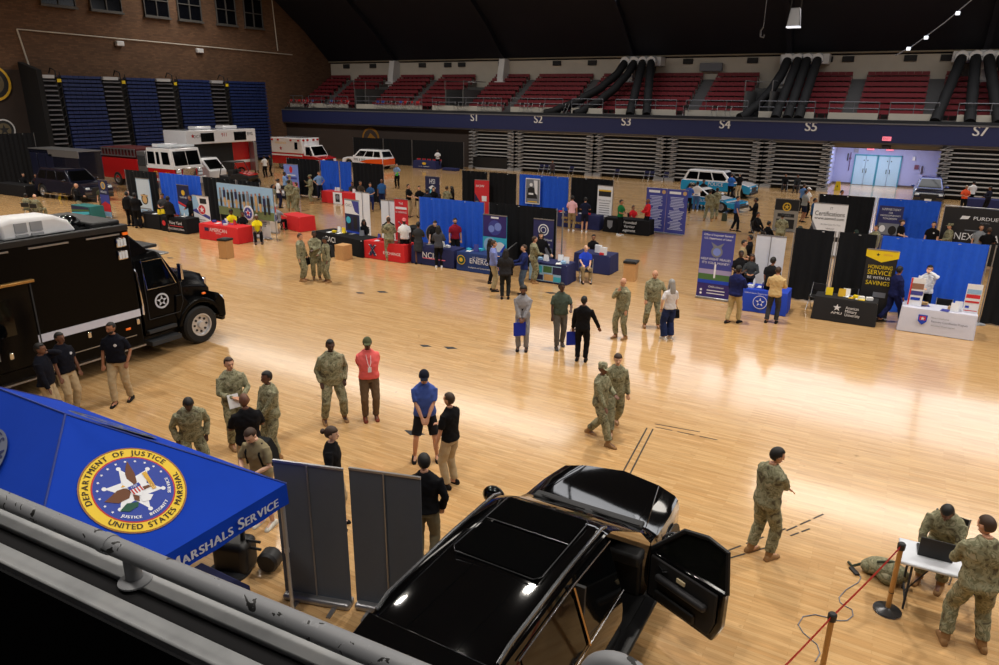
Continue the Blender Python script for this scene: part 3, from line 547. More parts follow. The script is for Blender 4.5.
# marshals truck ------------------------------------------------------------
t=thing('command_truck','huge black command truck with white stripe and star badge on door','truck',(-16,12.7,0),90)
blk=mat('truck_black',(6,6,7),.25,spec=.12)
wsil=mat('wheel_silver',(205,206,210),.3,.5)
def side(m_): return m_
m=M(); m.bx(-9.6,-2.55,0,2.5,.5,3.42); obj('box_body',m,blk,t,bevel=.05,seg=3)
m=M(); m.bx(-9.5,-2.7,.06,2.44,3.42,3.46); obj('roof_deck',m,ramp_mat('patchy_grey_roof',[(.3,(120,124,130)),(.5,(186,188,190)),(.6,(90,94,98)),(.7,(170,172,176))],2.2,.6,2),t)
m=M(); m.bx(-9.6,-2.55,-.01,.1,3.38,3.52); m.bx(-9.6,-2.55,2.4,2.51,3.38,3.52); m.bx(-2.65,-2.55,0,2.5,3.38,3.52); obj('roof_edge',m,blackpl,t,bevel=.02)
for k in range(5): m=M(); m.bx(-3.6-k*1.25,-2.75-k*1.25 if k else -2.8,-.03,0,3.3,3.335); obj('marker_strip',m,steel,t,label='pale thin marker strip')
for x in (-2.66,-6.0): m=M(); m.bx(x-.06,x+.06,-.04,0,3.28,3.34); obj('marker_light',m,orange,t)
for z,nm in ((3.12,0),(2.82,1)):
    m=M(); m.bx(-2.92,-2.68,-.05,0,z-.11,z+.11); l=obj('flood_light',m,chrome,t,bevel=.02)
    g=M()
    for i in range(3): g.bx(-2.9+i*.075,-2.84+i*.075,-.06,-.05,z-.08,z+.08)
    obj('lens',g,mat('headlight_glass'),l)
m=M(); m.bx(-9.6,-2.57,-.012,0,1.24,1.42); obj('white_stripe',m,mat('stripe_white',(205,208,225),.4),t)
m=M(); m.bx(-9.6,-2.55,-.02,0,.46,.5); m.bx(-6.2,-2.75,-.015,0,.78,.80); obj('trim_line',m,steel,t)
for x in (-2.67,-3.9,-4.6,-5.6): m=M(); m.box((x,-.02,1.12),(.08,.03,.14)); obj('latch',m,chrome,t,bevel=.01)
m=M(); m.lathe([(.1,0),(.1,-.03),(.001,-.03)],(-4.75,0,.62),16,'y'); obj('round_port',m,chrome,t)
m=M(); m.box((-2.95,-.02,1.0),(.12,.02,.05)); obj('side_marker',m,orange,t,bevel=.005)
# entry door on the box side
m=M(); m.bx(-6.6,-5.0,-.015,0,.6,2.6); d=obj('entry_door',m,mat('door_black',(7,7,8),.2,spec=.2),t,bevel=.01)
m=M(); m.bx(-6.7,-4.9,-.12,0,2.62,2.68); obj('rain_rail',m,mat('gold_rail',(190,150,90),.3,.8),d,bevel=.01)
m=M(); m.bx(-4.97,-4.94,-.02,0,.6,2.6); obj('door_edge',m,dkgrey,d)
m=M(); m.bx(-6.3,-5.4,-.02,-.015,1.55,2.35); obj('door_window',m,darkglass,d,bevel=.005)
m=M(); m.bx(-5.95,-5.83,-.05,-.01,1.08,1.34); m.tube([(-6.0,-.05,1.25),(-6.05,-.12,1.0),(-6.0,-.12,.8)],.02,6); obj('door_handle',m,steel,d)
# roof air unit and vents
rt_=M(); 
prof=[(-5.7,3.5),(-5.72,3.85),(-5.5,3.92),(-4.6,3.9),(-4.3,3.75),(-4.15,3.5)]; ax=.55
rt_.loft([[(x+ax,y*(1),3.5+(z-3.5)*k) for x,z in prof] for y,k in ((.28,.9),(.34,1),(1.02,1),(1.1,.9))],True); au=obj('roof_air_unit',rt_,mat('ac_white',(226,226,228),.5),t,bevel=.05,seg=3)
m=M()
for i in range(3): m.bx(-5.75+ax,-5.71+ax,.36+i*.22,.52+i*.22,3.58,3.82)
for i in range(2): m.bx(-5.45+ax+i*.32,-5.2+ax+i*.32,.26,.3,3.62,3.82); m.bx(-5.45+ax+i*.32,-5.2+ax+i*.32,.25,.3,3.53,3.58)
obj('vent_grille',m,mat('grille_grey',(150,152,156),.6),au)
for x,y,r_ in ((-5.1,.16,.0),(-6.2,.5,.2),(-5.9,.2,.15)):
    if r_: m=M(); m.lathe([(r_,3.46),(r_,3.52),(r_*.7,3.58),(.001,3.6)],(x,y,0),16); obj('roof_vent',m,dkgrey,t)
m=M(); m.ell((-3.6,.62,3.6),(.3,.22,.22),16,8); m.bx(-3.9,-3.2,.45,.8,3.46,3.58); obj('roof_camera_pod',m,black,t)
m=M(); m.bx(-3.3,-2.6,.2,2.3,3.5,3.62); obj('roof_light_bar',m,blackpl,t,bevel=.04)
m=M()
for k in range(7): m.bx(-2.68,-2.6,.25+k*.3,.42+k*.3,3.52,3.6)
obj('amber_lamp',m,orange,t)['kind']='stuff'
# fairing between box and cab
m=M(); m.loft([[(-2.55,.25,2.6),(-2.55,2.25,2.6),(-2.55,2.2,3.4),(-2.55,.3,3.4)],[(-1.75,.35,2.55),(-1.75,2.15,2.55),(-1.9,2.1,2.75),(-1.9,.4,2.75)]],True); obj('wind_fairing',m,blk,t,bevel=.06,seg=3)
# cab
def xsec(x,w0,w1,z0,zm,z1,c=1.25,rnd=.12):
    return [(x,c-w0,z0),(x,c+w0,z0),(x,c+w0,zm),(x,c+w1,z1-rnd),(x,c+w1-rnd,z1),(x,c-w1+rnd,z1),(x,c-w1,z1-rnd),(x,c-w0,zm)]
m=M(); m.loft([xsec(-2.45,1.15,1.05,1.0,1.75,2.68),xsec(-1.75,1.15,1.05,1.0,1.75,2.7),xsec(-1.62,1.15,1.04,1.0,1.75,2.62),xsec(-1.28,1.13,1.08,1.0,1.72,1.98,rnd=.05)],True); obj('cab',m,blk,t,bevel=.03)
m=M(); m.bx(-2.45,-1.45,.1,2.4,.62,1.05); obj('cab_skirt',m,blk,t,bevel=.03)
m=M(); m.bx(-2.4,-1.55,-.06,.3,.38,.5); m.bx(-2.4,-1.6,.0,.3,.7,.78); obj('step',m,dkgrey,t,bevel=.01)
obj('windshield',pane([(-1.27,.2,1.98),(-1.27,2.3,1.98),(-1.63,2.25,2.58),(-1.63,.25,2.58)],.06,.94,.08,.92,.012,(1,0,.6)),darkglass,t)
obj('side_window',pane([(-2.25,.1,1.8),(-1.4,.12,1.8),(-1.68,.2,2.52),(-2.25,.2,2.52)],.06,.94,.08,.95,.02,(0,-1,.1)),darkglass,t)
m=M(); q=[(-2.25,.07,1.82),(-1.42,.08,1.82),(-1.68,.17,2.52),(-2.25,.17,2.52),(-2.25,.07,1.82)]; m.tube(q,.014,6); obj('window_trim',m,chrome,t)
m=M(); m.tube([(-2.3,.06,1.05),(-1.42,.06,1.05),(-1.3,.06,1.3),(-1.3,.07,1.85)],.008,5); m.tube([(-2.3,.06,1.05),(-2.3,.08,2.6)],.008,5); obj('door_seam',m,dkgrey,t)
m=M(); m.tube([(-2.5,-.02,1.25),(-2.5,-.04,1.5),(-2.52,-.02,2.3),(-2.55,.02,2.4)],.02,8); obj('grab_handle',m,chrome,t)
m=M(); m.tube([(-1.5,.0,2.2),(-1.4,-.12,2.3)],.012,6); m.tube([(-1.4,.0,1.85),(-1.4,-.12,1.9)],.012,6); m.bx(-1.44,-1.38,-.2,-.06,1.95,2.35); obj('wing_mirror',m,chrome,t,bevel=.03)
# hood with fenders
def hsec(x,w_,z0,z1,cut=.5,c=1.25): return [(x,c-w_,z0),(x,c+w_,z0),(x,c+w_,z1-.35),(x,c+w_-.22,z1-.2),(x,c+cut,z1),(x,c-cut,z1),(x,c-w_+.22,z1-.2),(x,c-w_,z1-.35)]
m=M(); m.loft([hsec(-1.3,.88,1.0,2.0,.6),hsec(-.9,.86,.95,1.95,.55),hsec(-.4,.8,.8,1.84,.5),hsec(-.12,.72,.7,1.72,.45),hsec(-.04,.62,.7,1.45,.4)],True); obj('hood',m,blk,t,bevel=.04,seg=3)
for s,y0,y1 in ((-1,.03,.6),(1,1.9,2.47)):
    m=M(); outer=arc(-.82,.55,.72,8,172,12); inner=arc(-.82,.55,.60,172,8,12); m.prism(outer+inner,y0,y1,'y'); 
    m.prism([(-.15,.55),(-.02,.6),(-.02,1.05),(-.2,1.3),(-.35,1.1),(-.2,.8)],y0,y1,'y'); m.prism([(-1.35,1.0),(-1.45,.7),(-1.55,1.0),(-1.5,1.5),(-1.3,1.5),(-1.1,1.2)],y0+.03,y1,'y'); obj('fender',m,blk,t,bevel=.03)
    m=M(); m.bx(-.1,.0,y0+.06,y1-.1,.95,1.18); obj('headlight',m,mat('headlight_glass'),t,bevel=.04)
    wheel(t,-.82,y0+.2 if s<0 else y1-.2,.52,.52,.32,wsil,s)
    wheel(t,-7.6,y0+.15 if s<0 else y1-.15,.52,.52,.32,wsil,s)
m=M(); m.box((-.62,.1,1.36),(.1,.05,.05)); obj('turn_signal',m,orange,t,bevel=.01)
m=M(); m.bx(-.06,.08,.2,2.3,.42,.72); obj('front_bumper',m,blackpl,t,bevel=.05)
m=M(); m.bx(-.1,0,.75,1.75,.8,1.6); obj('grille',m,chrome,t,bevel=.03)
m=M(); m.bx(-2.3,-1.45,.6,1.9,2.72,2.8); obj('sun_visor',m,blackpl,t,bevel=.02); m=M(); m.bx(-1.62,-1.35,.3,2.2,2.56,2.6); obj('visor_blade',m,steel,t,bevel=.01)
bd=mat('badge_silver',(190,196,210),.4)
for it in [[('d',-1.88,1.45,.2,bd),('d',-1.88,1.45,.155,blk),('s',-1.88,1.45,.155,bd),('d',-1.88,1.45,.05,blk)]]: deco(t,it,Matrix.Translation((0,.092,0)))
m=M(); m.bx(-9.5,-.2,.5,2.0,.35,.6); obj('chassis',m,blackpl,t)
# near black SUV ------------------------------------------------------------
t=thing('black_suv','large glossy black SUV in the foreground with its right front door open','car',(-3.02,6.4,0),0)
inn=mat('interior_charcoal',(18,18,20),.7)
ST=[(2.98,.45,.80,.72,.6,.5),(2.93,.42,.88,.97,.82,.55),(2.80,.4,.95,1.10,.86,.58),(2.1,.4,.99,1.155,.88,.62),(1.45,.4,1.0,1.19,.86,.62),(1.30,.4,1.0,1.235,.84,.62),(1.13,.4,1.0,1.34,.825,.61),(.28,.4,1.0,1.83,.745,.58),(.08,.4,1.0,1.88,.735,.58),(-.85,.4,1.0,1.92,.73,.57),(-2.05,.4,1.0,1.90,.71,.56),(-2.35,.4,1.0,1.86,.69,.54),(-2.66,.42,.97,1.22,.82,.6),(-2.78,.45,.92,.9,.84,.6)]
m=M(); rings=[]
for (y,z0,w_,zt,w4,w5) in ST:
    belt=min(1.18,zt-.06)
    hf=[(w_-.06,z0),(w_,z0+.22),(w_,min(.95,belt-.1)),(w_*.965,belt),(w4,zt-.05 if zt>1.3 else zt-.02),(w5,zt),(0,zt+.02)]
    kk=.32 if y>2.5 else (.1 if y>2 else 0)
    rings.append([(x,y-kk*x*x,z) for x,z in hf]+[(-x,y-kk*x*x,z) for x,z in hf[-2::-1]])
n=len(rings[0])
vs=[p for r in rings for p in r]; fs=[];mi=[]
for i in range(len(rings)-1):
    for j in range(n-1):
        if i in (6,7) and j in (0,1,2,3): continue       # open door hole
        mm=0
        if i in(5,6) and 4<=j<=7: mm=1
        if i==11 and 4<=j<=7: mm=1
        fs.append((i*n+j,i*n+j+1,(i+1)*n+j+1,(i+1)*n+j)); mi.append(mm)
fs.append(tuple(range(n))); mi.append(0); fs.append(tuple((len(rings)-1)*n+j for j in range(n))); mi.append(0)
m.v=vs; m.f=fs; m.mi=mi
obj('body',m,[black,darkglass],t,bevel=0,smooth=32)
m=M(); m.bx(-.97,.97,-2.7,1.1,.38,.42); obj('floor_pan',m,inn,t)
m=M(); m.bx(-.9,.9,1.0,1.12,.42,1.1); m.bx(-.92,.92,.85,1.1,.95,1.12); obj('dashboard',m,inn,t,bevel=.04)
for x in (-.45,.45):
    m=M(); m.bx(x-.26,x+.26,-.15,.45,.6,.85); m.loft([[(x-.26,-.2,.8),(x+.26,-.2,.8),(x+.26,-.05,.8),(x-.26,-.05,.8)],[(x-.24,-.42,1.45),(x+.24,-.42,1.45),(x+.24,-.3,1.45),(x-.24,-.3,1.45)]]); m.bx(x-.13,x+.13,-.46,-.34,1.5,1.68); obj('front_seat',m,inn,t,bevel=.04)
m=M(); m.bx(.5,.88,-.83,-.79,.45,1.8); obj('middle_pillar_panel',m,inn,t)
# glass overlays on the right and left side, behind the front door
def gpt(y,u,s,off=.012):
    """point on the side glass at station y, u 0 belt .. 1 roof edge"""
    k=max(i for i in range(len(ST)) if ST[i][0]>=y); a,b=ST[k],ST[min(k+1,len(ST)-1)]; f=0 if a[0]==b[0] else (a[0]-y)/(a[0]-b[0])
    zt=a[3]+(b[3]-a[3])*f; w_=a[2]+(b[2]-a[2])*f; w4=a[4]+(b[4]-a[4])*f; bl=min(1.18,zt-.06)
    return (s*(w_*.965+(w4-w_*.965)*u+off),y,bl+(zt-.05-bl)*u)
def sidewin(y0,y1,s,u0=.05,u1=.88,nm='side_window',yt0=None,yt1=None):
    m=M(); N_=5; A=[];B=[]
    for k in range(N_+1):
        f=k/N_; A.append(gpt(y0+(y1-y0)*f,u0,s)); B.append(gpt((yt0 if yt0 is not None else y0)+((yt1 if yt1 is not None else y1)-(yt0 if yt0 is not None else y0))*f,u1,s))
    m.add(A+B,[(k,k+1,N_+2+k,N_+1+k) for k in range(N_)]); return obj(nm,m,darkglass,t)
for s in (-1,1):
    sidewin(.08,-.82,s); sidewin(-.92,-1.95,s); 
    w_=obj('window_trim',M().tube([gpt(.12 ,0.0,s,.02),gpt(-.9,0,s,.02),gpt(-2.1,0,s,.02)],.009,6),chrome,t)
    obj('window_trim',M().tube([gpt(.12 if s>0 else 1.0,.9 if s>0 else .3,s,.02)]+([gpt(.38,.9,s,.02)] if s<0 else [])+[gpt(-.9,.92,s,.02),gpt(-2.0,.9,s,.02)],.008,6),chrome,t)
    obj('pillar_trim',M().tube([gpt(-.87,0,s,.02),gpt(-.87,.9,s,.02)],.02,6),mat('gold_reflect_chrome',(200,170,130),.15,1),t)
    rr=M(); rr.tube([(s*.69,.2,1.86),(s*.69,.05,1.92),(s*.68,-.9,1.95),(s*.67,-2.0,1.93),(s*.66,-2.2,1.87)],.022,8); obj('roof_rail',rr,mat('satin_rail',(120,122,126),.25,.9),t)
    rb=M(); rb.bx(s*.92,s*1.12,-1.7,1.4,.34,.40); obj('running_board',rb,blackpl,t,bevel=.02)
    hm=M(); hm.bx(s*.55,s*.8,2.72,2.86,.72,.86); obj('headlight',hm,mat('headlight_glass'),t,bevel=.04)
    hm=M(); hm.bx(s*.84,s*.99,-2.76,-2.5,.85,1.2); obj('tail_light',hm,mat('tail_red'),t,bevel=.03)
    for y in (1.95,-1.75):
        a=M(); a.lathe([(.5,s*.0),(.5,s*.015),(.001,s*.015)],(0,0,0),28,'x'); obj('wheel_arch',a,blackpl,t,loc=(s*1.0,y,.45))
        wl=wheel(t,s*.93,y,.42,.42,.28,steel,s); wl.rotation_euler=(0,0,-PI/2); 
        # wheel axis along X: outer face must point outwards
        wl.rotation_euler=(0,0,-PI/2) 
m=M(); m.ell((-1.24,1.0,1.25),(.17,.11,.14),14,8); m.tube([(-.98,1.02,1.15),(-1.1,1.02,1.18)],.03,6); obj('wing_mirror',m,black,t)
# sunroof
zr=lambda y:1.93+(.0 if y<-.2 else 0)
for y0,y1,nm in ((.12,-.42,'sunroof_glass'),(-.47,-1.12,'sunroof_glass')):
    m=M(); m.loft([[(-.5,y0,1.899 if y0>0 else 1.925),(.5,y0,1.899 if y0>0 else 1.925)],[(-.5,y1,1.93 if y1>-.6 else 1.938),(.5,y1,1.93 if y1>-.6 else 1.938)]],cap=False,closed=False); m.v=[(x,y,z+.02) for x,y,z in m.v]; obj(nm,m,darkglass,t)
m=M(); pts=[(-.52,.08,1.925),(-.46,.16,1.92),(.46,.16,1.92),(.52,.08,1.925),(.52,-1.08,1.965),(.46,-1.16,1.965),(-.46,-1.16,1.965),(-.52,-1.08,1.965),(-.52,.08,1.925)]; m.tube(pts,.006,5); m.tube([(-.52,-.445,1.955),(.52,-.445,1.955)],.006,5); obj('sunroof_trim',m,mat('dull_trim',(70,70,74),.3,.8),t)
m=M(); m.loft([[(-.66,-2.3,1.88),(.66,-2.3,1.88),(.66,-2.3,1.93),(-.66,-2.3,1.93)],[(-.64,-2.58,1.86),(.64,-2.58,1.86),(.64,-2.58,1.89),(-.64,-2.58,1.89)]]); obj('rear_spoiler',m,black,t,bevel=.02)
m=M(); m.bx(-.2,.2,-2.6,-2.58,1.865,1.885); obj('brake_lamp',m,mat('tail_red'),t)
for s in (0,1):
    m=M(); x=-.7+.75*s; m.tube([(x,1.36,1.25),(x+.6,1.2,1.335)],.016,6); m.tube([(x+.05,1.32,1.26),(x+.75,1.14,1.375)],.012,6); obj('wiper',m,blackpl,t)
m=M(); m.bx(-.78,.78,1.29,1.45,1.2,1.262); obj('cowl_panel',m,mat('cowl_grey',(34,35,38),.7),t,bevel=.02)
m=M(); m.tube([(-.8,1.45,1.2),(-.6,2.62,1.13)],.006,5); m.tube([(.8,1.45,1.2),(.6,2.62,1.13)],.006,5); obj('hood_crease',m,black,t)
m=M(); m.bx(-.6,.6,2.86,2.96,.55,.85); obj('grille',m,blackpl,t,bevel=.02)
m=M(); m.bx(-.85,.85,2.7,3.0,.36,.55); obj('front_bumper',m,black,t,bevel=.05)
# open door: hinge at (1.0,1.13)
d=bpy.data.objects.new('open_door',None); COL.objects.link(d); d.parent=t; d.location=(.99,1.13,0); d.rotation_euler=(0,0,R(-90+68)+PI); 
# local door frame: +X along the door from the hinge is towards the tip after rotation
d.rotation_euler=(0,0,R(-24))
dp=M(); out=[(0,.45),(1.02,.45),(1.12,.7),(1.12,1.16),(.0,1.12)]
dp.prism(out,-.05,.05,'y'); ds=obj('door_shell',dp,black,d,bevel=.02)
fr=M(); fr.tube([(0,.0,1.12),(.42,.06,1.58),(.75,.07,1.66),(1.02,.07,1.62),(1.12,.0,1.15)],.032,6,asp=.8); obj('window_frame',fr,blackpl,ds)
gl=M(); gl.add([(.05,.01,1.13),(1.08,.01,1.15),(1.0,.07,1.6),(.75,.075,1.63),(.44,.07,1.56)],[(0,1,2,3,4)]); obj('door_glass',gl,mat('tinted_glass',(20,22,20),.08,alpha=None),ds)
ip=M(); ip.prism([(.06,.52),(.98,.52),(1.05,.72),(1.05,1.12),(.06,1.1)],-.085,-.05,'y'); obj('inner_panel',ip,inn,ds,bevel=.02)
ar=M(); ar.bx(.2,.95,-.17,-.08,.84,.93); obj('armrest',ar,mat('armrest_grey',(40,40,43),.6),ds,bevel=.03)
ar=M(); ar.bx(.18,.8,-.13,-.08,.55,.68); obj('door_pocket',ar,mat('pocket_black',(12,12,13),.6),ds,bevel=.03)
ar=M(); ar.tube([(.2,-.095,1.02),(.28,-.11,1.0),(.34,-.095,1.03)],.012,6); obj('inner_handle',ar,chrome,ds)
ar=M(); ar.box((.55,-.1,1.0),(.12,.02,.05)); obj('switch_plate',ar,mat('tan_label',(210,196,160),.5),ds)
mr=M(); mr.ell((.12,.2,1.22),(.1,.15,.11),12,8); obj('wing_mirror',mr,black,ds)
# ================================================================ BOOTHS: drapes, tables, banners
pole=mat('drape_pole',(170,172,176),.35,.7)
def drape(x0,x1,y,col,lb,h=2.44,yaw=0,z0=.05,amp=.035,grp=None):
    """pipe and drape panel along X from x0 to x1"""
    w_=x1-x0; t=thing('drape_panel',lb,'curtain',((x0+x1)/2,y,0),yaw,grp)
    m=M(); n=max(8,int(w_/.045)); A=[];B=[]; rnd=random.Random(x0*7+y); ph=rnd.random()*6
    for k in range(n+1):
        x=-w_/2+.03+(w_-.06)*k/n; s_=math.sin(x*19+ph)*amp+math.sin(x*7.3+ph*2)*amp*.7
        A.append((x,s_*1.25,z0)); B.append((x,s_*.6,h+.03))
    C_=[(p[0],p[1]+.012,p[2]) for p in A]; D_=[(p[0],p[1]+.012,p[2]) for p in B]; N_=n+1
    m.add(A+B+C_+D_,[(k,k+1,N_+k+1,N_+k) for k in range(n)]+[(2*N_+k,3*N_+k,3*N_+k+1,2*N_+k+1) for k in range(n)]+[(k,2*N_+k,2*N_+k+1,k+1) for k in range(n)]+[(N_+k,N_+k+1,3*N_+k+1,3*N_+k) for k in range(n)],0)
    obj('curtain',m,col,t,smooth=60)
    for s in (-1,1):
        p=M(); p.tube([(s*w_/2,.03,0),(s*w_/2,.03,h+.03)],.018,8); p.lathe([(.2,0),(.2,.012),(.03,.03)],(s*w_/2,0,0),12); obj('upright_pole',p,pole,t)
    p=M(); p.tube([(-w_/2,.045,h-.03),(w_/2,.045,h-.03)],.018,8); obj('crossbar',p,pole,t)
    return t
def table(x0,x1,y,cloth,lb,items=None,d=.75,h=.74,yaw=0,cat='table',white_top=False,flare=.05,runner=None):
    """cloth covered table, front edge at y, facing -Y"""
    w_=x1-x0; t=thing('covered_table',lb,cat,((x0+x1)/2,y+d/2,0),yaw)
    tb=M(); tb.bx(-w_/2+.01,w_/2-.01,-d/2+.01,d/2-.01,h-.04,h-.006); obj('table_top',tb,white,t)
    m=M(); N_=72; top=[];bot=[];mid=[]; per=2*(w_+d)
    for k in range(N_):
        s=per*k/N_
        if s<w_: p=(-w_/2+s,-d/2); nn=(0,-1)
        elif s<w_+d: p=(w_/2,-d/2+s-w_); nn=(1,0)
        elif s<2*w_+d: p=(w_/2-(s-w_-d),d/2); nn=(0,1)
        else: p=(-w_/2,d/2-(s-2*w_-d)); nn=(-1,0)
        q=math.sin(s*11)*.012+math.sin(s*5+x0)*.01; corner=.0
        f=flare if nn[1]==0 or True else 0
        top.append((p[0],p[1],h)); mid.append((p[0]*(1+.004),p[1]*(1+.01),h-.02)); bot.append((p[0]*(1+f*.6/w_*2)+nn[0]*q,p[1]*(1+f*.6/d*2)+nn[1]*q*(1 if nn[1]>0 else .4),.015))
    m.loft([bot,mid,top],cap=False); m.add(top,[tuple(range(N_))]); obj('cloth',m,cloth,t,smooth=50)
    if items:
        T=Matrix.Translation((0,-d/2-.045,0)); deco(t,items,T)
    return t
def banner(x,y,w_,h,face,lb,items,yaw=0,stand=True,base=True,z0=.08,edge=steel,back=None,tilt=0):
    """retractable banner facing local -Y"""
    t=thing('banner_stand',lb,'banner',(x,y,0),yaw)
    m=M(); m.bx(-w_/2,w_/2,-.006,.006,z0,h); obj('banner_sheet',m,face,t)
    if base:
        m=M(); m.bx(-w_/2-.01,w_/2+.01,-.09,.09,0,.09); obj('base',m,edge,t,bevel=.02)
        m=M(); m.bx(-w_/2,w_/2,-.015,.015,h-.02,h+.015); obj('top_rail',m,edge,t)
    m=M(); m.tube([(0,.05,.05),(0,.05,h)],.012,6); obj('support_pole',m,edge,t)
    if items: deco(t,items,Matrix.Translation((0,-.008,0)))
    return t
RNG=random.Random(3)
def litter(cx,cy,z,w_,d,n,cols,what,kinds=('sheet','card','box')):
    """loose things lying on a table"""
    for k in range(n):
        x=cx+RNG.uniform(-w_/2,w_/2); y=cy+RNG.uniform(-d/2,d/2); kd=kinds[k%len(kinds)]; c=cols[k%len(cols)]
        m=M()
        if kd=='sheet': m.bx(-.105,.105,-.14,.14,0,.008); nm,ct='paper_stack','papers'
        elif kd=='card': m.add([(-.1,0,0),(.1,0,0),(.1,.04,.24),(-.1,.04,.24),(-.1,.12,0),(.1,.12,0)],[(0,1,2,3),(4,5,2,3),(0,3,4),(1,5,2)]); nm,ct='table_sign','sign'
        elif kd=='bottle': m.lathe([(.033,0),(.033,.15),(.012,.19),(.012,.22)],n=10); nm,ct='water_bottle','bottle'
        elif kd=='bag': m.bx(-.14,.14,-.05,.05,0,.3); nm,ct='paper_bag','bag'
        else: m.bx(-.09,.09,-.06,.06,0,.09); nm,ct='small_box','box'
        o=obj(nm,m,c,loc=(x,y,z),rot=(0,0,RNG.uniform(-.4,.4)),bevel=.003 if kd!='card' else 0)
        tag(o,what[kd] if isinstance(what,dict) else what,ct,(what[kd] if isinstance(what,dict) else what)+' group')
def fold_chair(x,y,yaw,lb,col=blackpl,grp=None,z=0,cat='chair',name='folding_chair'):
    t=thing(name,lb,cat,(x,y,z),yaw,grp)
    m=M(); m.bx(-.2,.2,-.2,.2,.43,.46); obj('seat',m,col,t,bevel=.01)
    m=M(); m.bx(-.2,.2,-.235,-.215,.62,.84); obj('backrest',m,col,t,bevel=.008)
    for s in (-1,1):
        m=M(); m.tube([(s*.21,.24,0),(s*.21,-.1,.46),(s*.21,-.23,.85)],.012,6); obj('leg',m,steel,t); m=M(); m.tube([(s*.19,-.24,0),(s*.19,.14,.44)],.012,6); obj('leg',m,steel,t)
    return t
vio=mat('violet_blue_print',(62,68,150),.6); navyp=mat('navy_print',(24,30,74),.6); cyan=mat('cyan_print',(60,180,210),.6); sky=mat('sky_print',(150,190,225),.6); green=mat('green_print',(70,110,60),.6)
pr_red=mat('red_print',(206,40,50),.6); pr_w=mat('print_white',(232,234,240),.6); gr=mat('grey_print',(120,124,134),.6); tanp=mat('tan_print',(196,160,110),.6); skinp=mat('print_skin',(150,110,90),.7); dk=mat('print_dark',(26,26,30),.6); pinkp=mat('pink_print',(226,110,140),.6)
R1=25.2; R1L=24.6; R2=35.8
# row one, left
drape(-38.3,-35.4,R1L,drapeblack,'black drape behind the tall cap badge poster, far left booth row')
drape(-35.3,-31.9,R1L,blue,'blue drape in the left booth row, behind the narrow navy banner')
drape(-31.8,-29.3,R1L,drapeblack,'black drape left of the group photograph backdrop')
drape(-33.0,-31.2,R1L+3.2,drapeblack,'low black drape behind the group photograph backdrop',h=1.9)
# row one, centre
drape(-18.0,-14.75,R1L,blue,'blue drape behind the NCIS table')
drape(-14.65,-11.6,R1L+.2,drapeblack,'black drape between the blue glowing banner and office banner, centre booths')
m=thing('drape_panel','waist high black drape with pale rail beside the ENERGY table','curtain',(-13.1,23.9,0),-75)
c_=M(); c_.bx(-1.0,1.0,-.02,.02,.05,.9); obj('curtain',c_,drapeblack,m); c_=M(); c_.tube([(-1.05,0,.95),(1.05,0,.95)],.02,6); obj('crossbar',c_,pole,m)
# row one, right
drape(-3.05,-1.8,R1+.2,drapeblack,'left black drape behind the university table'); drape(-1.7,-.55,R1+.2,drapeblack,'narrow black drape right of the striped gap, behind the university table'); drape(-.45,2.45,R1+.2,blue,'blue drape behind the white covered table'); drape(2.6,5.6,R1+.3,drapeblack,'black drape at the right edge of the photo')
drape(-3.15,-3.1,R1+1,drapeblack,'thin edge of drape behind the white panel',yaw=90) if False else None
# row two
drape(-37.3,-34.3,R2,drapeblack,'black drape left of the far blue drapes, behind the camouflage visitor'); drape(-34.2,-32.6,R2,blue,'left blue drape with officer in front, second booth row'); drape(-32.5,-31.5,R2,blue,'right narrow blue drape, second booth row'); drape(-31.4,-28.9,R2,drapeblack,'black drape behind three seated people, second booth row')
drape(-22.8,-21.05,R2-.3,drapeblack,'black drape left of the slanted red sign'); drape(-20.95,-19.15,R2-.3,drapeblack,'black drape right of the slanted red sign'); drape(-19.05,-16.0,R2-.2,blue,'blue drape with black and white portrait poster'); drape(-15.95,-13.5,R2,drapeblack,'black drape left of the tall white text banner')
drape(-3.5,-1.15,R2+.2,drapeblack,'black drape behind the certifications board'); drape(-1.05,1.4,R2+.2,blue,'blue drape behind the back right staff')
# far wall curtains
for a,b,lb in ((-50.8,-46.9,'black curtain section behind the white emergency SUV, nearest the emblem'),(-46.8,-43.3,'black curtain section behind the rear of the white emergency SUV'),(-43.2,-37.2,'wide black curtain section behind the navy table with red chairs')):
    drape(a,b,58.2,drapeblack,lb,h=2.5,amp=.02)
drape(-61.5,-54.5,27.0,drapeblack,'dark curtain along the far left edge',h=3.6,yaw=90)
# --- tables row 1 left
table(-39.3,-37.6,21.9,mat('green_table',(40,110,110),.6),'table with green and blue landscape front beside the dark suited man',[('r',0,.37,1.6,.68,navyp),('p',[(-.8,.2),(.8,.35),(.8,.5),(-.8,.35)],cyan),('p',[(-.8,.4),(.8,.52),(.8,.6),(-.8,.5)],green)])
table(-33.9,-32.2,22.15,blackcloth,'black table with gold cap emblem hanging on its front',[('r',-.55,.38,.5,.66,dk),('d',-.55,.42,.2,tanp),('d',-.55,.36,.12,dk),('r',-.55,.5,.3,.08,tanp)])
table(-32.0,-30.1,22.1,blackcloth,'black table reading Navy Yard beside the white poster',[('t','Navy Yard',.2,.5,.22,pr_w),('t','POLICE RECRUITING',.2,.2,.13,pr_w),('r',.25,.35,1.0,.03,pr_red),('d',-.7,.42,.13,pr_red)])
table(-28.7,-26.1,21.75,redcloth,'red table with white lettering, in front of two yellow shirts',[('r',-.75,.52,.3,.16,navyp),('t','AMERICAN',.05,.52,.24,pr_w),('t','VETERANS',.05,.38,.08,pr_w)],d=.9)
table(-27.6,-25.9,25.7,redcloth,'red table at which a white haired man in grey sits',d=.9,yaw=-14)
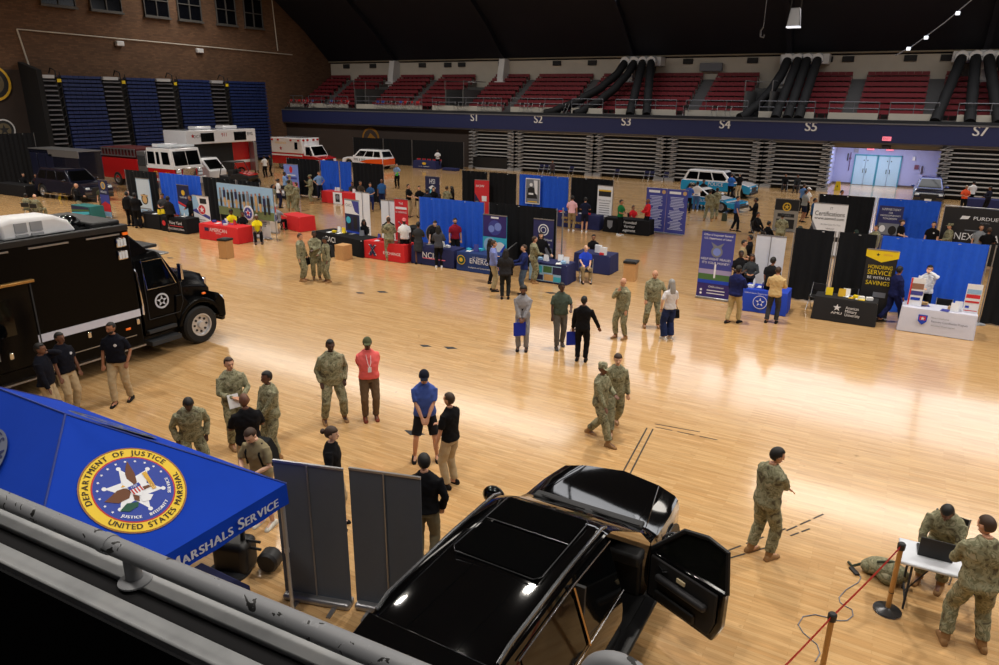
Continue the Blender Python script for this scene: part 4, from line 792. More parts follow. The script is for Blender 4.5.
table(-22.7,-19.4,22.9,blackcloth,'black table reading CACI beside the cardboard box',[('t','CACI',-.5,.5,.34,pr_w)],d=1.0,yaw=-12)
table(-19.5,-17.4,22.7,redcloth,'red table with navy X logo and white sign on top',[('p',[(-.75,.62),(-.62,.62),(-.38,.14),(-.52,.14)],navyp),('p',[(-.38,.62),(-.5,.62),(-.78,.14),(-.64,.14)],navyp),('t','X',-.57,.38,.62,pr_w),('t','X',-.57,.38,.55,navyp),('t','EXCHANGE',.45,.34,.17,pr_w)],d=.8)
table(-17.2,-15.15,22.95,navy,'navy NCIS table with two women standing before it',[('t','NCIS',-.1,.42,.34,pr_w),('r',.1,.3,1.1,.04,pinkp)],d=.8)
table(-14.95,-13.1,22.9,mat('energy_blue',(24,52,112),.8),'blue ENERGY table with round green seal',[('d',-.72,.45,.19,gold),('d',-.72,.45,.165,mat('seal_green',(30,80,60),.6)),('d',-.72,.45,.08,gold),('t','U.S. Department of',.2,.6,.1,pr_w),('t','ENERGY',.2,.45,.28,pr_w),('t','Intelligence and Counterintelligence',.2,.2,.08,pr_w)],d=.8)
table(-11.75,-10.25,22.95,navy,'table with photo print cloth in front of woman in black',[('r',-.1,.37,1.3,.6,sky),('r',-.42,.5,.4,.26,cyan),('r',.0,.52,.35,.24,green),('r',.38,.5,.35,.28,navyp),('r',-.4,.2,.45,.2,navyp),('r',.05,.22,.38,.24,tanp),('r',.4,.18,.3,.18,cyan),('d',-.45,.34,.12,dk)],d=.8)
table(-11.0,-9.5,25.3,navy,'plain navy table behind the seated man in blue',d=.9)
table(-20.1,-19.4,26.2,blackcloth,'small black draped table behind the white panels, centre left',d=.8)
# --- row 1 right
table(-4.08,-2.72,23.1,mat('royal_cloth',(26,66,190),.8),'royal blue table with white round seal on its front',[('t','United States Department of Labor',-.1,.64,.07,pr_w),('d',-.1,.36,.22,pr_w),('d',-.1,.36,.2,mat('royal_cloth')),('s',-.1,.36,.15,pr_w),('d',-.1,.36,.06,mat('royal_cloth'))],d=.9,yaw=0)
table(-1.95,-.2,23.35,mat('black_table_cloth',(24,24,28),.85),'black university table with white star logo',[('s',-.2,.47,.12,pr_w),('t','AMU',-.2,.30,.11,pr_w,.3),('t','American',.22,.5,.13,pr_w,.36),('t','Military',.2,.39,.13,pr_w,.32),('t','University',.25,.28,.13,pr_w,.42)],d=.7)
table(.45,2.35,23.45,mat('white_cloth',(206,208,224),.8),'white covered table with red and blue shield logo',[('p',[(-.5,.58),(-.26,.58),(-.27,.38),(-.38,.28),(-.49,.38)],mat('royal_cloth')),('r',-.38,.48,.16,.12,pr_red),('s',-.38,.47,.06,pr_w),('t','Recovery Coordination Program',.3,.42,.09,navyp,.9),('t','Military OneSource',.05,.53,.07,gr,.45),('t','Wounded Ill and Injured',.15,.3,.07,gr,.6)],d=.8)
table(3.2,5,22.9,mat('white_cloth'),'corner of a white table at the right edge of the photo',d=.8)
# --- row 2 tables
table(-37.0,-35.2,33.9,blackcloth,'black table with small white portraits on its front, second row',[('r',-.5,.4,.3,.4,gr),('r',-.1,.4,.3,.4,gr),('r',.3,.4,.3,.4,gr),('d',-.5,.45,.1,pr_w),('d',-.1,.45,.1,pr_w),('d',.3,.45,.1,pr_w)])
table(-32.6,-29.7,34.1,redcloth,'red table with white centre runner and dark badge, second row',[('r',-.1,.37,.75,.72,pr_w),('r',-.1,.38,.36,.5,dk),('d',-.1,.42,.14,gr)])
table(-26.8,-25.4,36.3,blackcloth,'small black table beside the officer with the green folder')
table(-17.0,-13.6,34.3,navy,'long navy table with round seal, behind the pink shirt',[('d',-1.2,.42,.22,tanp),('d',-1.2,.42,.19,mat('royal_cloth')),('d',-1.2,.42,.1,sky),('t','DEFENSE',-.1,.5,.16,gold),('t','INTELLIGENCE',.25,.3,.16,gold)],d=.8)
table(-13.3,-10.9,34.2,blackcloth,'black Wounded Warrior Regiment table between green and red shirts',[('p',[(-1.0,.62),(-.7,.62),(-.72,.3),(-.85,.18),(-.98,.3)],gr),('t','Wounded',.15,.6,.2,pr_w),('t','Warrior',.15,.4,.2,pr_w),('t','Regiment',.15,.2,.2,pr_w)],d=.8)
table(-41.3,-40.0,56.6,navy,'navy table with gold crest and red chairs behind, far back wall',[('d',0,.5,.12,gold),('t','U.S. ARMY',0,.22,.14,pr_w)],d=.9).scale=(2.0,1,1)
m=M(); m.bx(-.8,.8,-.3,.3,0,.25); tag(obj('low_platform',m,navy,loc=(-37.6,56.6,0),bevel=.04),'low navy blue platform right of the far navy table','platform')
for k in range(5): fold_chair(-42.2+k*.62,58-.35,180,'red folding chair lined up behind the far navy table',mat('chair_red',(190,36,44),.5),'red chairs behind the far table')
table(3.4,6.0,54.6,navy,'dark blue table in front of the right silver bleachers',d=.9)
table(-53.2,-49.6,24.9,blackcloth,'long black table at the far left edge with seated people behind',d=.9); 
# --- banners row 1 left
banner(-37.9,23.0,.8,2.05,navyp,'slim navy and purple badge banner left of black drapes',[('d',0,1.75,.2,gold),('d',0,1.75,.15,gr),('t','POLICE',0,1.4,.16,pr_w),('r',0,1.0,.8,.5,vio),('p',[(-.4,.35),(.4,.3),(.4,.75),(0,.9),(-.4,.7)],pr_red),('r',0,.22,.8,.25,sky)])
banner(-35.6,23.8,1.15,2.2,sky,'tall pale blue poster with dark cap badge on black drape',[('r',0,1.35,1.1,1.6,mat('pale_poster',(190,205,220),.6)),('r',0,1.25,.5,.18,dk),('d',0,1.1,.28,dk),('d',0,1.08,.2,tanp),('r',0,1.3,.6,.08,tanp),('r',0,.6,.9,.06,gr),('r',0,.45,.8,.05,gr)])
banner(-32.9,24.2,.95,2.0,navyp,'navy banner with gold eagle and red stripe before blue drape',[('d',0,1.6,.14,gold),('t','MARINES',0,1.35,.14,pr_w),('p',[(-.48,1.15),(.1,.95),(.48,1.05),(.48,.95),(.1,.85),(-.48,1.03)],pr_red),('p',[(-.48,1.0),(.1,.82),(.48,.92),(.3,.2),(-.35,.2)],sky)])
t=banner(-29.9,22.9,1.25,2.15,pr_w,'white poster with red round logo and blue swoosh, left of red table',[('p',[(-.62,1.2),(.62,.8),(.62,1.0),(-.3,1.3),(-.62,1.9)],vio),('p',[(-.62,2.1),(-.3,2.1),(-.1,1.5),(-.62,1.3)],sky),('r',.2,1.85,.5,.3,dk),('d',.05,1.35,.3,pr_w),('d',.05,1.35,.27,pr_red),('s',.05,1.35,.2,pr_w),('r',-.1,.75,.7,.04,gr),('r',-.1,.62,.7,.04,gr),('r',-.1,.49,.6,.04,gr)]); t.scale=(.95,1,.84)
t=thing('photo_backdrop','wide group photograph backdrop behind the red table','backdrop',(-27.1,23.2,0),-3); t.scale=(.93,1,1)
m=M(); m.bx(-2.15,2.15,-.01,.01,.95,2.45); obj('print_sheet',m,sky,t); m=M(); m.tube([(-2.15,.03,0),(-2.15,.03,2.45),(2.15,.03,2.45),(2.15,.03,0)],.02,6); obj('frame',m,steel,t)
it=[('r',0,1.15,4.28,.4,mat('print_grass',(110,124,80),.7)),('r',0,1.62,4.28,.12,mat('print_haze',(170,180,176),.7))]
for k in range(13):
    x=-1.9+k*.31; hh=2.18+.05*math.sin(k*2.1)-(.01*k); c_=[gr,navyp,dk,dk,navyp,dk,dk,gr,dk,tanp,dk,navyp,dk][k]; it+=[('r',x,hh-.25,.2,.38,c_),('r',x,hh-.62,.16,.4,[dk,tanp,tanp,dk,tanp,dk,tanp,tanp,dk,tanp,tanp,dk,dk][k]),('d',x,hh,.065,skinp)]
deco(t,it,Matrix.Translation((0,-.012,0)))
t=thing('round_sign','white round logo sign standing behind the red table','sign',(-26.6,22.9,0)); m=M(); m.lathe([(.34,-.01),(.34,.01)],(0,0,1.25),24,'y'); obj('sign_disc',m,pr_w,t); m=M(); m.tube([(0,.02,0),(0,.02,1.25)],.015,6); m.lathe([(.15,0),(.15,.015)],n=12); obj('sign_stand',m,steel,t); deco(t,[('d',0,1.25,.26,vio),('s',0,1.25,.2,pr_w),('d',0,1.25,.08,pr_red)],Matrix.Translation((0,-.012,0)))
t=banner(-26.2,23.3,1.15,1.75,pr_w,'white poster with red logo and violet swoosh, right of yellow shirt',[('d',-.25,1.45,.26,pr_w),('d',-.25,1.45,.22,pr_red),('s',-.25,1.45,.16,pr_w),('p',[(0,1.6),(.57,1.35),(.57,1.15),(.1,1.3)],vio),('r',-.05,.9,.8,.04,gr),('r',-.05,.8,.8,.04,gr),('r',-.05,.7,.7,.04,gr),('r',-.2,.4,.3,.03,gr)],yaw=6); t.scale=(.82,1,.9)
banner(-27.0,24.6,.8,1.95,mat('small_white',(222,214,206),.6),'pale banner with small pictures behind the white logo poster',[('r',0,1.7,.8,.3,tanp),('r',0,1.2,.8,.3,pr_red),('r',0,.8,.8,.3,vio)])
t=banner(-35.7,34.6,2.0,2.2,mat('periwinkle',(120,140,215),.5),'bright blue screen banner above the visitor group in the second row',[('d',0,1.85,.22,pr_red),('r',0,1.3,1.5,.14,vio),('r',0,1.5,1.2,.06,pr_w),('r',0,.9,1.7,.3,pinkp)]); t.scale=(.65,1,1)
banner(-21.0,23.75,.95,2.2,sky,'dark blue CACI banner with pale top behind the seated woman',[('r',0,1.85,.93,.6,pr_w),('t','CACI',-.2,1.95,.18,gr),('p',[(.0,2.15),(.46,2.15),(.46,1.6),(.2,1.7)],vio),('r',0,1.2,.93,.75,navyp),('r',-.2,1.15,.25,.5,dk),('r',.2,1.2,.25,.55,dk),('d',-.25,1.3,.15,cyan),('r',0,.45,.93,.75,mat('royal_cloth')),('r',0,.7,.7,.05,pr_w),('r',0,.6,.6,.04,pr_w)],yaw=-8)
def wpanel(x,y,w_,h,lb,yaw=0,c=mat('back_white_vinyl',(222,224,232),.6)):
    t=thing('banner_stand',lb,'banner',(x,y,0),yaw); m=M(); m.bx(-w_/2,w_/2,-.006,.006,.06,h); obj('banner_sheet',m,c,t); m=M(); m.tube([(0,-.03,.05),(0,-.03,h-.0)],.012,6); obj('support_pole',m,steel,t); m=M(); m.bx(-w_/2,w_/2,-.08,.08,0,.08); obj('base',m,steel,t,bevel=.02); m=M(); m.bx(-w_/2,w_/2,-.015,.015,h-.01,h+.02); obj('top_rail',m,steel,t); return t
wpanel(-22.3,26.0,1.05,2.2,'blank white banner back behind the dark blue CACI banner',-12); wpanel(-20.4,25.6,.95,2.0,'blank white banner back behind the bald man in black')
banner(-18.95,24.6,.72,2.3,pr_red,'tall red banner with white lettering and X logo',[('t','THE',0,2.1,.13,pr_w),('r',0,1.9,.6,.1,pr_w),('t','IS HIRING',0,1.72,.12,pr_w,.6),('t','X',0,1.1,.55,pr_w),('t','X',0,1.1,.47,navyp)])
t=thing('round_sign','dark round seal sign behind the woman in grey dress','sign',(-16.7,23.85,0)); m=M(); m.lathe([(.42,-.02),(.42,.02)],(0,0,1.1),28,'y'); obj('sign_disc',m,gr,t); m=M(); m.tube([(0,.04,0),(0,.04,1.1)],.015,6); m.lathe([(.15,0),(.15,.015)],n=12); obj('sign_stand',m,steel,t); deco(t,[('d',0,1.1,.38,dk),('d',0,1.1,.25,gr),('d',0,1.1,.22,dk),('s',0,1.1,.14,gold)],Matrix.Translation((0,-.022,0)))
banner(-13.95,24.1,1.1,2.1,cyan,'glowing blue ENERGY banner with violet top',[('r',0,1.65,1.08,.85,mat('indigo_print',(50,36,110),.6)),('r',0,2.0,.35,.07,pr_w),('d',0,1.6,.3,vio),('d',-.15,1.55,.14,mat('periwinkle')),('d',.15,1.65,.16,mat('periwinkle')),('d',-.2,.9,.3,sky),('d',.25,.8,.25,pr_w),('p',[(-.5,.5),(.2,.6),(.5,1.0),(.5,.6),(.1,.35)],mat('royal_cloth')),('d',.1,.4,.16,sky)])
banner(-11.75,24.0,.85,2.15,mat('indigo_navy',(44,46,98),.6),'navy office banner with white ring seal behind woman in black',[('d',0,1.75,.22,pr_w),('d',0,1.75,.18,mat('indigo_navy')),('d',0,1.75,.12,pr_w),('d',0,1.75,.09,mat('indigo_navy')),('t','Office of Naval',0,1.38,.12,pr_w,.75),('t','Intelligence',0,1.22,.12,pr_w,.6),('r',0,.9,.8,.35,gr)])
m=thing('upright_pole','lone steel drape pole right of the office banner','pole',(-11.1,24.3,0)); p=M(); p.tube([(0,0,0),(0,0,2.6)],.03,8); obj('pole_tube',p,pole,m); p=M(); p.lathe([(.2,0),(.2,.02)],n=12); obj('base_plate',p,pole,m)
banner(-5.2,23.9,1.1,2.35,vio,'violet blue HELP FIGHT FRAUD banner with obelisk picture',[('t','Office of Inspector General',0,2.22,.1,pr_w,.95),('t','U.S. Department of Labor',0,2.1,.1,pr_w,.9),('p',[(-.22,1.98),(0,1.86),(.22,1.98),(.12,1.8),(-.12,1.8)],gr),('d',0,1.66,.19,gr),('d',0,1.66,.13,mat('periwinkle')),('t','HELP FIGHT FRAUD.',0,1.4,.11,pr_w,1.0),('t',"IT'S YOUR MONEY!",0,1.27,.11,pr_w,.9),('r',0,.95,1.08,.2,mat('dusk_sky',(160,150,190),.6)),('r',0,.78,1.08,.22,green),('r',0,.62,1.08,.12,mat('royal_cloth')),('r',0,1.0,.06,.48,pr_w),('r',0,.3,1.08,.5,mat('indigo_print')),('t','OIGhotline.us',.1,.45,.09,pr_w),('r',.1,.32,.6,.03,pr_w),('r',.1,.22,.6,.03,pr_w),('d',-.4,.32,.04,pr_w),('d',-.4,.2,.04,pr_w)])
wpanel(-3.68,24.9,.95,2.2,'blank white banner back beside the blue seal table')
banner(-.32,24.3,.85,2.2,dk,'black and yellow HONORING SERVICE WITH SAVINGS banner',[('p',[(-.45,2.2),(.45,2.2),(.45,1.98),(0,1.82),(-.45,1.98)],yellow),('s',-.12,2.05,.06,dk),('r',.15,2.06,.25,.06,gold),('t','HONORING',0,1.66,.17,yellow,.66),('t','SERVICE',0,1.49,.2,yellow,.66),('t','BE WITH US',0,1.33,.12,pr_w,.62),('t','SAVINGS',0,1.16,.19,yellow,.66),('r',.1,.8,.35,.16,gr)])
for x,lb,its in ((.74,'small red white and blue board standing left on the white table',[('r',0,.55,.4,.16,skinp),('r',0,.36,.42,.12,vio),('r',0,.2,.3,.08,mat('royal_cloth')),('r',-.2,.4,.05,.75,pr_red)]),(2.15,'flag picture board standing right on the white table',[('r',0,.58,.42,.12,sky),('r',0,.45,.42,.1,pr_red),('r',0,.36,.42,.06,pr_w),('r',0,.3,.42,.05,pr_red),('r',-.12,.16,.12,.06,mat('royal_cloth')),('r',0,.06,.4,.02,pr_red)])):
    t=thing('table_board',lb,'sign',(x,23.7,.75),4); t.scale=(.82,1,1.08); m=M(); m.bx(-.23,.23,-.01,.01,0,.78); obj('board',m,pr_w,t); m=M(); m.tube([(0,.02,.5),(0,.2,0)],.01,5); obj('easel_leg',m,steel,t); deco(t,its,Matrix.Translation((0,-.012,0)))
# --- row 2 / 3 banners
t=banner(-24.3,34.6,1.35,2.1,navyp,'navy HSI banner behind the staff in black',[('t','HSI',0,1.8,.4,pr_w),('p',[(-.35,1.45),(0,1.6),(.35,1.45),(.2,1.35),(-.2,1.35)],pr_w),('d',0,1.15,.25,cyan),('d',0,1.15,.15,pr_w)]); t.scale=(.76,1,1)
t=banner(-21.2,35.1,.9,2.05,pr_red,'slanted red banner with grey corner between black drapes',[('t','NOW',-.1,1.7,.2,pr_w),('p',[(-.44,1.3),(.1,.5),(-.1,.3),(-.44,.3)],navyp),('d',-.3,.7,.15,gr),('r',.15,1.0,.3,.3,pr_w)],yaw=8)
t=thing('portrait_poster','black and white portrait poster hung on the blue drape','poster',(-18.1,35.45,0)); m=M(); m.bx(-.45,.45,-.01,.01,.9,2.3); obj('poster_sheet',m,pr_w,t); m=M(); m.tube([(0,.03,0),(0,.03,2.2)],.012,6); obj('support_pole',m,steel,t)
deco(t,[('r',0,1.6,.84,1.3,gr),('d',-.1,1.95,.1,pr_w),('p',[(-.3,1.75),(-.1,1.85),(.15,1.75),(.3,1.2),(-.35,1.2)],dk),('p',[(.05,2.2),(.3,2.2),(.3,1.4),(.15,1.5)],pr_w),('r',-.1,1.45,.3,.1,pr_w),('r',0,1.02,.6,.06,gold)],Matrix.Translation((0,-.012,0)))
banner(-13.6,34.9,.85,2.25,pr_w,'tall white text banner with dark photo on top, second row',[('r',0,1.85,.7,.3,dk),('r',0,2.0,.7,.08,gold),('t','We are hiring',0,1.5,.14,gr,.7)]+[('r',0,1.35-.12*k,.6,.035,gr) for k in range(9)],yaw=-4)
t=thing('info_board','pair of violet text boards with white paragraphs and gold seals','board',(-10.5,35.5,0),-4)
for s in (-1,1):
    m=M(); m.bx(s*.55-.54,s*.55+.54,-.01,.01,.05,2.25); pn=obj('board_panel',m,vio,t)
    it=[('r',s*.55-.12,2.08,.6,.12,pr_w),('d',s*.55+.38,2.08,.1,tanp)]
    for k in range(22): it.append(('r',s*.55+RNG.uniform(-.03,.03),1.85-.076*k,RNG.uniform(.5,.8) if k not in(7,8,15) else .3,.035,mat('lavender_text',(190,196,230),.6)))
    deco(t,it,Matrix.Translation((0,-.012,0)))
m=M(); m.tube([(-1.1,.02,2.25),(1.1,.02,2.25)],.015,6); m.bx(-1.0,1.0,-.15,.15,0,.03); obj('board_foot',m,steel,t)
t=banner(-5.3,39.6,1.6,2.1,mat('star_grey',(150,146,140),.6),'black and grey board with gold star ring beside the police coupe',[('r',0,1.72,1.56,.7,dk),('d',0,1.6,.28,gold),('d',0,1.6,.2,dk),('s',0,1.6,.2,gold),('r',0,1.05,1.1,.22,dk),('t','MARINES',0,1.05,.16,gr),('r',0,.5,1.2,.6,dk)],yaw=0); t.scale=(.75,1,.8)
t=banner(-2.75,33.9,1.55,2.3,pr_w,'white IT Certifications board above the black drapes',[('t','IT',.05,2.1,.16,gr),('t','Certifications',.0,1.86,.28,dk,1.35),('t','www.asmed.com',.0,1.66,.18,dk,1.35),('t','At No Cost To You',.1,1.4,.1,gr,.9),('t','VRRAP',.1,1.22,.1,gr,.4),('p',[(-.77,1.6),(-.77,.9),(-.35,.9)],gr),('p',[(-.77,1.4),(-.77,.9),(-.5,.9)],dk),('r',-.25,.78,.9,.22,mat('maroon_print',(130,20,36),.6)),('t','ASM',-.3,.78,.18,pr_w),('r',.5,.78,.5,.2,dk)]); t.scale=(.88,1,1)
t=thing('portrait_poster','navy recruiting poster with white text on the back blue drape','poster',(-.45,35.5,0)); t.scale=(.8,1,1); m=M(); m.bx(-.6,.6,-.01,.01,.3,2.2); obj('poster_sheet',m,mat('indigo_navy'),t); m=M(); m.tube([(0,.03,0),(0,.03,2.1)],.012,6); obj('support_pole',m,steel,t); deco(t,[('t','SUPERVISE TODAY',0,2.05,.13,pr_w,.9),('t','FOR',0,1.9,.1,pr_w),('t','GREATER OPPORTUNITY',0,1.78,.1,pr_w,1.0),('t','TOMORROW',0,1.65,.11,pr_w,.7),('r',0,1.2,1.0,.5,gr),('d',-.3,1.2,.15,pr_w),('d',.2,1.15,.2,dk)],Matrix.Translation((0,-.012,0)))
t=thing('brand_backdrop','wide black NEXT GIANT LEAP backdrop at the right edge','backdrop',(4.1,34.9,0),-4); m=M(); m.bx(-2.6,2.6,-.02,.02,.1,2.4); obj('print_sheet',m,dk,t); m=M(); m.tube([(-2.6,0,0),(-2.6,0,2.44),(2.6,0,2.44),(2.6,0,0)],.025,6); obj('frame',m,pole,t)
deco(t,[('t','PURDUE',-1.1,2.0,.2,pr_w,.85),('p',[(-2.0,1.93),(-1.93,2.08),(-1.65,2.08),(-1.71,1.96)],pr_w),('t','GLOBAL',-1.1,1.84,.09,gr),('r',-1.45,1.5,.6,.04,gr),('t','NEXT GIANT LEAP',-.62,1.22,.42,pr_w,2.9)],Matrix.Translation((0,-.022,0)))
# --- cartons, cones, signs on the floor
def carton(px,w_,h,lb,yaw,opn=True):
    p=G(*px); t=thing('cardboard_bin',lb,'box',(p.x,p.y,0),yaw); m=M(); m.bx(-w_/2,w_/2,-w_/2,w_/2,0,h); obj('bin_body',m,cardboard,t,bevel=.005)
    if opn: m=M(); m.bx(-w_/2-.02,w_/2+.02,-w_/2-.02,w_/2+.02,h-.05,h+.03); m.bx(-w_/2+.03,w_/2-.03,-w_/2+.03,w_/2-.03,h+.03,h+.04); obj('bin_liner',m,blackpl,t)
carton((227,258),.42,.8,'tan cardboard bin with black liner before the red table, left',8); carton((630,280),.46,.72,'tan cardboard bin with black lid alone on the open floor',6); carton((344,259),.5,.62,'plain tan cardboard box in front of the black CACI table',-4,False)
for px,lb in (((63,199),'yellow wet floor sign near the box trailer'),((829,183),'yellow wet floor sign at left side of the doorway recess')):
    p=G(*px); 
    if px[0]>800: p=Vector((-4.75,61.6,0))
    t=thing('wet_floor_sign',lb,'sign',(p.x,p.y,0),-10)
    for s in (-1,1): m=M(); m.add([(-.2,s*.2,0),(.2,s*.2,0),(.14,s*.03,.68 if s<0 else .66),(-.14,s*.03,.68 if s<0 else .66),(-.2,s*.2+s*.02,0),(.2,s*.22,0),(.14,s*.03+s*.02,.68),(-.14,s*.05,.68)],[(0,1,2,3),(4,5,6,7),(0,1,5,4),(2,3,7,6),(0,3,7,4),(1,2,6,5)]); obj('sign_leg',m,yellow,t)
    m=M(); m.add([(-.05,-.16,.25),(.05,-.16,.25),(0,-.12,.42)],[(0,1,2)]); obj('warning_mark',m,dk,t)
# litter on tables (individually)
W_=[paper,pr_w,sky,yellow,gr]
litter(-18.4,23.1,.75,1.6,.4,7,[paper,vio,redcloth,pr_w],{'sheet':'leaflet pile on the red X logo table','card':'small white sign on the red X logo table','box':'small box on the red X logo table'})
litter(-27.4,22.2,.75,2.0,.5,10,[vio,pr_w,navyp,pr_red],{'sheet':'leaflet pile on the red table with yellow shirts','card':'small card sign on the red table with yellow shirts','box':'small giveaway box on the red table with yellow shirts'})
litter(-21.0,23.4,.75,2.4,.5,8,[paper,yellow,pr_w,gr],{'sheet':'paper pile on the black CACI table','card':'white standing card on the black CACI table','box':'small box on the black CACI table'})
litter(-14.1,23.3,.75,1.5,.5,9,[paper,vio,cyan],{'sheet':'paper pile on the ENERGY table','card':'standing card on the ENERGY table','box':'small box on the ENERGY table'})
litter(-11.0,23.3,.75,1.2,.5,9,[paper,pr_w,sky],{'sheet':'paper pile on the photo print table','card':'standing card on the photo print table','box':'small box on the photo print table'})
litter(-16.3,23.3,.75,1.4,.4,5,[paper,gr],{'sheet':'paper pile on the NCIS table','card':'small card on the NCIS table','box':'small box on the NCIS table'})
litter(-10.2,25.6,.75,1.0,.4,4,[pr_w,blackpl,pr_red],{'bag':'white paper bag on the plain navy table','bottle':'bottle on the plain navy table','box':'box on the plain navy table'},('bag','bottle','box'))
litter(-3.3,23.5,.75,1.3,.5,8,[paper,vio,pr_w],{'sheet':'paper pile on the royal blue seal table','card':'small card on the royal blue seal table','box':'small box on the royal blue seal table','bottle':'clear bottle on the royal blue seal table'},('sheet','bottle','box','bottle'))
litter(-1.1,23.7,.75,1.5,.4,10,[paper,yellow,pr_w,gold],{'sheet':'leaflet pile on the black university table','card':'yellow topped card on the black university table','box':'small box on the black university table'})
litter(1.45,23.8,.75,1.1,.4,7,[vio,paper,tanp],{'sheet':'leaflet pile on the white covered table','card':'framed card on the white covered table','box':'small box on the white covered table'})
litter(-33,22.5,.75,1.2,.4,5,[paper,yellow,gr],{'sheet':'paper pile on the gold cap emblem table','card':'card on the gold cap emblem table','box':'small box on the gold cap emblem table'})
litter(-31,22.5,.75,1.4,.4,6,[paper,gr],{'sheet':'paper pile on the Navy Yard table','card':'card on the Navy Yard table','bottle':'bottle on the Navy Yard table'},('sheet','card','bottle'))
litter(-15.3,34.6,.75,2.6,.4,7,[paper,gr,pr_red],{'sheet':'paper pile on the long navy table','card':'card on the long navy table','box':'box on the long navy table'})
litter(-31.2,34.5,.75,2.2,.4,5,[pr_w,gr],{'card':'white framed card on the runner table','box':'small box on the runner table'},('card','box'))
# chairs near booths
for px,yw,lb in (((585,283),20,'black folding chair standing open beside the seated man in blue'),):
    p=G(*px); t=fold_chair(p.x,p.y+.1,200,lb)
fold_chair(-2.0,24.5,170,'black folding chair behind the blue seal table near black drape'); fold_chair(-1.0,24.3,185,'black folding chair behind the university table'); fold_chair(1.55,24.5,180,'grey folding chair behind the white covered table')
# chairs before far bleachers
cb=mat('chair_navy',(34,40,88),.6)
for i,(px,py) in enumerate(((524,177),(531,177),(556,179),(600,183),(628,186),(635,186),(650,187),(672,190))):
    p=G(px,py); fold_chair(p.x,58.9,180,'dark blue chair in front of the silver bleachers',cb,'dark blue chairs along the silver bleachers')
# balcony chairs
cr=mat('chair_red'); cbl=mat('chair_blue',(40,80,170),.5); ck=mat('chair_black',(28,28,32),.5)
for i,(x,c_,n_) in enumerate([(-62.0,cr,'red'),(-61.3,cr,'red'),(-60.7,cr,'red'),(-60.1,cr,'red'),(-59.5,cr,'red'),(-58.8,cbl,'blue'),(-56.7,ck,'black'),(-56.0,cbl,'blue'),(-55.3,ck,'black'),(-54.6,cr,'red'),(-53.7,cr,'red'),(-49.6,cbl,'blue'),(-48.9,cbl,'blue'),(-48.2,ck,'black'),(-47.4,ck,'black'),(-46.6,cbl,'blue'),(-46.0,cr,'red'),(-45.2,cr,'red'),(-44.4,cr,'red'),(-42.0,ck,'black'),(-39.7,ck,'black'),(-38.9,ck,'black'),(-37.0,ck,'black'),(-36.3,ck,'black'),(-35.4,ck,'black'),(-34.6,ck,'black'),(-32.4,ck,'black'),(-31.6,ck,'black'),(-30.4,ck,'black'),(-27.9,ck,'black'),(-17.0,ck,'black'),(-14.7,ck,'black'),(-13.6,ck,'black')]):
    t=fold_chair(x,60.75,[175,160,190,170][i%4],n_+' chair on the balcony ledge above the navy band',c_,n_+' chairs on the balcony ledge',z=5.32)
# black hoses on upper deck
blkh=mat('black_hose_fabric',(16,16,18),.7,spec=.3)
def hose(x0,x1,lb,sag,grp):
    t=thing('air_hose',lb,'hose',(x0,66.2,5.0),0,grp)
    m=M(); P=[]; 
    for k in range(13):
        f=k/12; P.append(((x1-x0)*(f**(1.6 if sag else 1)),-5.6*f,4.75-(4.5*f if not sag else 4.5*(1-(1-f)**1.25))+.06*math.sin(k*2.1)))
    m.tube(P,[.36+.02*(k%2) for k in range(13)],12); obj('hose_tube',m,blkh,t,smooth=60)
    c_=M(); c_.lathe([(.44,-.28),(.47,0),(.3,.05)],(0,.15,4.85),14,'y'); c_.tube([(0,.1,4.85),(0,.9,5.0)],.4,12); obj('duct_collar',c_,white,t)
for i,(a,b,s_) in enumerate(((-24.6,-30.0,1),(-23.7,-27.0,1),(-22.9,-21.8,0),(-22.1,-20.3,0))): hose(a,b,['leftmost black hose sweeping down left at deck centre','second black hose sweeping down left at deck centre','third black hose hanging nearly straight at deck centre','rightmost black hose of the deck centre set'][i],s_,'black air hoses')
for i,(a,b,s_) in enumerate(((-10.4,-12.6,1),(-9.6,-9.9,0),(-8.9,-9.0,0),(-8.1,-8.2,0))): hose(a,b,['leftmost black hose of the middle right set, sweeping left','second black hose of the middle right set','third black hose of the middle right set','fourth black hose of the middle right set'][i],s_,'black air hoses')
for i,(a,b,s_) in enumerate(((1.9,.9,0),(2.8,3.0,0),(3.6,4.7,0),(4.4,5.7,0))): hose(a,b,['leftmost black hose of the right edge set','second black hose of the right edge set','third black hose of the right edge set','rightmost black hose cut by the photo edge'][i],s_,'black air hoses')
for x,lb in ((-23.3,'white duct box at top of the deck centre hoses'),(-9.2,'white duct box at top of the middle right hoses'),(3.2,'white duct box at top of the right edge hoses')):
    m=M(); m.bx(-1.9,1.9,-.15,1.2,9.5,10.3); 
    t=thing('duct_box',lb,'duct',(x,67.0,0)); obj('box_body',m,white,t,bevel=.05); m=M(); m.prism([(-1.2,9.5),(1.2,9.5),(.8,7.2),(-.8,7.2)],.6,.9,'y'); m.bx(-1.3,1.3,.2,.9,7.1,7.3); obj('bracket_frame',m,mat('grey_wall_mid'),t)
m=M(); m.bx(-1.0,1.0,-.2,.2,-.35,.35); tag(obj('loudspeaker_box',m,gr,loc=(-17.1,68.0,9.4),bevel=.05),'grey box on white upper wall right of the centre hoses','box')
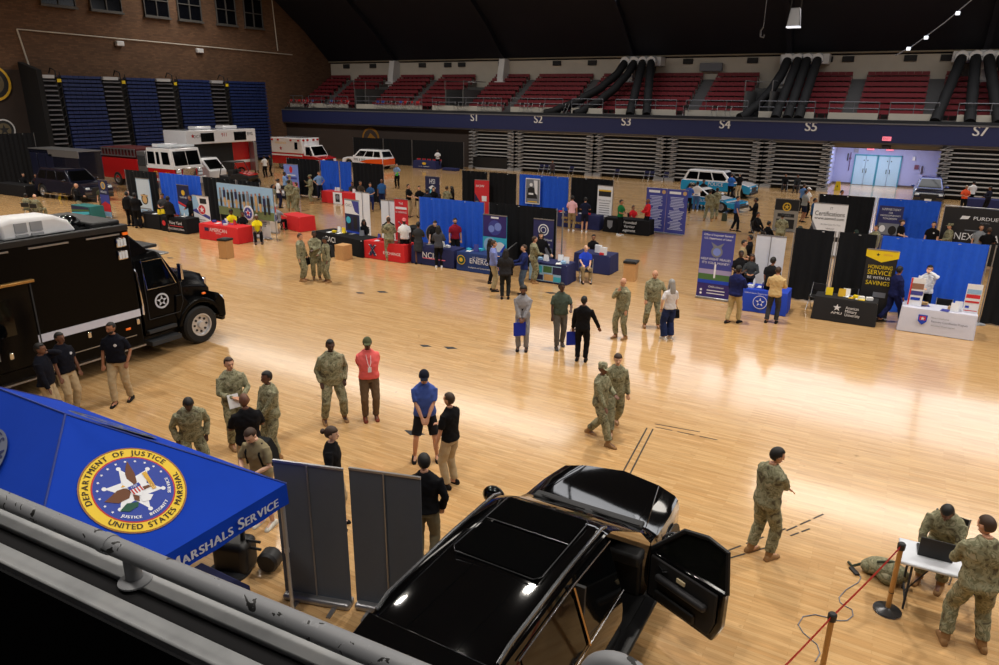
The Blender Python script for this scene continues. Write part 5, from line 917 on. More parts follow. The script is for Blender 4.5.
# hanging lamp and cable lights
t=thing('hanging_lamp','silver floodlight hanging on two rods from the dark ceiling','lamp',(-5.9,38,0)); z=10.25
m=M(); 
for s in (-1,1): m.tube([(s*.22,0,z+.35),(s*.22,0,z+8.6)],.03,6)
obj('hanger_rod',m,dkgrey,t); m=M(); m.loft([[(-.2,-.12,z+.4),(.2,-.12,z+.4),(.2,.2,z+.4),(-.2,.2,z+.4)],[(-.3,-.2,z-.4),(.3,-.2,z-.4),(.3,.2,z-.4),(-.3,.2,z-.4)]]); obj('lamp_housing',m,steel,t,bevel=.03)
m=M(); m.bx(-.3,.3,-.22,.22,z-.46,z-.4); obj('lamp_rim',m,mat('lamp_glow',(235,240,250),.4,emit=1.2),t)
t=thing('cable_string','sagging cable with three small white lights at upper right','cable',(0,0,0)); m=M(); m.tube([(-2.3,60.3,9.7),(-1.3,59.9,10.3),(.3,58.8,11.6),(2.2,57,13.4)],.035,6); obj('cable',m,gr,t)
for p in ((-1.55,59.8,10.1),(-.6,59.3,10.75),(.95,58.2,12.1)): m=M(); m.box(p,(.26,.2,.22)); obj('small_light',m,mat('lamp_glow'),t,bevel=.03)

t=thing('hanging_hook','thin cable with a small hook hanging from the ceiling left of the lamp','cable',(-8.6,45,0)); m=M(); m.tube([(0,0,10.5),(0,0,19)],.02,5); obj('cable',m,gr,t); m=M(); m.tube([(0,0,10.5),(-.12,0,10.3),(-.1,0,10.0),(.08,0,9.95),(.1,0,10.1)],.04,6); obj('hook',m,gr,t)
# ================================================================ PEOPLE
# one figure builder: joints are posed, limbs and torso are tapering sections merged into one continuous skin
def V(*a): return Vector(a)
ARM={ # wrist target for the right hand (x outwards), elbow hint, curl
 'down':((.27,.05,.84),(.5,-1,.0)),'relaxed':((.24,.12,.88),(.6,-1,0)),'clasp':((.045,.25,.93),(1,-.5,0)),'back':((.05,-.19,.96),(1,-.4,0)),'pocket':((.235,.07,.93),(.9,-.9,0)),
 'hip':((.19,.07,1.03),(1,-.5,0)),'chin':((.04,.19,1.44),(.4,.4,-1)),'ear':((.10,.10,1.56),(.9,.3,-.6)),'gesture':((.2,.38,1.14),(.6,-.5,-1)),'reach':((.22,.52,1.10),(.6,-.3,-1)),'hold':((.10,.29,1.12),(.8,-.2,-1)),
 'cross':((-.10,.22,1.17),(1,.3,-.6)),'swingf':((.24,.26,.90),(.5,-1,-.2)),'swingb':((.26,-.22,.88),(.5,-1,.2)),'out':((.42,.12,.92),(.3,-1,0)),'lap':((.10,.36,.98),(.8,-.4,-.5)),'table':((.16,.44,1.14),(.8,-.3,-.8)),'face':((.02,.16,1.60),(.9,.4,-.5)),'up':((.16,.30,1.38),(.7,.0,-1))}
LEG={'stand':((.105,.0),(.105,.0)),'wide':((.20,.0),(.20,.0)),'stride':((.09,.30),(.09,-.30)),'step':((.10,.16),(.10,-.14)),'shift':((.12,.06),(.14,-.04)),'cross':((.02,.10),(.08,0)),'sit':((.13,.44),(.13,.44)),'sitb':((.15,.50),(.12,.30))}
def ik(a,c,l1,l2,hint):
    d=c-a; L=d.length; mx=(l1+l2)*.995
    if L>mx: c=a+d*(mx/L); d=c-a; L=mx
    k=(l1*l1-l2*l2+L*L)/(2*L); h=math.sqrt(max(l1*l1-k*k,0)); u=d.normalized(); p=(hint-u*hint.dot(u)); p=p.normalized() if p.length>1e-6 else V(0,1,0)
    return a+u*k+p*h,c
def figure(pose,g=1.0,near=False,woman=False):
    """pose=(armR,armL,legs,lean,head_yaw,head_pitch); returns dict of garment key -> M"""
    aR,aL,lg,lean,hy,hp=pose; sit=lg.startswith('sit'); dz=-.45 if sit else (-.03 if lg in('stride','wide') else 0)
    hipz=.92+dz; piv=V(0,0,hipz)
    RL=Matrix.Rotation(R(-lean),3,'X')
    def up(p): return piv+RL@(V(*p)+V(0,0,dz)-piv)
    sw=.19 if not woman else .165
    J={}
    for s,a,k in ((1,aR,'R'),(-1,aL,'L')):
        sh=up((s*sw,0,1.425)); tgt,hint=ARM[a]; t=list(tgt)
        if sit and a in('down','relaxed','pocket','clasp'): t=[.16,.34,1.06]
        if a=='cross' and s<0: t=[-.08,.26,1.13]
        if a in('table','lap') : pass
        w=up((s*t[0],t[1],t[2])); el,w=ik(sh,w,.285*1,.255*1,V(s*hint[0],hint[1],hint[2])); J[k]=(sh,el,w)
    L={}
    for s,k,(fx,fy) in ((1,'R',LEG[lg][0]),(-1,'L',LEG[lg][1])):
        hp_=V(s*.095,0,hipz); an=V(s*fx,fy,.095 if not(lg=='stride' and fy<0) else .15); kn,an=ik(hp_,an,.43,.42,V(s*.15,1,.25 if sit else 0)); 
        if sit: kn=V(s*.14,.43,.50); an=V(s*fx,fy,.095)
        L[k]=(hp_,kn,an)
    neck0=up((0,-.005,1.47)); hm=Matrix.Rotation(R(hy),3,'Z')@Matrix.Rotation(R(-hp),3,'X'); nb=up((0,.005,1.527)); 
    def hd(p): return nb+RL@(hm@(V(*p)*1.07))
    def torso(m,inf,z0,g_=g):
        S_=[(.86,.150,.105,0),(.93,.172,.118,-.005),(1.0,.168,.112,0),(1.10,.150 if not woman else .132,.104,.005),(1.2,.160 if not woman else .142,.108,.008),(1.3,.180 if not woman else .158,.117,.008),(1.38,.188 if not woman else .164,.110,0),(1.44,.168 if not woman else .148,.094,-.005),(1.475,.125,.078,-.008),(1.51,.082,.064,-.006),(1.535,.060,.056,-.002)]
        rings=[]
        for z,rx,ry,oy in S_:
            if z<z0-.001: continue
            gg=g_ if z<1.35 else 1+(g_-1)*.4; c=up((0,oy+(.03*(g_-1)/.2 if .95<z<1.3 and g_>1.05 else 0),z)) if z>.9 or not sit else V(0,0,z+dz)
            rr=[]
            for k in range(20):
                a=2*PI*k/20; cx=math.copysign(abs(math.cos(a))**.85,math.cos(a)); cy=math.copysign(abs(math.sin(a))**.85,math.sin(a))
                rr.append(tuple(c+RL@V(cx*(rx*gg+inf),cy*(ry*gg+inf),0)))
            rings.append(rr)
        m.loft(rings)
    def limb(m,pts,rs,n=12): m.tube(pts,rs,n)
    out={}; b=M()
    torso(b,-.024,.86)
    for k in 'RL':
        hp_,kn,an=L[k]; limb(b,[hp_,hp_.lerp(kn,.5),kn,kn.lerp(an,.35),an],[.078,.066,.05,.05,.034]); s=1 if k=='R' else -1
        limb(b,[an+V(0,-.03,-.03),an+V(0,.05,-.045),an+V(s*.01,.15,-.065)],[.035,.038,.026])
        sh,el,w=J[k]; limb(b,[sh-V(s*.02,0,.015),sh.lerp(el,.5),el,el.lerp(w,.4),w],[.036,.038,.035,.036,.026])
        # hand
        d=(w-el).normalized(); side=V(s,0,0); sd=(side-d*side.dot(d)); sd=sd.normalized() if sd.length>.2 else d.orthogonal().normalized(); nn=d.cross(sd)*s
        if lean is not None and nn.y<0 and k: nn=nn*1
        pr_=w+d*.085; m=b
        m.tube([w-d*.01,w+d*.03,pr_],[(.024,.019),(.036,.017),(.040,.016)],10,side=tuple(sd))
        fr=.0095 if near else .011
        for i,(o,l) in enumerate(((-.030,.062),(-.010,.074),(.010,.070),(.030,.056))):
            p0=pr_+sd*o*1.05-d*.012; p1=p0+d*l*.5-nn*.004*i*.5; p2=p1+(d*.8+nn*(.55 if aR!='down' else .35)).normalized()*l*.5
            m.tube([p0,p1,p2],[fr,fr*.95,fr*.75],6)
        th=w+d*.02-sd*s*.0; t0=w+d*.025-sd*s*.028*s; m.tube([t0,t0+(d*.75-sd*.65*s*s).normalized()*.04,t0+(d*.95-sd*.3).normalized()*.075],[.012,.011,.009],6)
    limb(b,[neck0-V(0,0,.02),nb+V(0,0,.03)],[.056*min(g,1.12),.052*min(g,1.1)])
    # head: skull, jaw, nose, ears, brow
    b.ell(hd((0,.012,.145)),(.079,.098,.105),18,12,rot=RL@hm); b.ell(hd((0,.035,.085)),(.060,.066,.066),14,9,rot=RL@hm)
    b.tube([hd((0,.098,.135)),hd((0,.118,.100)),hd((0,.100,.092))],[.011,.016,.011],8); 
    for s in (-1,1): b.ell(hd((s*.075,.005,.125)),(.012,.02,.03),8,6,rot=RL@hm)
    b.tube([hd((-.035,.094,.155)),hd((0,.101,.156)),hd((.035,.094,.155))],.011,6)
    out['body']=b
    def arms(m,end,inf,cuff=0):
        for k in 'RL':
            sh,el,w=J[k]
            if end=='short': e=sh.lerp(el,.82); limb(m,[sh-V((1 if k=='R' else -1)*.02,0,.0),sh.lerp(e,.5),e],[.066+inf,.064+inf,.062+inf])
            else: limb(m,[sh,sh.lerp(el,.5),el,el.lerp(w,.5),w],[.062+inf,.06+inf,.052+inf,.048+inf,.041+inf])
    for key,z0,inf in (('tee',.93,.016),('long',.93,.018),('jacket',.86,.03)):
        m=M(); torso(m,inf,z0); arms(m,'short' if key=='tee' else 'long',.0 if key=='tee' else .006); out[key]=m
    def legs(m,frac,inf,boot=False,loose=1):
        for k in 'RL':
            hp_,kn,an=L[k]; 
            if frac>=1: limb(m,[hp_+V(0,0,.03),hp_.lerp(kn,.5),kn,kn.lerp(an,.5),an+(kn-an)*(.12 if boot else .02)],[.096*min(g,1.15),.086+inf,.068+inf,.062+inf*loose,.056+inf*loose])
            else: limb(m,[hp_+V(0,0,.03),hp_.lerp(kn,.5),hp_.lerp(kn,frac)],[.096,.094,.09])
        S2=[(.86,.150,.105),(.93,.168,.115),(1.0,.160,.108),(1.03,.152,.104)] if not sit else [(.86,.160,.125),(.93,.172,.125),(1.0,.165,.112),(1.03,.152,.104)]
        rings=[]
        for z,rx,ry in S2: rings.append([tuple(piv+(RL if z>.95 else Matrix.Identity(3))@(V(math.cos(a)*(rx*g+.003),math.sin(a)*(ry*g+.003),z+dz)-piv)) for a in [2*PI*q/20 for q in range(20)]])
        m.loft(rings)
    m=M(); legs(m,1,.012); out['trousers']=m
    m=M(); legs(m,1,.022,True); out['bdu']=m
    m=M(); legs(m,1,.03,False,1.5); out['wide']=m
    m=M(); legs(m,.86,.0); out['shorts']=m
    m=M(); rings=[]
    for z,rx,ry in ((.56,.19,.16),(.7,.19,.15),(.86,.18,.13),(.95,.165,.115),(1.04,.145,.10)): rings.append([tuple(V(math.cos(a)*rx*g,math.sin(a)*ry*g,z+dz)) for a in [2*PI*q/20 for q in range(20)]])
    m.loft(rings); torso(m,.008,.93); arms(m,'short',-.008); out['dress']=m
    if not sit: pass
    # shoes
    for nm,top in (('shoe',.075),('boot',.26)):
        for k in 'RL':
            hp_,kn,an=L[k]; s=1 if k=='R' else -1; m=M(); u=(kn-an).normalized(); a0=V(an.x,an.y,0); z=an.z-.095
            def rg(y,w_,h,hh=0): return [(a0.x+s*.012+w_*cx,a0.y+y,z+hh+h*cz) for cx,cz in ((-.8,0),(.8,0),(1,.35),(.75,.85),(.3,1),(-.3,1),(-.75,.85),(-1,.35))]
            m.loft([rg(-.085,.03,.07),rg(-.06,.042,.085),rg(.0,.043,.10),rg(.06,.045,.08),(rg(.13,.048,.055)),rg(.18,.04,.042),rg(.2,.022,.03)])
            if nm=='boot': m.tube([an+V(0,-.01,-.04),an+u*.1,an+u*.19],[.052,.056,.06],12)
            out[nm+k]=m
    # hair shells and hats, built on the head frame
    def dome(rx,ry,rz,c,cond,n=20,mm=12,thick=.0):
        m=M(); vs=[];idx={}; fs=[]
        pts=[[(math.cos(2*PI*k/n)*math.sin(PI*i/mm),math.sin(2*PI*k/n)*math.sin(PI*i/mm),math.cos(PI*i/mm)) for k in range(n)] for i in range(mm+1)]
        for i in range(mm):
            for k in range(n):
                q=[pts[i][k],pts[i][(k+1)%n],pts[i+1][(k+1)%n],pts[i+1][k]]; cc=[sum(v[j] for v in q)/4 for j in range(3)]
                if cond(*cc):
                    f=[]
                    for v in q:
                        key=tuple(round(t,4) for t in v)
                        if key not in idx: idx[key]=len(vs); vs.append(tuple(hd((c[0]+v[0]*rx,c[1]+v[1]*ry,c[2]+v[2]*rz))))
                        if idx[key] not in f: f.append(idx[key])
                    if len(f)>2: fs.append(tuple(f))
        m.add(vs,fs); return m
    cc=(0,.008,.15)
    out['hair_short']=dome(.081,.100,.104,cc,lambda x,y,z: z>.46 if y>.35 else z>(-.72 if y<-.15 else -.1))
    out['hair_crop']=dome(.077,.096,.101,cc,lambda x,y,z: z>.52 if y>.3 else z>(-.62 if y<-.2 else -.08))
    out['hair_curly']=dome(.090,.105,.118,cc,lambda x,y,z: z>.28 if y>.35 else z>(-.4 if y<0 else -.1))
    m=dome(.082,.101,.106,cc,lambda x,y,z: z>.25 if y>.4 else (z>-.85 if y<.25 else z>-.3)); 
    m.tube([hd((0,-.05,.12)),hd((0,-.085,.0)),hd((0,-.09,-.12)),hd((0,-.08,-.2))],[(.075,.05),(.085,.04),(.08,.035),(.05,.02)],12,side=tuple(RL@hm@V(1,0,0))); 
    for s in (-1,1): m.tube([hd((s*.07,.0,.13)),hd((s*.085,.0,.02)),hd((s*.085,.01,-.1))],[.03,.032,.02],8)
    out['hair_long']=m
    m=dome(.081,.100,.104,cc,lambda x,y,z: z>.30 if y>.35 else z>(-.45 if y<0 else -.1)); m.ell(hd((0,-.115,.17)),(.04,.035,.04),12,8); out['hair_bun']=m
    out['beard']=dome(.062,.070,.066,(0,.035,.082),lambda x,y,z: z<.05 and y>-.1 and not(y>.85 and z>-.25),n=18)
    m=dome(.084,.103,.108,cc,lambda x,y,z: z>.12); 
    m.loft([[tuple(hd((x,y,z))) for x,y,z in q] for q in ([(-.06,.085,.168),(.06,.085,.168),(.06,.085,.176),(-.06,.085,.176)],[(-.055,.165,.150),(.055,.165,.150),(.055,.165,.156),(-.055,.165,.156)])]); out['cap']=m
    m=M(); m.tube([hd((0,.005,.16)),hd((0,.0,.235)),hd((0,.0,.25))],[(.086,.104),(.090,.106),(.080,.095)],18,side=tuple(RL@hm@V(1,0,0))); m.loft([[tuple(hd((x,y,z))) for x,y,z in q] for q in ([(-.06,.09,.162),(.06,.09,.162),(.06,.09,.170),(-.06,.09,.170)],[(-.05,.16,.148),(.05,.16,.148),(.05,.16,.154),(-.05,.16,.154)])]); out['patrol_cap']=m
    for s,k in ((-1,'L'),(1,'R')):
        m=M(); m.ell(hd((s*.03,.098,.138)),(.011,.006,.006),8,5,rot=RL@hm); out['eye'+k]=m
    m=M(); m.tube([hd((-.022,.094,.068)),hd((0,.101,.066)),hd((.022,.094,.068))],.006,6); out['lips']=m
    # shirt front and tie for suits
    m=M(); f=lambda x,z,o: tuple(up((x,.118*g+o,z))); m.add([f(-.05,1.47,-.045),f(.05,1.47,-.045),f(0,1.14,.022),f(-.03,1.3,.018),f(.03,1.3,.018)],[(0,3,2,4,1)]); out['shirt_front']=m
    m=M(); m.add([f(-.018,1.455,-.03),f(.018,1.455,-.03),f(.025,1.18,.03),f(0,1.13,.032),f(-.025,1.18,.03)],[(0,4,3,2,1)]); out['tie']=m
    m=M(); q=up((0,-.2,1.25)); m.loft([[tuple(up((x,y,z))) for x,y in ((-.15,-.13),(.15,-.13),(.13,-.30),(-.13,-.30))] for z in (.98,1.2)]+[[tuple(up((x,y,1.43))) for x,y in ((-.12,-.12),(.12,-.12),(.10,-.24),(-.10,-.24))]])
    for s in (-1,1): m.tube([up((s*.10,-.12,1.42)),up((s*.11,0,1.49)),up((s*.12,.12,1.36)),up((s*.14,.1,1.15)),up((s*.15,-.1,1.05))],.018,6)
    out['backpack']=m
    m=M(); m.tube([up((-.15,.125*g,1.36)),up((-.09,.14*g,1.36))],.002,4); out['_J']={'R':J['R'][2],'L':J['L'][2],'chest':up((-.08,.13*g,1.33)),'neck':neck0,'up':up}
    return out
PMESH={}; PQ=[]; PJ={}
SKIN={'a':(224,178,150),'b':(205,152,122),'c':(160,110,82),'d':(112,74,56),'e':(78,52,42)}
def skin(k): return mat('skin_'+k,SKIN[k],.55,noise=.05)
hairm={'k':mat('black_hair',(20,17,16),.6),'b':mat('brown_hair',(62,42,28),.6),'g':mat('grey_hair',(150,148,146),.6),'w':mat('pale_hair',(196,186,170),.6)}
def wear(c,nm=None):
    if c=='camo': return CAMO()
    return mat('cloth_%d_%d_%d'%c,c,.9,noise=.08,spec=.2)
boots=mat('tan_boot',(150,112,70),.8)
PEOPLE=[]
def P(lb,head=None,feet=None,at=None,h=1.76,face=0,arms=('down','down'),legs='stand',lean=0,hd_=(0,0),sk='c',hair=('hair_short','k'),top=('long',(40,40,40)),bot=('trousers',(50,50,55)),shoe=(30,28,28),g=1.0,woman=False,beard=False,extra=(),near=False,hat=None,z=0,grp=None):
    """head / feet: photo pixels of crown and feet, used to find the standing place; face: 0 towards the camera, 90 right, 180 away, -90 left"""
    sit=legs.startswith('sit'); tz=(h-.45*h/1.78) if sit else h
    if lean>25: tz-=.2
    if feet: p=G(*feet)
    elif at: p=Vector((at[0],at[1],0))
    else: p=G(head[0],head[1],tz-.03)
    p.z=z
    tocam=math.atan2(-p.y,-p.x); yaw=tocam+R(face)-PI/2
    PEOPLE.append(dict(lb=lb,p=p,h=h,yaw=yaw,key=(arms[0],arms[1],legs,lean,hd_[0],hd_[1]),sk=sk,hair=hair,top=top,bot=bot,shoe=shoe,g=g,woman=woman,beard=beard,extra=extra,near=near,hat=hat,grp=grp))
REM={'body','tee','long','jacket','trousers','bdu','wide','shorts','dress'}
def build_people():
    need={}
    for q in PEOPLE:
        fk=(q['key'],q['g'],q['near'],q['woman'])
        if fk not in PJ: PJ[fk]=figure(q['key'],q['g'],q['near'],q['woman'])
        keys=['body',q['top'][0]]
        if q['bot']: keys.append(q['bot'][0])
        for k in keys: need[(fk,k)]=1
    tmp=[]
    for (fk,k) in need:
        f=PJ[fk][k]; me=mesh('t',f,[None],0); o=bpy.data.objects.new('t',me); COL.objects.link(o)
        md=o.modifiers.new('r','REMESH'); md.mode='VOXEL'; md.voxel_size=(.0085 if k=='body' else .013) if fk[2] else (.013 if k=='body' else .02)
        sm=o.modifiers.new('s','SMOOTH'); sm.factor=.5; sm.iterations=1 if k=='body' else 3
        tmp.append((fk,k,o))
    dg=bpy.context.evaluated_depsgraph_get(); dg.update()
    for fk,k,o in tmp:
        me=bpy.data.meshes.new_from_object(o.evaluated_get(dg)); me.shade_smooth(); me.materials.clear(); me.materials.append(None)
        if k!='body' : wrinkle(me,k)
        PMESH[(fk,k)]=me
    for fk,k,o in tmp: d=o.data; bpy.data.objects.remove(o); bpy.data.meshes.remove(d)
    for q in PEOPLE: make_person(q)
def wrinkle(me,k):
    n=len(me.vertices); co=np.empty(n*3,np.float32); me.vertices.foreach_get('co',co); no=np.empty(n*3,np.float32); me.vertices.foreach_get('normal',no)
    co=co.reshape(-1,3); no=no.reshape(-1,3); x,y,z=co.T
    w_=np.sin(z*55+np.sin(x*21)*1.6+y*17)*np.sin(x*33+z*12)*.0035+np.sin(z*28+x*40)*.0025
    me.vertices.foreach_set('co',(co+no*w_[:,None]).ravel()); me.update()
def make_person(q):
    fk=(q['key'],q['g'],q['near'],q['woman']); f=PJ[fk]; t=bpy.data.objects.new('person',None); COL.objects.link(t); t.location=q['p']; t.rotation_euler=(0,0,q['yaw']); s=q['h']/1.78; t.scale=(s,s,s); t.empty_display_size=.2
    tag(t,q['lb'],'person',q['grp'])
    def part(nm,key,mt,lb=None):
        ck=(fk,key)
        if ck not in PMESH:
            me=mesh(key,f[key],[None],60); PMESH[ck]=me
        me=PMESH[ck]; o=bpy.data.objects.new(nm,me); COL.objects.link(o); o.parent=t
        sl=o.material_slots[0]; sl.link='OBJECT'; sl.material=mt
        if key in('shirt_front','tie','beard') or key.startswith('hair') or key=='cap': 
            md=o.modifiers.new('thick','SOLIDIFY'); md.thickness=.004; md.offset=1
        return o
    part('body','body',skin(q['sk']))
    tn,tc=q['top']; nmap={'tee':'short_sleeve_shirt','long':'long_sleeve_shirt','jacket':'jacket','dress':'dress'}
    part(nmap[tn] if not(tc=='camo') else 'uniform_jacket',tn,wear(tc))
    if q['bot']:
        bn,bc=q['bot']; part({'trousers':'trousers','bdu':'trousers','wide':'trousers','shorts':'shorts'}[bn],bn,wear(bc))
    sh='boot' if q['shoe']=='boot' else 'shoe'; sm=boots if sh=='boot' else wear(q['shoe'])
    for k in 'RL': part(sh,sh+k,sm)
    if q['hair']: part('hair',q['hair'][0],hairm[q['hair'][1]])
    if q['hat']: part('cap' if q['hat'][0]=='cap' else 'patrol_cap',q['hat'][0],wear(q['hat'][1]))
    if q['beard']: part('beard','beard',hairm['k'])
    if q['near']:
        part('eye','eyeL',mat('eye_dark',(30,22,20),.3)); part('eye','eyeR',mat('eye_dark')); part('lips','lips',mat('lips_'+q['sk'],tuple(int(c*.72) for c in SKIN[q['sk']]),.5))
    for e in q['extra']:
        k=e[0]
        if k in('shirt_front','tie','backpack'): part(k,k,wear(e[1]))
        elif k=='badge':
            m=M(); c=f['_J']['chest']; m.lathe([(.03,0),(.03,.012)],(c.x,c.y-.004,c.z),14,'y'); obj('chest_badge',m,wear(e[1]),t)
        elif k=='belt':
            m=M(); u=f['_J']['up']; m.loft([[tuple(u((math.cos(a)*(.172*q['g']),math.sin(a)*.124*q['g'],z))) for a in [2*PI*i/24 for i in range(24)]] for z in (.965,1.0)],cap=False); obj('belt',m,wear(e[1]),t)
        elif k=='lanyard':
            u=f['_J']['up']; m=M(); m.tube([u((-.05,.07*q['g'],1.47)),u((-.03,.175*q['g'],1.3)),u((0,.185*q['g'],1.22))],.006,5); m.tube([u((.05,.07*q['g'],1.47)),u((.03,.175*q['g'],1.3)),u((0,.185*q['g'],1.22))],.006,5); m.box(tuple(u((0,.192*q['g'],1.17))),(.07,.008,.1)); obj('lanyard_card',m,wear(e[1]),t)
        elif k=='skirt': pass
    # things held: separate objects
    for e in q['extra']:
        k=e[0]
        if k in('bag','tote','clip','phone','hosebag'):
            wpt=f['_J'][e[2]]; Mx=Matrix.Translation(q['p'])@Matrix.Rotation(q['yaw'],4,'Z')@Matrix.Scale(s,4); c=Mx@(wpt+V(0,.02,-.06)); m=M()
            if k=='tote':
                m.loft([[(-.16,-.03,-.42),(.16,-.03,-.42),(.16,.03,-.42),(-.16,.03,-.42)],[(-.17,-.015,-.05),(.17,-.015,-.05),(.17,.015,-.05),(-.17,.015,-.05)]]); r_='tote_bag'
                o=obj(r_,m,wear(e[1]),bevel=.01); h_=M(); h_.tube([(-.08,0,-.06),(-.05,0,.03),(.05,0,.03),(.08,0,-.06)],.008,6); obj('handle',h_,wear(e[1]),o)
            elif k=='bag':
                m.loft([[(-.16,-.07,-.26),(.16,-.07,-.26),(.16,.07,-.26),(-.16,.07,-.26)],[(-.14,-.05,0),(.14,-.05,0),(.14,.05,0),(-.14,.05,0)]]); o=obj('hand_bag',m,wear(e[1]),bevel=.03); h_=M(); h_.tube([(-.1,0,0),(-.06,0,.1),(.06,0,.1),(.1,0,0)],.01,6); obj('handle',h_,wear(e[1]),o)
            elif k=='clip':
                m.bx(-.1,.1,-.006,.006,-.13,.13); o=obj('clipboard',m,wear(e[1]))
            else:
                m.bx(-.035,.035,-.006,.006,-.07,.07); o=obj('phone',m,blackpl)
            o.location=c; o.rotation_euler=(0.3 if k=='clip' else 0,0,q['yaw']+(0.4 if k=='tote' else 0)); tag(o,e[3],{'tote':'bag','bag':'bag','clip':'clipboard','phone':'phone'}[k])
CM=dict(top=('jacket','camo'),bot=('bdu','camo'),shoe='boot')
BP=(15,15,19); KH=(178,158,126); PO=('tee',BP)
# foreground
P('camouflage soldier standing alone with crossed arms, back turned, right of the black SUV',feet=(759,556),h=1.8,face=140,arms=('cross','cross'),legs='shift',hd_=(-25,12),sk='b',near=True,g=1.05,**CM)
P('camouflage soldier seated at the white folding table, head bowed over a laptop',at=(1.30,10.72),h=1.8,face=-8,arms=('table','table'),legs='sit',lean=22,hd_=(0,22),sk='d',hair=('hair_crop','k'),near=True,**CM)
P('camouflage soldier standing at right edge, back turned, before the white folding table',feet=(962,646),h=1.82,face=-158,arms=('hold','hold'),legs='wide',lean=8,hd_=(30,10),sk='b',hair=('hair_crop','b'),near=True,g=1.08,**CM)
P('smiling soldier in camouflage without cap, walking right half of the pair in the centre',feet=(613,430),h=1.7,face=8,arms=('swingb','down'),legs='stride',hd_=(0,0),sk='a',hair=('hair_bun','b'),woman=True,near=True,**CM)
P('camouflage soldier with patrol cap walking in front, left half of the centre pair',feet=(598,441),h=1.68,face=62,arms=('swingf','hold'),legs='stride',hd_=(-20,0),sk='d',hair=('hair_crop','k'),hat=('patrol_cap','camo'),woman=True,near=True,**CM)
P('bald camouflage soldier touching his chin, left of the woman with navy jeans',feet=(620,338),h=1.76,face=-35,arms=('chin','relaxed'),legs='shift',hd_=(-10,0),sk='b',hair=None,near=True,**CM)
P('broad bald camouflage soldier talking to the long haired woman',feet=(651,327),h=1.78,face=8,arms=('relaxed','out'),legs='wide',hd_=(-20,8),sk='b',hair=None,near=True,g=1.15,**CM)
P('woman with long grey hair, pale top and wide navy jeans holding a black bag',feet=(667,339),h=1.74,face=-150,arms=('relaxed','pocket'),sk='a',hair=('hair_long','g'),top=('tee',(214,212,216)),bot=('wide',(32,44,84)),shoe=(220,210,200),woman=True,near=True,extra=(('bag',BP,'R','black shoulder bag of the woman in wide navy jeans'),))
P('bearded man in grey suit and dark tie with a blue tote bag, centre floor',feet=(522,350),h=1.8,face=-5,arms=('clasp','clasp'),hd_=(0,0),sk='d',hair=('hair_curly','k'),beard=True,top=('jacket',(146,146,152)),bot=('trousers',(142,142,148)),near=True,extra=(('shirt_front',(210,212,216)),('tie',(30,30,36)),('tote',(34,50,160),'R','blue tote bag hanging from the grey suited man')))
P('man in dark green shirt and grey trousers reaching his arm out to the right',feet=(559,347),h=1.82,face=12,arms=('relaxed','gesture'),legs='step',hd_=(20,0),sk='e',hair=('hair_crop','k'),top=('tee',(72,84,74)),bot=('trousers',(96,92,86)),shoe=(60,62,62),near=True,g=1.12)
P('person in black suit seen from behind with a blue bag, beside green shirted man',feet=(581,361),h=1.74,face=172,arms=('out','down'),sk='d',hair=('hair_crop','k'),top=('jacket',BP),bot=('trousers',BP),near=True,extra=(('tote',(34,50,160),'L','blue tote bag hanging from the black suited person'),))
P('soldier in camouflage with hands in pockets, left of the coral shirt',feet=(335,421),h=1.84,face=10,arms=('pocket','pocket'),legs='wide',hd_=(0,5),sk='e',hair=('hair_crop','k'),near=True,g=1.15,**CM)
P('man in coral pink shirt, brown trousers and camouflage cap with a white lanyard card',feet=(371,419),h=1.82,face=6,arms=('back','back'),legs='stand',hd_=(-5,4),sk='d',hair=('hair_crop','k'),hat=('cap',(84,88,62)),top=('tee',(236,106,104)),bot=('trousers',(104,84,64)),shoe=(120,56,40),near=True,g=1.15,extra=(('lanyard',(235,235,238)),))
P('man in blue tee shirt, black shorts and dark cap, head bowed',feet=(426,459),h=1.84,face=0,arms=('clasp','clasp'),legs='wide',hd_=(0,12),sk='b',hair=('hair_crop','k'),hat=('cap',(28,30,44)),top=('tee',(66,88,160)),bot=('shorts',(24,24,28)),shoe=(20,20,22),near=True,g=1.12)
P('man in black polo and khaki trousers seen from behind beside the blue tee shirt',feet=(451,486),h=1.76,face=-128,arms=('hold','relaxed'),sk='b',hair=('hair_crop','b'),top=PO,bot=('trousers',KH),near=True,extra=(('belt',(120,100,60)),))
P('dark haired man in black sweater, back turned, between grey banner and black SUV',head=(424,457),h=1.8,face=170,arms=('pocket','pocket'),hd_=(20,0),sk='b',top=('long',BP),bot=('trousers',(116,108,86)),near=True,g=1.08)
P('woman with dark bun in black top, half hidden behind the left grey banner',head=(330,429),h=1.74,face=75,arms=('down','down'),sk='a',hair=('hair_bun','b'),top=('tee',BP),bot=('trousers',KH),woman=True,near=True)
P('bald man in black polo, back turned, in the middle of the soldier group',head=(244,396),h=1.8,face=-172,arms=('hold','hold'),hd_=(10,0),sk='d',hair=None,top=PO,bot=('trousers',KH),near=True,g=1.15)
P('smiling camouflage soldier holding papers, tallest of the left group',head=(228,359),h=1.84,face=20,arms=('hold','hold'),hd_=(0,0),sk='b',hair=('hair_crop','b'),near=True,extra=(('clip',(230,232,236),'R','white clipboard held by the smiling soldier'),),**CM)
P('camouflage soldier facing left on the right side of the left group',head=(267,373),h=1.74,face=-60,arms=('clasp','clasp'),sk='d',hair=('hair_short','k'),near=True,**CM)
P('camouflage soldier looking down with hands on hips, behind the blue tent',head=(185,390),h=1.76,face=5,arms=('pocket','pocket'),legs='wide',lean=14,hd_=(0,22),sk='e',hair=('hair_short','k'),near=True,**CM)
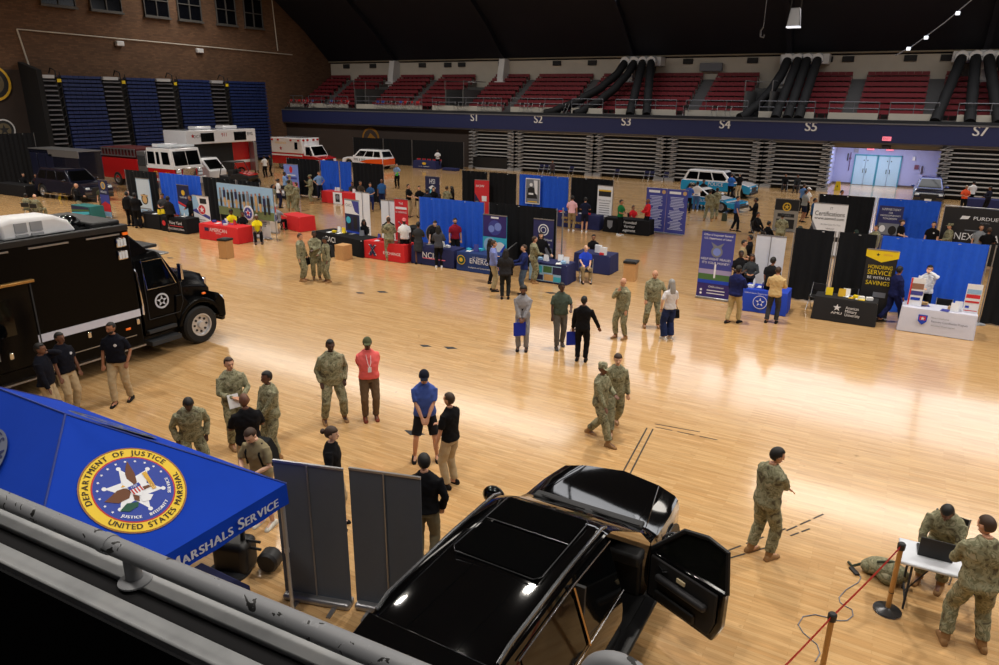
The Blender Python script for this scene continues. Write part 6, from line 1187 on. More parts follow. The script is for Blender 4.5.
P('man in tan tee shirt with black backpack and sunglasses on head, by tent corner',head=(257,424),h=1.78,face=-40,arms=('hold','hold'),lean=8,hd_=(0,20),sk='a',hair=('hair_crop','b'),top=('tee',(142,130,100)),bot=('shorts',(150,130,100)),shoe=(222,220,210),near=True,extra=(('backpack',(26,28,30)),))
P('man in navy polo with hand at his ear, leftmost of the three beside the truck',head=(38,345),h=1.78,face=70,arms=('relaxed','ear'),sk='d',hair=('hair_crop','k'),top=('long',(13,15,27)),bot=('trousers',KH),near=True,g=1.15)
P('bald man in navy polo and khaki trousers, middle of the three beside the truck',head=(58,334),h=1.8,face=40,arms=('relaxed','relaxed'),hd_=(0,0),sk='d',hair=('hair_crop','k'),top=('tee',(13,15,27)),bot=('trousers',KH),near=True,g=1.12,extra=(('badge',(200,204,214)),))
P('bearded man in navy polo leaning with crossed legs, right of the three beside the truck',feet=(124,402),h=1.84,face=-25,arms=('relaxed','pocket'),legs='step',hd_=(-20,0),sk='c',hair=('hair_crop','k'),beard=True,top=('tee',(13,15,27)),bot=('trousers',KH),near=True,g=1.12,extra=(('badge',(220,222,230)),))
# mid left group
P('camouflage soldier facing right with dark bag, leftmost of the mid floor three',feet=(303,281),h=1.76,face=65,arms=('down','relaxed'),sk='b',hair=('hair_crop','b'),extra=(('bag',BP,'L','dark bag held by leftmost of the mid floor three'),),**CM)
P('camouflage soldier with arms folded, middle of the mid floor three',feet=(317,279),h=1.8,face=5,arms=('cross','cross'),sk='e',hair=('hair_crop','k'),g=1.1,**CM)
P('camouflage soldier with dark backpack, right of the mid floor three',feet=(328,282),h=1.66,face=-60,arms=('hold','relaxed'),sk='d',hair=('hair_bun','k'),woman=True,extra=(('backpack',(40,42,44)),),**CM)
# far left
P('camouflage soldier seated leftmost beyond the truck roof',head=(25,194),h=1.76,face=150,arms=('lap','lap'),legs='sit',sk='d',hair=('hair_crop','k'),**CM)
P('bald camouflage soldier seated beyond the truck roof, right of the pair',head=(34,195),h=1.76,face=140,arms=('lap','lap'),legs='sit',sk='a',hair=None,**CM)
P('man in dark suit jacket and khaki trousers at the landscape fronted table',feet=(81,217),h=1.82,face=75,arms=('hold','hold'),sk='b',hair=None,top=('jacket',BP),bot=('trousers',KH))
P('person in olive shirt behind the landscape fronted table',head=(100.5,185),h=1.74,face=-20,arms=('relaxed','hold'),sk='b',hair=('hair_short','b'),top=('tee',(70,74,54)),bot=('trousers',(110,90,60)))
P('person in grey shirt facing the black dressed visitors at far left booths',head=(127,191),h=1.78,face=10,arms=('hold','hold'),sk='a',hair=('hair_crop','b'),top=('tee',(110,112,112)),bot=('trousers',BP))
P('black clad visitor seen from behind, facing the gold cap emblem table',feet=(139,228),h=1.76,face=165,arms=('hold','hold'),sk='d',top=('jacket',(16,16,20)),bot=('wide',(16,16,20)),g=1.15)
P('second black clad visitor just left of the gold cap emblem table',feet=(131,226),h=1.74,face=150,arms=('relaxed','down'),sk='d',top=('jacket',(16,16,20)),bot=('trousers',(16,16,20)))
P('person in dark grey shirt behind the gold cap emblem table',head=(162,194),h=1.72,face=-30,arms=('hold','hold'),sk='c',hair=('hair_bun','k'),top=('tee',(62,62,66)),bot=('trousers',BP),woman=True)
P('woman in black with a red and brown bag before the Navy Yard table',feet=(172,232),h=1.74,face=160,arms=('relaxed','hold'),sk='d',hair=('hair_curly','k'),top=('jacket',(30,30,34)),bot=('shorts',BP),woman=True,extra=(('bag',(150,60,44),'R','red brown bag of the woman at the Navy Yard table'),))
P('person in black jacket and white shirt before the navy eagle banner',head=(190,196),h=1.74,face=-60,arms=('hold','relaxed'),sk='c',hair=('hair_short','k'),top=('jacket',BP),bot=('trousers',BP),extra=(('shirt_front',(230,230,232)),))
P('person in yellow shirt seated behind left part of the red table',at=(-27.85,22.95),h=1.74,face=0,arms=('lap','lap'),legs='sit',sk='e',hair=('hair_curly','k'),top=('tee',(236,214,30)))
P('person in black polo seated between the two yellow shirts',at=(-26.9,22.8),h=1.76,face=0,arms=('lap','lap'),legs='sit',sk='d',hair=('hair_crop','k'),top=PO,g=1.15)
P('person in yellow shirt seated right of the red table',at=(-25.75,22.6),h=1.72,face=0,arms=('lap','lap'),legs='sit',sk='d',hair=('hair_short','g'),top=('tee',(236,214,30)),bot=('trousers',BP))
P('white haired man in grey shirt seated at the plain red table, back turned',at=(-27.2,25.2),h=1.76,face=140,arms=('table','lap'),legs='sit',sk='a',hair=('hair_crop','g'),top=('tee',(150,156,168)),bot=('trousers',BP))
P('person in white shirt and black trousers near the command trailer',head=(264,156),h=1.76,face=-150,arms=('hold','hold'),sk='c',top=('tee',(226,228,232)),bot=('trousers',BP))
P('dark dressed person right of the white shirt near the command trailer',head=(270,155),h=1.78,face=-90,arms=('relaxed','relaxed'),sk='c',top=('long',(40,42,48)),bot=('trousers',BP))
P('dark dressed person left of the white shirt near the command trailer',head=(255,152.5),h=1.78,face=20,arms=('relaxed','hold'),sk='c',top=('long',BP),bot=('trousers',BP))
P('camouflage soldier left of the white shirted woman in the visitor cluster',head=(272.6,185),h=1.7,face=80,arms=('relaxed','relaxed'),sk='c',**CM)
P('woman in white shirt and navy trousers in the visitor cluster',feet=(280,208),h=1.74,face=100,arms=('relaxed','hold'),sk='d',hair=('hair_bun','k'),top=('tee',(226,226,228)),bot=('trousers',(28,30,60)),woman=True)
P('camouflage soldier nearest the camera in the visitor cluster, back turned',feet=(291,211),h=1.82,face=175,arms=('hold','hold'),sk='c',g=1.1,**CM)
P('camouflage soldier right rear of the visitor cluster',head=(296,183),h=1.8,face=-120,arms=('relaxed','hold'),sk='b',hair=('hair_crop','b'),**CM)
P('person in light blue shirt at rear of the visitor cluster',head=(284,172.5),h=1.78,face=100,arms=('hold','relaxed'),sk='d',top=('tee',(128,160,206)),bot=('trousers',BP))
P('camouflage soldier with patrol cap at rear centre of the visitor cluster',head=(289,176),h=1.74,face=60,arms=('hold','relaxed'),sk='b',hat=('patrol_cap','camo'),**CM)
P('camouflage soldier with patrol cap raising a phone before the black drape',feet=(312,203.5),h=1.78,face=-80,arms=('up','hold'),sk='c',hat=('patrol_cap','camo'),**CM)
P('officer in light blue shirt with hands on hips before the left far blue drape',head=(318.5,172),h=1.82,face=15,arms=('hip','hip'),sk='b',hair=('hair_crop','b'),top=('tee',(130,165,214)),bot=('trousers',(26,28,50)))
P('dark haired person seated behind the runner table',at=(-31.0,35.2),h=1.74,face=0,arms=('lap','lap'),legs='sit',sk='c',top=('tee',(70,64,62)))
P('person in brown shirt seated leftmost before the black drape',head=(360,181.5),h=1.8,face=30,arms=('lap','lap'),legs='stand',sk='c',top=('tee',(66,56,48)),bot=('trousers',BP))
P('person in blue shirt with notebook, middle of three before the black drape',head=(370,183.5),h=1.66,face=0,arms=('hold','hold'),sk='b',hair=('hair_short','b'),top=('tee',(52,88,140)),bot=('trousers',(30,40,90)),woman=True)
P('bald man in blue shirt, right of three before the black drape',head=(381.5,179.5),h=1.8,face=-10,arms=('relaxed','relaxed'),sk='d',hair=None,top=('tee',(48,92,150)),bot=('trousers',(24,30,60)),g=1.15)
P('officer in light blue shirt with a green folder walking on the far floor',feet=(397.5,188),h=1.8,face=-20,arms=('relaxed','hold'),sk='b',hair=('hair_crop','k'),top=('tee',(140,170,214)),bot=('trousers',BP),extra=(('clip',(90,200,80),'L','bright green folder held by the far officer'),))
P('woman in black seated behind the CACI table',at=(-20.75,24.2),h=1.74,face=-5,arms=('lap','lap'),legs='sit',sk='d',hair=('hair_long','k'),top=('long',BP),woman=True)
P('bald man in black suit behind the red X logo table',head=(388,216.5),h=1.76,face=5,arms=('hold','hold'),sk='a',hair=None,top=('jacket',BP),bot=('trousers',BP),extra=(('shirt_front',(220,220,224)),))
P('camouflage soldier back turned at the red X logo table',feet=(390,261),h=1.82,face=178,arms=('hold','hold'),legs='stand',sk='b',hair=('hair_crop','b'),g=1.12,**CM)
P('man in white shirt with white and red cap behind the red table',head=(404,219),h=1.78,face=0,arms=('relaxed','relaxed'),sk='e',hair=('hair_crop','k'),hat=('cap',(214,120,120)),top=('tee',(232,233,236)),bot=('trousers',BP),g=1.1)
P('woman in dark grey dress, back turned, at the NCIS table',feet=(419,264),h=1.72,face=170,arms=('hold','hold'),sk='d',hair=('hair_short','k'),top=('dress',(56,58,62)),bot=None,woman=True,g=1.1)
P('woman in black blouse behind the NCIS table',head=(435,221.5),h=1.7,face=-20,arms=('relaxed','hold'),sk='a',hair=('hair_bun','k'),top=('tee',BP),bot=('trousers',BP),woman=True)
P('person in grey plaid shirt and black trousers, back turned, at the NCIS table',feet=(439,267.5),h=1.68,face=175,arms=('hold','hold'),sk='b',hair=('hair_long','k'),top=('jacket',(74,76,84)),bot=('trousers',BP),shoe=(220,220,222),woman=True)
P('man in maroon polo behind the NCIS table',head=(455,219),h=1.78,face=5,arms=('relaxed','relaxed'),sk='b',top=('tee',(142,28,46)),bot=('trousers',BP),beard=True)
P('man in black polo and khaki trousers, leftmost near the HSI banner',feet=(409,217),h=1.84,face=60,arms=('hold','hold'),sk='b',hair=('hair_crop','b'),top=PO,bot=('trousers',KH))
P('man in black polo and khaki trousers, second from left near the HSI banner',head=(419,186.5),h=1.76,face=20,arms=('hold','hold'),sk='b',hair=('hair_short','k'),top=PO,bot=('trousers',KH))
P('dark haired person before the lower left of the HSI banner',head=(427,190),h=1.66,face=160,arms=('hold','hold'),sk='c',top=('long',(28,34,50)),bot=('trousers',BP))
P('woman in black with long hair before the HSI banner',head=(433.5,187.5),h=1.72,face=10,arms=('hold','gesture'),sk='a',hair=('hair_long','b'),top=('long',BP),bot=('trousers',BP),woman=True)
P('camouflage soldier with back turned, right of the HSI banner',head=(446.7,187),h=1.76,face=150,arms=('hold','relaxed'),sk='c',hair=('hair_bun','b'),**CM)
P('long haired woman in black, right of the soldier near the HSI banner',head=(452,187),h=1.74,face=-120,arms=('relaxed','relaxed'),sk='c',hair=('hair_long','k'),top=('long',BP),bot=('trousers',BP),woman=True)
P('person in white shirt before the far black curtain',at=(-39.5,57.2),h=1.8,face=0,arms=('hold','hold'),sk='e',top=('tee',(226,226,230)),bot=('trousers',BP))
P('man in light blue shirt and khaki trousers beside the ENERGY table',feet=(493,291),h=1.8,face=100,arms=('relaxed','relaxed'),sk='b',hair=('hair_crop','b'),top=('long',(124,136,196)),bot=('trousers',(170,156,122)),extra=(('belt',(60,40,30)),))
P('person in black jacket with bag, back turned, between two men at the ENERGY booth',feet=(505,299),h=1.72,face=178,arms=('hold','hold'),sk='c',hair=('hair_long','k'),top=('jacket',(40,40,44)),bot=('trousers',(34,36,38)),g=1.1,extra=(('bag',BP,'R','black bag at the back of the visitor by ENERGY booth'),))
P('man in navy pullover and jeans gesturing to the left',feet=(523.5,295),h=1.76,face=-80,arms=('gesture','gesture'),sk='a',hair=('hair_crop','b'),top=('long',(26,38,90)),bot=('trousers',(74,88,106)))
P('camouflage soldier partly hidden behind the man in navy pullover',feet=(533,283),h=1.74,face=110,arms=('hold','relaxed'),sk='b',hair=('hair_crop','b'),**CM)
P('woman in black behind the photo print table',head=(541,233),h=1.74,face=10,arms=('out','out'),sk='a',hair=('hair_long','k'),top=('long',BP),bot=('trousers',BP),woman=True,g=1.1)
P('person with pale blouse behind the ENERGY table',head=(490,240),h=1.64,face=90,arms=('hold','relaxed'),sk='a',hair=('hair_long','k'),top=('long',(40,40,46)),bot=('trousers',BP),woman=True)
P('bald man in bright blue polo seated at right of the photo print table',at=(-10.0,24.05),h=1.8,face=10,arms=('table','lap'),legs='sit',sk='a',hair=None,top=('tee',(36,66,190)),bot=('trousers',(150,130,96)),g=1.15)
P('dark haired person seated behind the plain navy table',at=(-10.75,26.6),h=1.7,face=0,arms=('lap','lap'),legs='sit',sk='c',top=('tee',BP))
P('man in pale pink shirt and khaki trousers at the long navy table, back turned',feet=(571,231),h=1.8,face=170,arms=('relaxed','hold'),sk='b',top=('tee',(236,186,196)),bot=('trousers',(150,130,96)),shoe=(225,225,228))
P('person in navy shirt and shorts at the long navy table, back turned',feet=(584,232),h=1.76,face=175,arms=('hold','hold'),sk='b',hair=('hair_short','k'),top=('tee',(26,30,56)),bot=('shorts',(24,26,44)),shoe=(225,225,228))
P('person in green shirt at left end of the Wounded Warrior table',feet=(619,235),h=1.76,face=60,arms=('hold','hold'),sk='c',top=('tee',(24,110,58)),bot=('trousers',BP),shoe=(220,220,222))
P('bald person in red shirt at right end of the Wounded Warrior table',feet=(646,234.5),h=1.8,face=-70,arms=('hold','hold'),sk='d',hair=None,top=('long',(206,34,44)),bot=('trousers',BP),shoe=(220,220,222))
P('person in red seated behind the Wounded Warrior table',at=(-12.3,35.7),h=1.66,face=30,arms=('lap','lap'),legs='sit',sk='c',top=('tee',(206,34,44)))
P('dark person seated on dark blue chair before the silver bleachers',at=(-28.0,58.6),h=1.74,face=0,arms=('lap','lap'),legs='sit',sk='c',top=('long',(70,56,60)))
# police cars
P('person in blue shirt looking into the police SUV',head=(732,174),h=1.76,face=160,arms=('hold','hold'),sk='b',hair=('hair_crop','b'),top=('tee',(52,110,200)),bot=('trousers',BP),g=1.15)
P('person in black top and khaki trousers beside the police SUV',feet=(737.5,199),h=1.8,face=-150,arms=('hold','hold'),sk='a',hair=('hair_crop','g'),top=('tee',BP),bot=('trousers',(206,190,160)))
P('person in blue shirt left of the white jersey at the police coupe',head=(690,184),h=1.76,face=170,arms=('hold','hold'),sk='b',top=('tee',(60,100,190)),bot=('trousers',BP))
P('person in white jersey and blue jeans standing before the police coupe',feet=(695,211),h=1.8,face=175,arms=('hold','hold'),sk='c',top=('tee',(232,230,232)),bot=('trousers',(70,104,160)),shoe=(220,220,222),g=1.2)
P('dark haired person in black behind the police coupe',head=(704,180),h=1.74,face=20,arms=('hold','hold'),sk='d',top=('long',BP),bot=('trousers',BP))
P('camouflage soldier, left one of two watching the police coupe',feet=(707.5,221),h=1.8,face=165,arms=('hold','hold'),legs='wide',sk='c',g=1.12,**CM)
P('camouflage soldier, right one of two watching the police coupe',feet=(714.5,219),h=1.78,face=-160,arms=('hold','relaxed'),sk='d',**CM)
m=M(); m.loft([[(-.15,-.1,0),(.15,-.1,0),(.15,.1,0),(-.15,.1,0)],[(-.14,-.09,.35),(.14,-.09,.35),(.14,.09,.35),(-.14,.09,.35)],[(-.09,-.05,.46),(.09,-.05,.46),(.09,.05,.46),(-.09,.05,.46)]]); q=G(724,221); tag(obj('backpack',m,mat('olive_bag',(60,66,50),.9),loc=q,bevel=.03),'dark olive backpack standing on the floor beside two soldiers','backpack')
P('officer in blue shirt and black trousers leaning back, right of the two soldiers',feet=(734,231),h=1.82,face=90,arms=('relaxed','relaxed'),legs='step',sk='b',hair=('hair_crop','k'),top=('tee',(56,88,150)),bot=('trousers',(18,20,28)))
P('officer in black uniform holding up a phone toward the blue shirted officer',feet=(752.5,233),h=1.8,face=-90,arms=('hold','up'),sk='d',hair=('hair_crop','k'),top=('long',BP),bot=('trousers',BP))
P('person in black seated beside the officer with the phone',head=(758,213),h=1.76,face=60,arms=('lap','lap'),legs='sit',sk='c',top=('long',BP),bot=('trousers',BP))
P('camouflage soldier with back turned before the gold star board',head=(783,214),h=1.76,face=175,arms=('hold','hold'),sk='c',g=1.1,**CM)
P('dark clad person seated left of the gold star board, beside wheelchair shape',head=(769,222),h=1.74,face=120,arms=('lap','lap'),legs='sit',sk='c',top=('long',BP),bot=('trousers',BP))
P('person in grey tee shirt and navy shorts near the certifications board',feet=(801.5,222),h=1.8,face=120,arms=('hold','relaxed'),sk='c',hair=('hair_crop','k'),top=('tee',(140,144,146)),bot=('shorts',(24,30,54)),g=1.1)
P('person with white cap and white shirt near the certifications board',head=(809,188),h=1.76,face=60,arms=('relaxed','hold'),sk='c',hair=('hair_crop','k'),hat=('cap',(230,230,232)),top=('tee',(226,226,226)),bot=('trousers',BP))
P('person in blue shirt behind the grey tee shirt near the certifications board',head=(804.5,184.5),h=1.76,face=150,arms=('hold','hold'),sk='b',hair=('hair_crop','b'),top=('tee',(90,130,190)),bot=('trousers',BP))
P('person in teal shirt at left edge of the certifications board',head=(815,199),h=1.74,face=90,arms=('hold','hold'),sk='c',top=('tee',(44,84,130)),bot=('trousers',BP))
P('dark person seated left before the right silver bleachers',at=(-8.2,58.4),h=1.74,face=0,arms=('lap','lap'),legs='sit',sk='c',top=('long',BP))
P('dark person seated right before the right silver bleachers',at=(-7.3,58.2),h=1.76,face=-10,arms=('lap','lap'),legs='sit',sk='d',top=('long',(40,42,46)))
# DOL booth
P('person in black tee with white P behind the blazer man, blue seal booth',head=(741.5,251.5),h=1.76,face=10,arms=('hold','hold'),sk='e',hair=('hair_crop','k'),top=('tee',(20,20,24)),bot=('trousers',BP))
P('long haired woman in grey cardigan at the blue seal booth',head=(752.5,255),h=1.68,face=0,arms=('hold','hold'),sk='c',hair=('hair_long','b'),top=('long',(58,62,66)),bot=('trousers',BP),woman=True)
P('person in tan shirt looking right behind the fraud banner',head=(744,241),h=1.76,face=80,arms=('hold','hold'),sk='b',hair=('hair_crop','k'),top=('tee',(160,140,104)),bot=('trousers',(150,140,120)))
P('person in black behind the tan shirt, next to white banner back',head=(751,236),h=1.7,face=-90,arms=('hold','hold'),sk='c',top=('long',BP),bot=('trousers',BP))
P('man in navy blazer and khaki trousers, back turned, at the blue seal booth',feet=(732,323),h=1.8,face=150,arms=('hold','relaxed'),legs='step',sk='d',hair=('hair_crop','k'),top=('jacket',(26,34,84)),bot=('trousers',(176,158,116)),near=True,g=1.1)
P('man in black tee shirt at the right end of the blue seal booth',feet=(766,312),h=1.8,face=150,arms=('hold','relaxed'),sk='c',top=('tee',(24,26,30)),bot=('trousers',(26,28,32)))
P('man in tan blazer and dark trousers, back turned, at the blue seal booth',feet=(771,323),h=1.76,face=170,arms=('hold','hold'),legs='shift',sk='b',hair=('hair_crop','b'),top=('jacket',(206,178,128)),bot=('trousers',(58,58,62)),near=True)
P('man in navy suit striding left beside the yellow topped banner',feet=(889,323),h=1.82,face=125,arms=('relaxed','relaxed'),legs='stride',hd_=(20,0),sk='c',hair=('hair_short','k'),top=('jacket',(24,30,76)),bot=('trousers',(24,30,72)),near=True)
P('man in white shirt covering his face with a hand behind the white table',head=(930.5,266.5),h=1.78,face=5,arms=('hold','face'),sk='b',beard=True,top=('long',(230,232,238)),bot=('trousers',BP),near=True,g=1.12)
# back right
P('woman in black beside the recruiting poster, back right booth',head=(902.5,220.5),h=1.74,face=60,arms=('hold','relaxed'),sk='a',hair=('hair_bun','b'),top=('tee',BP),bot=('trousers',BP),woman=True)
P('camouflage soldier beside the recruiting poster, left of woman in black',head=(877,226),h=1.74,face=-40,arms=('hold','relaxed'),sk='b',hair=('hair_crop','b'),**CM)
P('man in black polo between back blue drape and black backdrop',head=(934.5,222.5),h=1.78,face=-10,arms=('relaxed','relaxed'),sk='b',hair=('hair_crop','k'),top=PO,bot=('trousers',BP),g=1.1,extra=(('badge',(220,220,224)),))
P('camouflage soldier with patrol cap before the black backdrop',head=(951,224.5),h=1.76,face=-60,arms=('relaxed','hold'),sk='b',hat=('patrol_cap','camo'),**CM)
P('man in grey polo before the black backdrop at the right edge',head=(982,225.5),h=1.78,face=10,arms=('relaxed','relaxed'),sk='b',hair=('hair_crop','b'),top=('tee',(140,144,150)),bot=('trousers',BP))
P('head of a person with brown hair behind the man in grey polo',head=(990,228.5),h=1.76,face=180,arms=('hold','hold'),sk='c',hair=('hair_crop','b'),top=('tee',BP),bot=('trousers',BP))
P('person with dark cap just above the narrow black drape',head=(856.5,231),h=1.72,face=10,arms=('hold','hold'),sk='b',hat=('cap',(40,52,46)),top=('tee',BP),bot=('trousers',BP))
P('person with dark cap just above the wide left black drape',head=(800,227),h=1.74,face=60,arms=('hold','hold'),sk='b',hat=('cap',(60,64,56)),top=('tee',(60,60,56)),bot=('trousers',BP))
P('person in orange vest before the right silver bleachers',head=(967,186),h=1.7,face=20,arms=('hold','hold'),sk='c',hair=('hair_crop','w'),top=('tee',(216,84,50)),bot=('trousers',BP))
P('person in white shirt before the right silver bleachers',head=(974.5,181.5),h=1.76,face=-150,arms=('hold','hold'),sk='c',hair=('hair_short','k'),top=('long',(226,226,230)),bot=('trousers',BP))
P('dark person at right before the right silver bleachers',head=(991,187),h=1.74,face=-60,arms=('hold','hold'),sk='d',top=('long',(24,26,44)),bot=('trousers',BP))
P('person in white shirt seen above the back black drape near doorway recess',head=(842,191),h=1.76,face=60,arms=('hold','hold'),sk='c',top=('tee',(230,230,232)),bot=('trousers',BP))
P('dark person seated at the far left black table, left one',at=(-52.3,26.3),h=1.74,face=20,arms=('lap','lap'),legs='sit',sk='b',top=('long',BP))
P('dark person seated at the far left black table, middle one',at=(-51.2,26.5),h=1.74,face=20,arms=('lap','lap'),legs='sit',sk='c',top=('long',BP))
P('dark person seated at the far left black table, right one nearest the navy car',at=(-50.1,26.6),h=1.74,face=0,arms=('lap','lap'),legs='sit',sk='c',hair=('hair_short','b'),top=('long',(50,46,48)))
build_people()
# chairs under the seated people
CHK=set()
for q in PEOPLE:
    if q['key'][2].startswith('sit'):
        p=q['p']; lb='folding chair under the '+' '.join(q['lb'].split()[:12]).rstrip(','); fold_chair(p.x,p.y,math.degrees(q['yaw']),lb)
# ================================================================ NEAR OBJECTS
# --- blue canopy tent
tblue=mat('tent_blue',(6,60,180),.8,noise=.08,nscale=3,spec=.2)
TX0,TX1,TY0,TY1,TZ=-10.45,-5.83,2.13,5.18,2.08; PX0,PX1,PY,PZ=-8.95,-7.41,3.68,3.2
t=thing('canopy_tent','blue canopy tent with round gold seal and white lettering on its valance','tent',(-8.1,3.65,0)); O=Vector((-8.1,3.65,0))
def rel(*p): return tuple(Vector(p)-O)
c=M()
def tri_face(a,b,c_,d=None,n=10,sag=.10):
    """sagging roof panel a b (eave) to c d (ridge)"""
    rows=[]
    for i in range(n+1):
        v=i/n; L_=Vector(a).lerp(Vector(d or c_),v); R_=Vector(b).lerp(Vector(c_),v); row=[]
        for j in range(n+1):
            u=j/n; p=L_.lerp(R_,u); p.z-=sag*math.sin(PI*u)*math.sin(PI*v)*.6+.02*math.sin(u*9+v*5)*math.sin(PI*v)*math.sin(PI*u); row.append(tuple(p-O))
        rows.append(row)
    vs=[p for r in rows for p in r]; c.add(vs,[(i*(n+1)+j,i*(n+1)+j+1,(i+1)*(n+1)+j+1,(i+1)*(n+1)+j) for i in range(n) for j in range(n)])
A_=(TX1,TY0,TZ);B_=(TX1,TY1,TZ);C_=(TX0,TY1,TZ);D_=(TX0,TY0,TZ);P1=(PX1,PY,PZ);P0=(PX0,PY,PZ)
tri_face(A_,B_,P1,sag=.05); tri_face(B_,C_,P0,P1); tri_face(C_,D_,P0,sag=.05); tri_face(D_,A_,P1,P0)
obj('canopy',c,tblue,t,smooth=50)
v=M()
def valance(a,b):
    a=Vector(a);b=Vector(b); n=24; top=[];bot=[]; nn=(b-a).cross(Vector((0,0,1))).normalized()
    for k in range(n+1):
        p=a.lerp(b,k/n); o=math.sin(k*1.3)*.01; top.append(tuple(p-O)); bot.append(tuple(p+nn*(.015+o)+Vector((0,0,-.27))-O))
    v.add(top+bot,[(k,k+1,n+2+k,n+1+k) for k in range(n)])
for a,b in ((A_,B_),(B_,C_),(C_,D_),(D_,A_)): valance(a,b)
obj('valance',v,tblue,t,smooth=50)
r=M()
for a,b in ((A_,P1),(B_,P1),(C_,P0),(D_,P0),(P0,P1)): r.tube([Vector(rel(*a)),Vector(rel(*b))],.012,6)
obj('seam',r,mat('tent_seam',(18,46,130),.6),t)
for x,y in ((TX1-.05,TY0+.05),(TX1-.08,TY1-.02),(TX0+.05,TY1-.05),(TX0+.05,TY0+.05)):
    l=M(); l.tube([rel(x,y,0),rel(x,y,1.2)],.022,8); l.tube([rel(x,y,1.15),rel(x,y,TZ)],.028,8); l.box(rel(x,y,.01),(.1,.1,.02)); l.tube([rel(x,y,1.1),rel(x,y,1.16)],.034,8); obj('leg',l,mat('tent_leg',(190,192,196),.35,.6),t)
# lettering on the right valance, facing +X; local text x -> +Y
TW=Matrix.Translation(Vector((TX1+.03,0,0))-O)@Matrix.Rotation(PI/2,4,'Z')
lw=mat('tent_white_print',(206,212,228),.7)
def smallcaps(items,y0,size,gap):
    m=M(); x=y0
    for word in items:
        for i,ch in enumerate(word):
            s_=size*(1 if i==0 else .74); g_=glyph(ch); w_=(g_[3]-g_[2])*s_; txt(m,ch,x+w_/2,TZ-.14-(0 if i==0 else size*.09),s_,0,bold=.006); x+=w_+.02
        x+=gap
    return m,x
m_,xe=smallcaps(['U.S.','Marshals'.upper(),'Service'.upper()],0,.195,.06)
m_,_=smallcaps(['U.S.','MARSHALS','SERVICE'],TY1-.10-xe,.195,.06)
o=obj('valance_lettering',m_,lw,t,smooth=0); o.matrix_local=TW
# seal on the right roof face: plane frame
n_=(Vector(B_)-Vector(A_)).cross(Vector(P1)-Vector(A_)).normalized(); 
if n_.z<0: n_=-n_
ux=Vector((0,1,0)); uz=(Vector(P1)-Vector((TX1,PY,TZ))).normalized(); 
def roofT(c,ux,uz,off=.03):
    nn=ux.cross(uz).normalized()   # outward = -local Y
    R_=Matrix((ux,-nn,uz)).transposed().to_4x4()
    return Matrix.Translation(Vector(c)+nn*off-O)@R_
cs=Vector((TX1,PY,TZ))+uz*.80; cs.y=3.74
TS=roofT(cs,ux,uz,.0)
sg=M(); sl=M(); Rr=.52
cols=[mat('seal_gold_brown',(150,100,30),.6),mat('seal_yellow',(236,200,40),.6),mat('seal_red',(190,40,40),.6),mat('seal_blue',(20,56,160),.6),pr_w,mat('eagle_brown',(104,60,34),.7),mat('olive_leaf',(20,80,60),.7),mat('beak_gold',(220,170,50),.6)]
disc(sg,0,0,Rr,0,0,48); disc(sg,0,0,Rr*.965,1,1,48); disc(sg,0,0,Rr*.775,2,2,48); disc(sg,0,0,Rr*.745,3,3,48)
# five pointed star with balls, tilted
for k in range(6):
    a=2*PI*k/6; r1=Rr*.54; disc(sg,math.sin(a)*r1,math.cos(a)*r1,Rr*.045,4,4.2,12)
star(sg,0,0,Rr*.54,4,4,6,.5,0)
for k in range(13):
    a=R(-118)+R(236)*k/12*.82+R(0); a=R(-112+k*16.2); star(sg,math.sin(a)*Rr*.66,math.cos(a)*Rr*.66,Rr*.032,4,4,5,.45)
def P_(pts,mi,lv): poly(sg,[(x*Rr,z*Rr) for x,z in pts],mi,lv)
P_([(.02,.06),(.12,.1),(.2,.3),(.24,.62),(.14,.52),(.04,.38),(-.02,.2)],5,6); P_([(-.08,-.02),(-.2,-.14),(-.42,-.14),(-.62,.02),(-.48,.06),(-.3,.12),(-.14,.1)],5,6)
P_([(-.16,.1),(-.1,.28),(.0,.26),(.04,.1),(-.04,.02)],4,7); P_([(-.14,.18),(-.2,.14),(-.12,.12)],7,8)
P_([(-.1,.08),(.14,.08),(.14,-.1),(.02,-.22),(-.1,-.1)],4,9); P_([(-.1,.08),(.14,.08),(.14,.0),(-.1,.0)],3,10)
for k in range(4): P_([(-.085+.06*k,0),(-.055+.06*k,0),(-.055+.06*k,-.12),(-.085+.06*k,-.12)],2,10.5)
P_([(-.02,-.22),(.1,-.2),(.22,-.3),(.1,-.38),(-.04,-.34)],4,8); P_([(-.14,-.22),(-.1,-.1),(-.02,-.2),(-.08,-.3)],5,8); P_([(.14,-.04),(.26,-.06),(.3,-.12),(.14,-.12)],5,8)
P_([(-.1,-.3),(-.3,-.22),(-.5,-.3),(-.36,-.4),(-.16,-.38)],6,8)
for k in range(3): P_([(.28+.03*k,-.2),(.3+.03*k,-.2),(.34+.03*k,.2),(.31+.03*k,.2)],7,9); disc(sg,(.33+.03*k)*Rr,.22*Rr,.02*Rr,7,9,8)
SEAL=[]
def seal_text(mi,fn):
    q=M(); fn(q); SEAL.append((q,mi))
seal_text(1,lambda q: txt(q,'1789',.02*Rr,.04*Rr,.07*Rr,0,lvl=6))
def arctext(m,s,r_,a0,a1,size,mi,inside=False,lvl=2):
    ws=[]
    for ch in s: g_=glyph(ch) if ch!=' ' else None; ws.append((g_[3]-g_[2]) if g_ else .35)
    tot=sum(ws)+.22*(len(s)-1); x=0
    for ch,w_ in zip(s,ws):
        f=(x+w_/2)/tot; a=a0+(a1-a0)*f; x+=w_+.22
        if ch==' ': continue
        px,pz=math.sin(a)*r_,math.cos(a)*r_
        txt(m,ch,px,pz,size,mi,rot=(-a if not inside else PI-a),lvl=lvl,sx=1.0,bold=.0025)
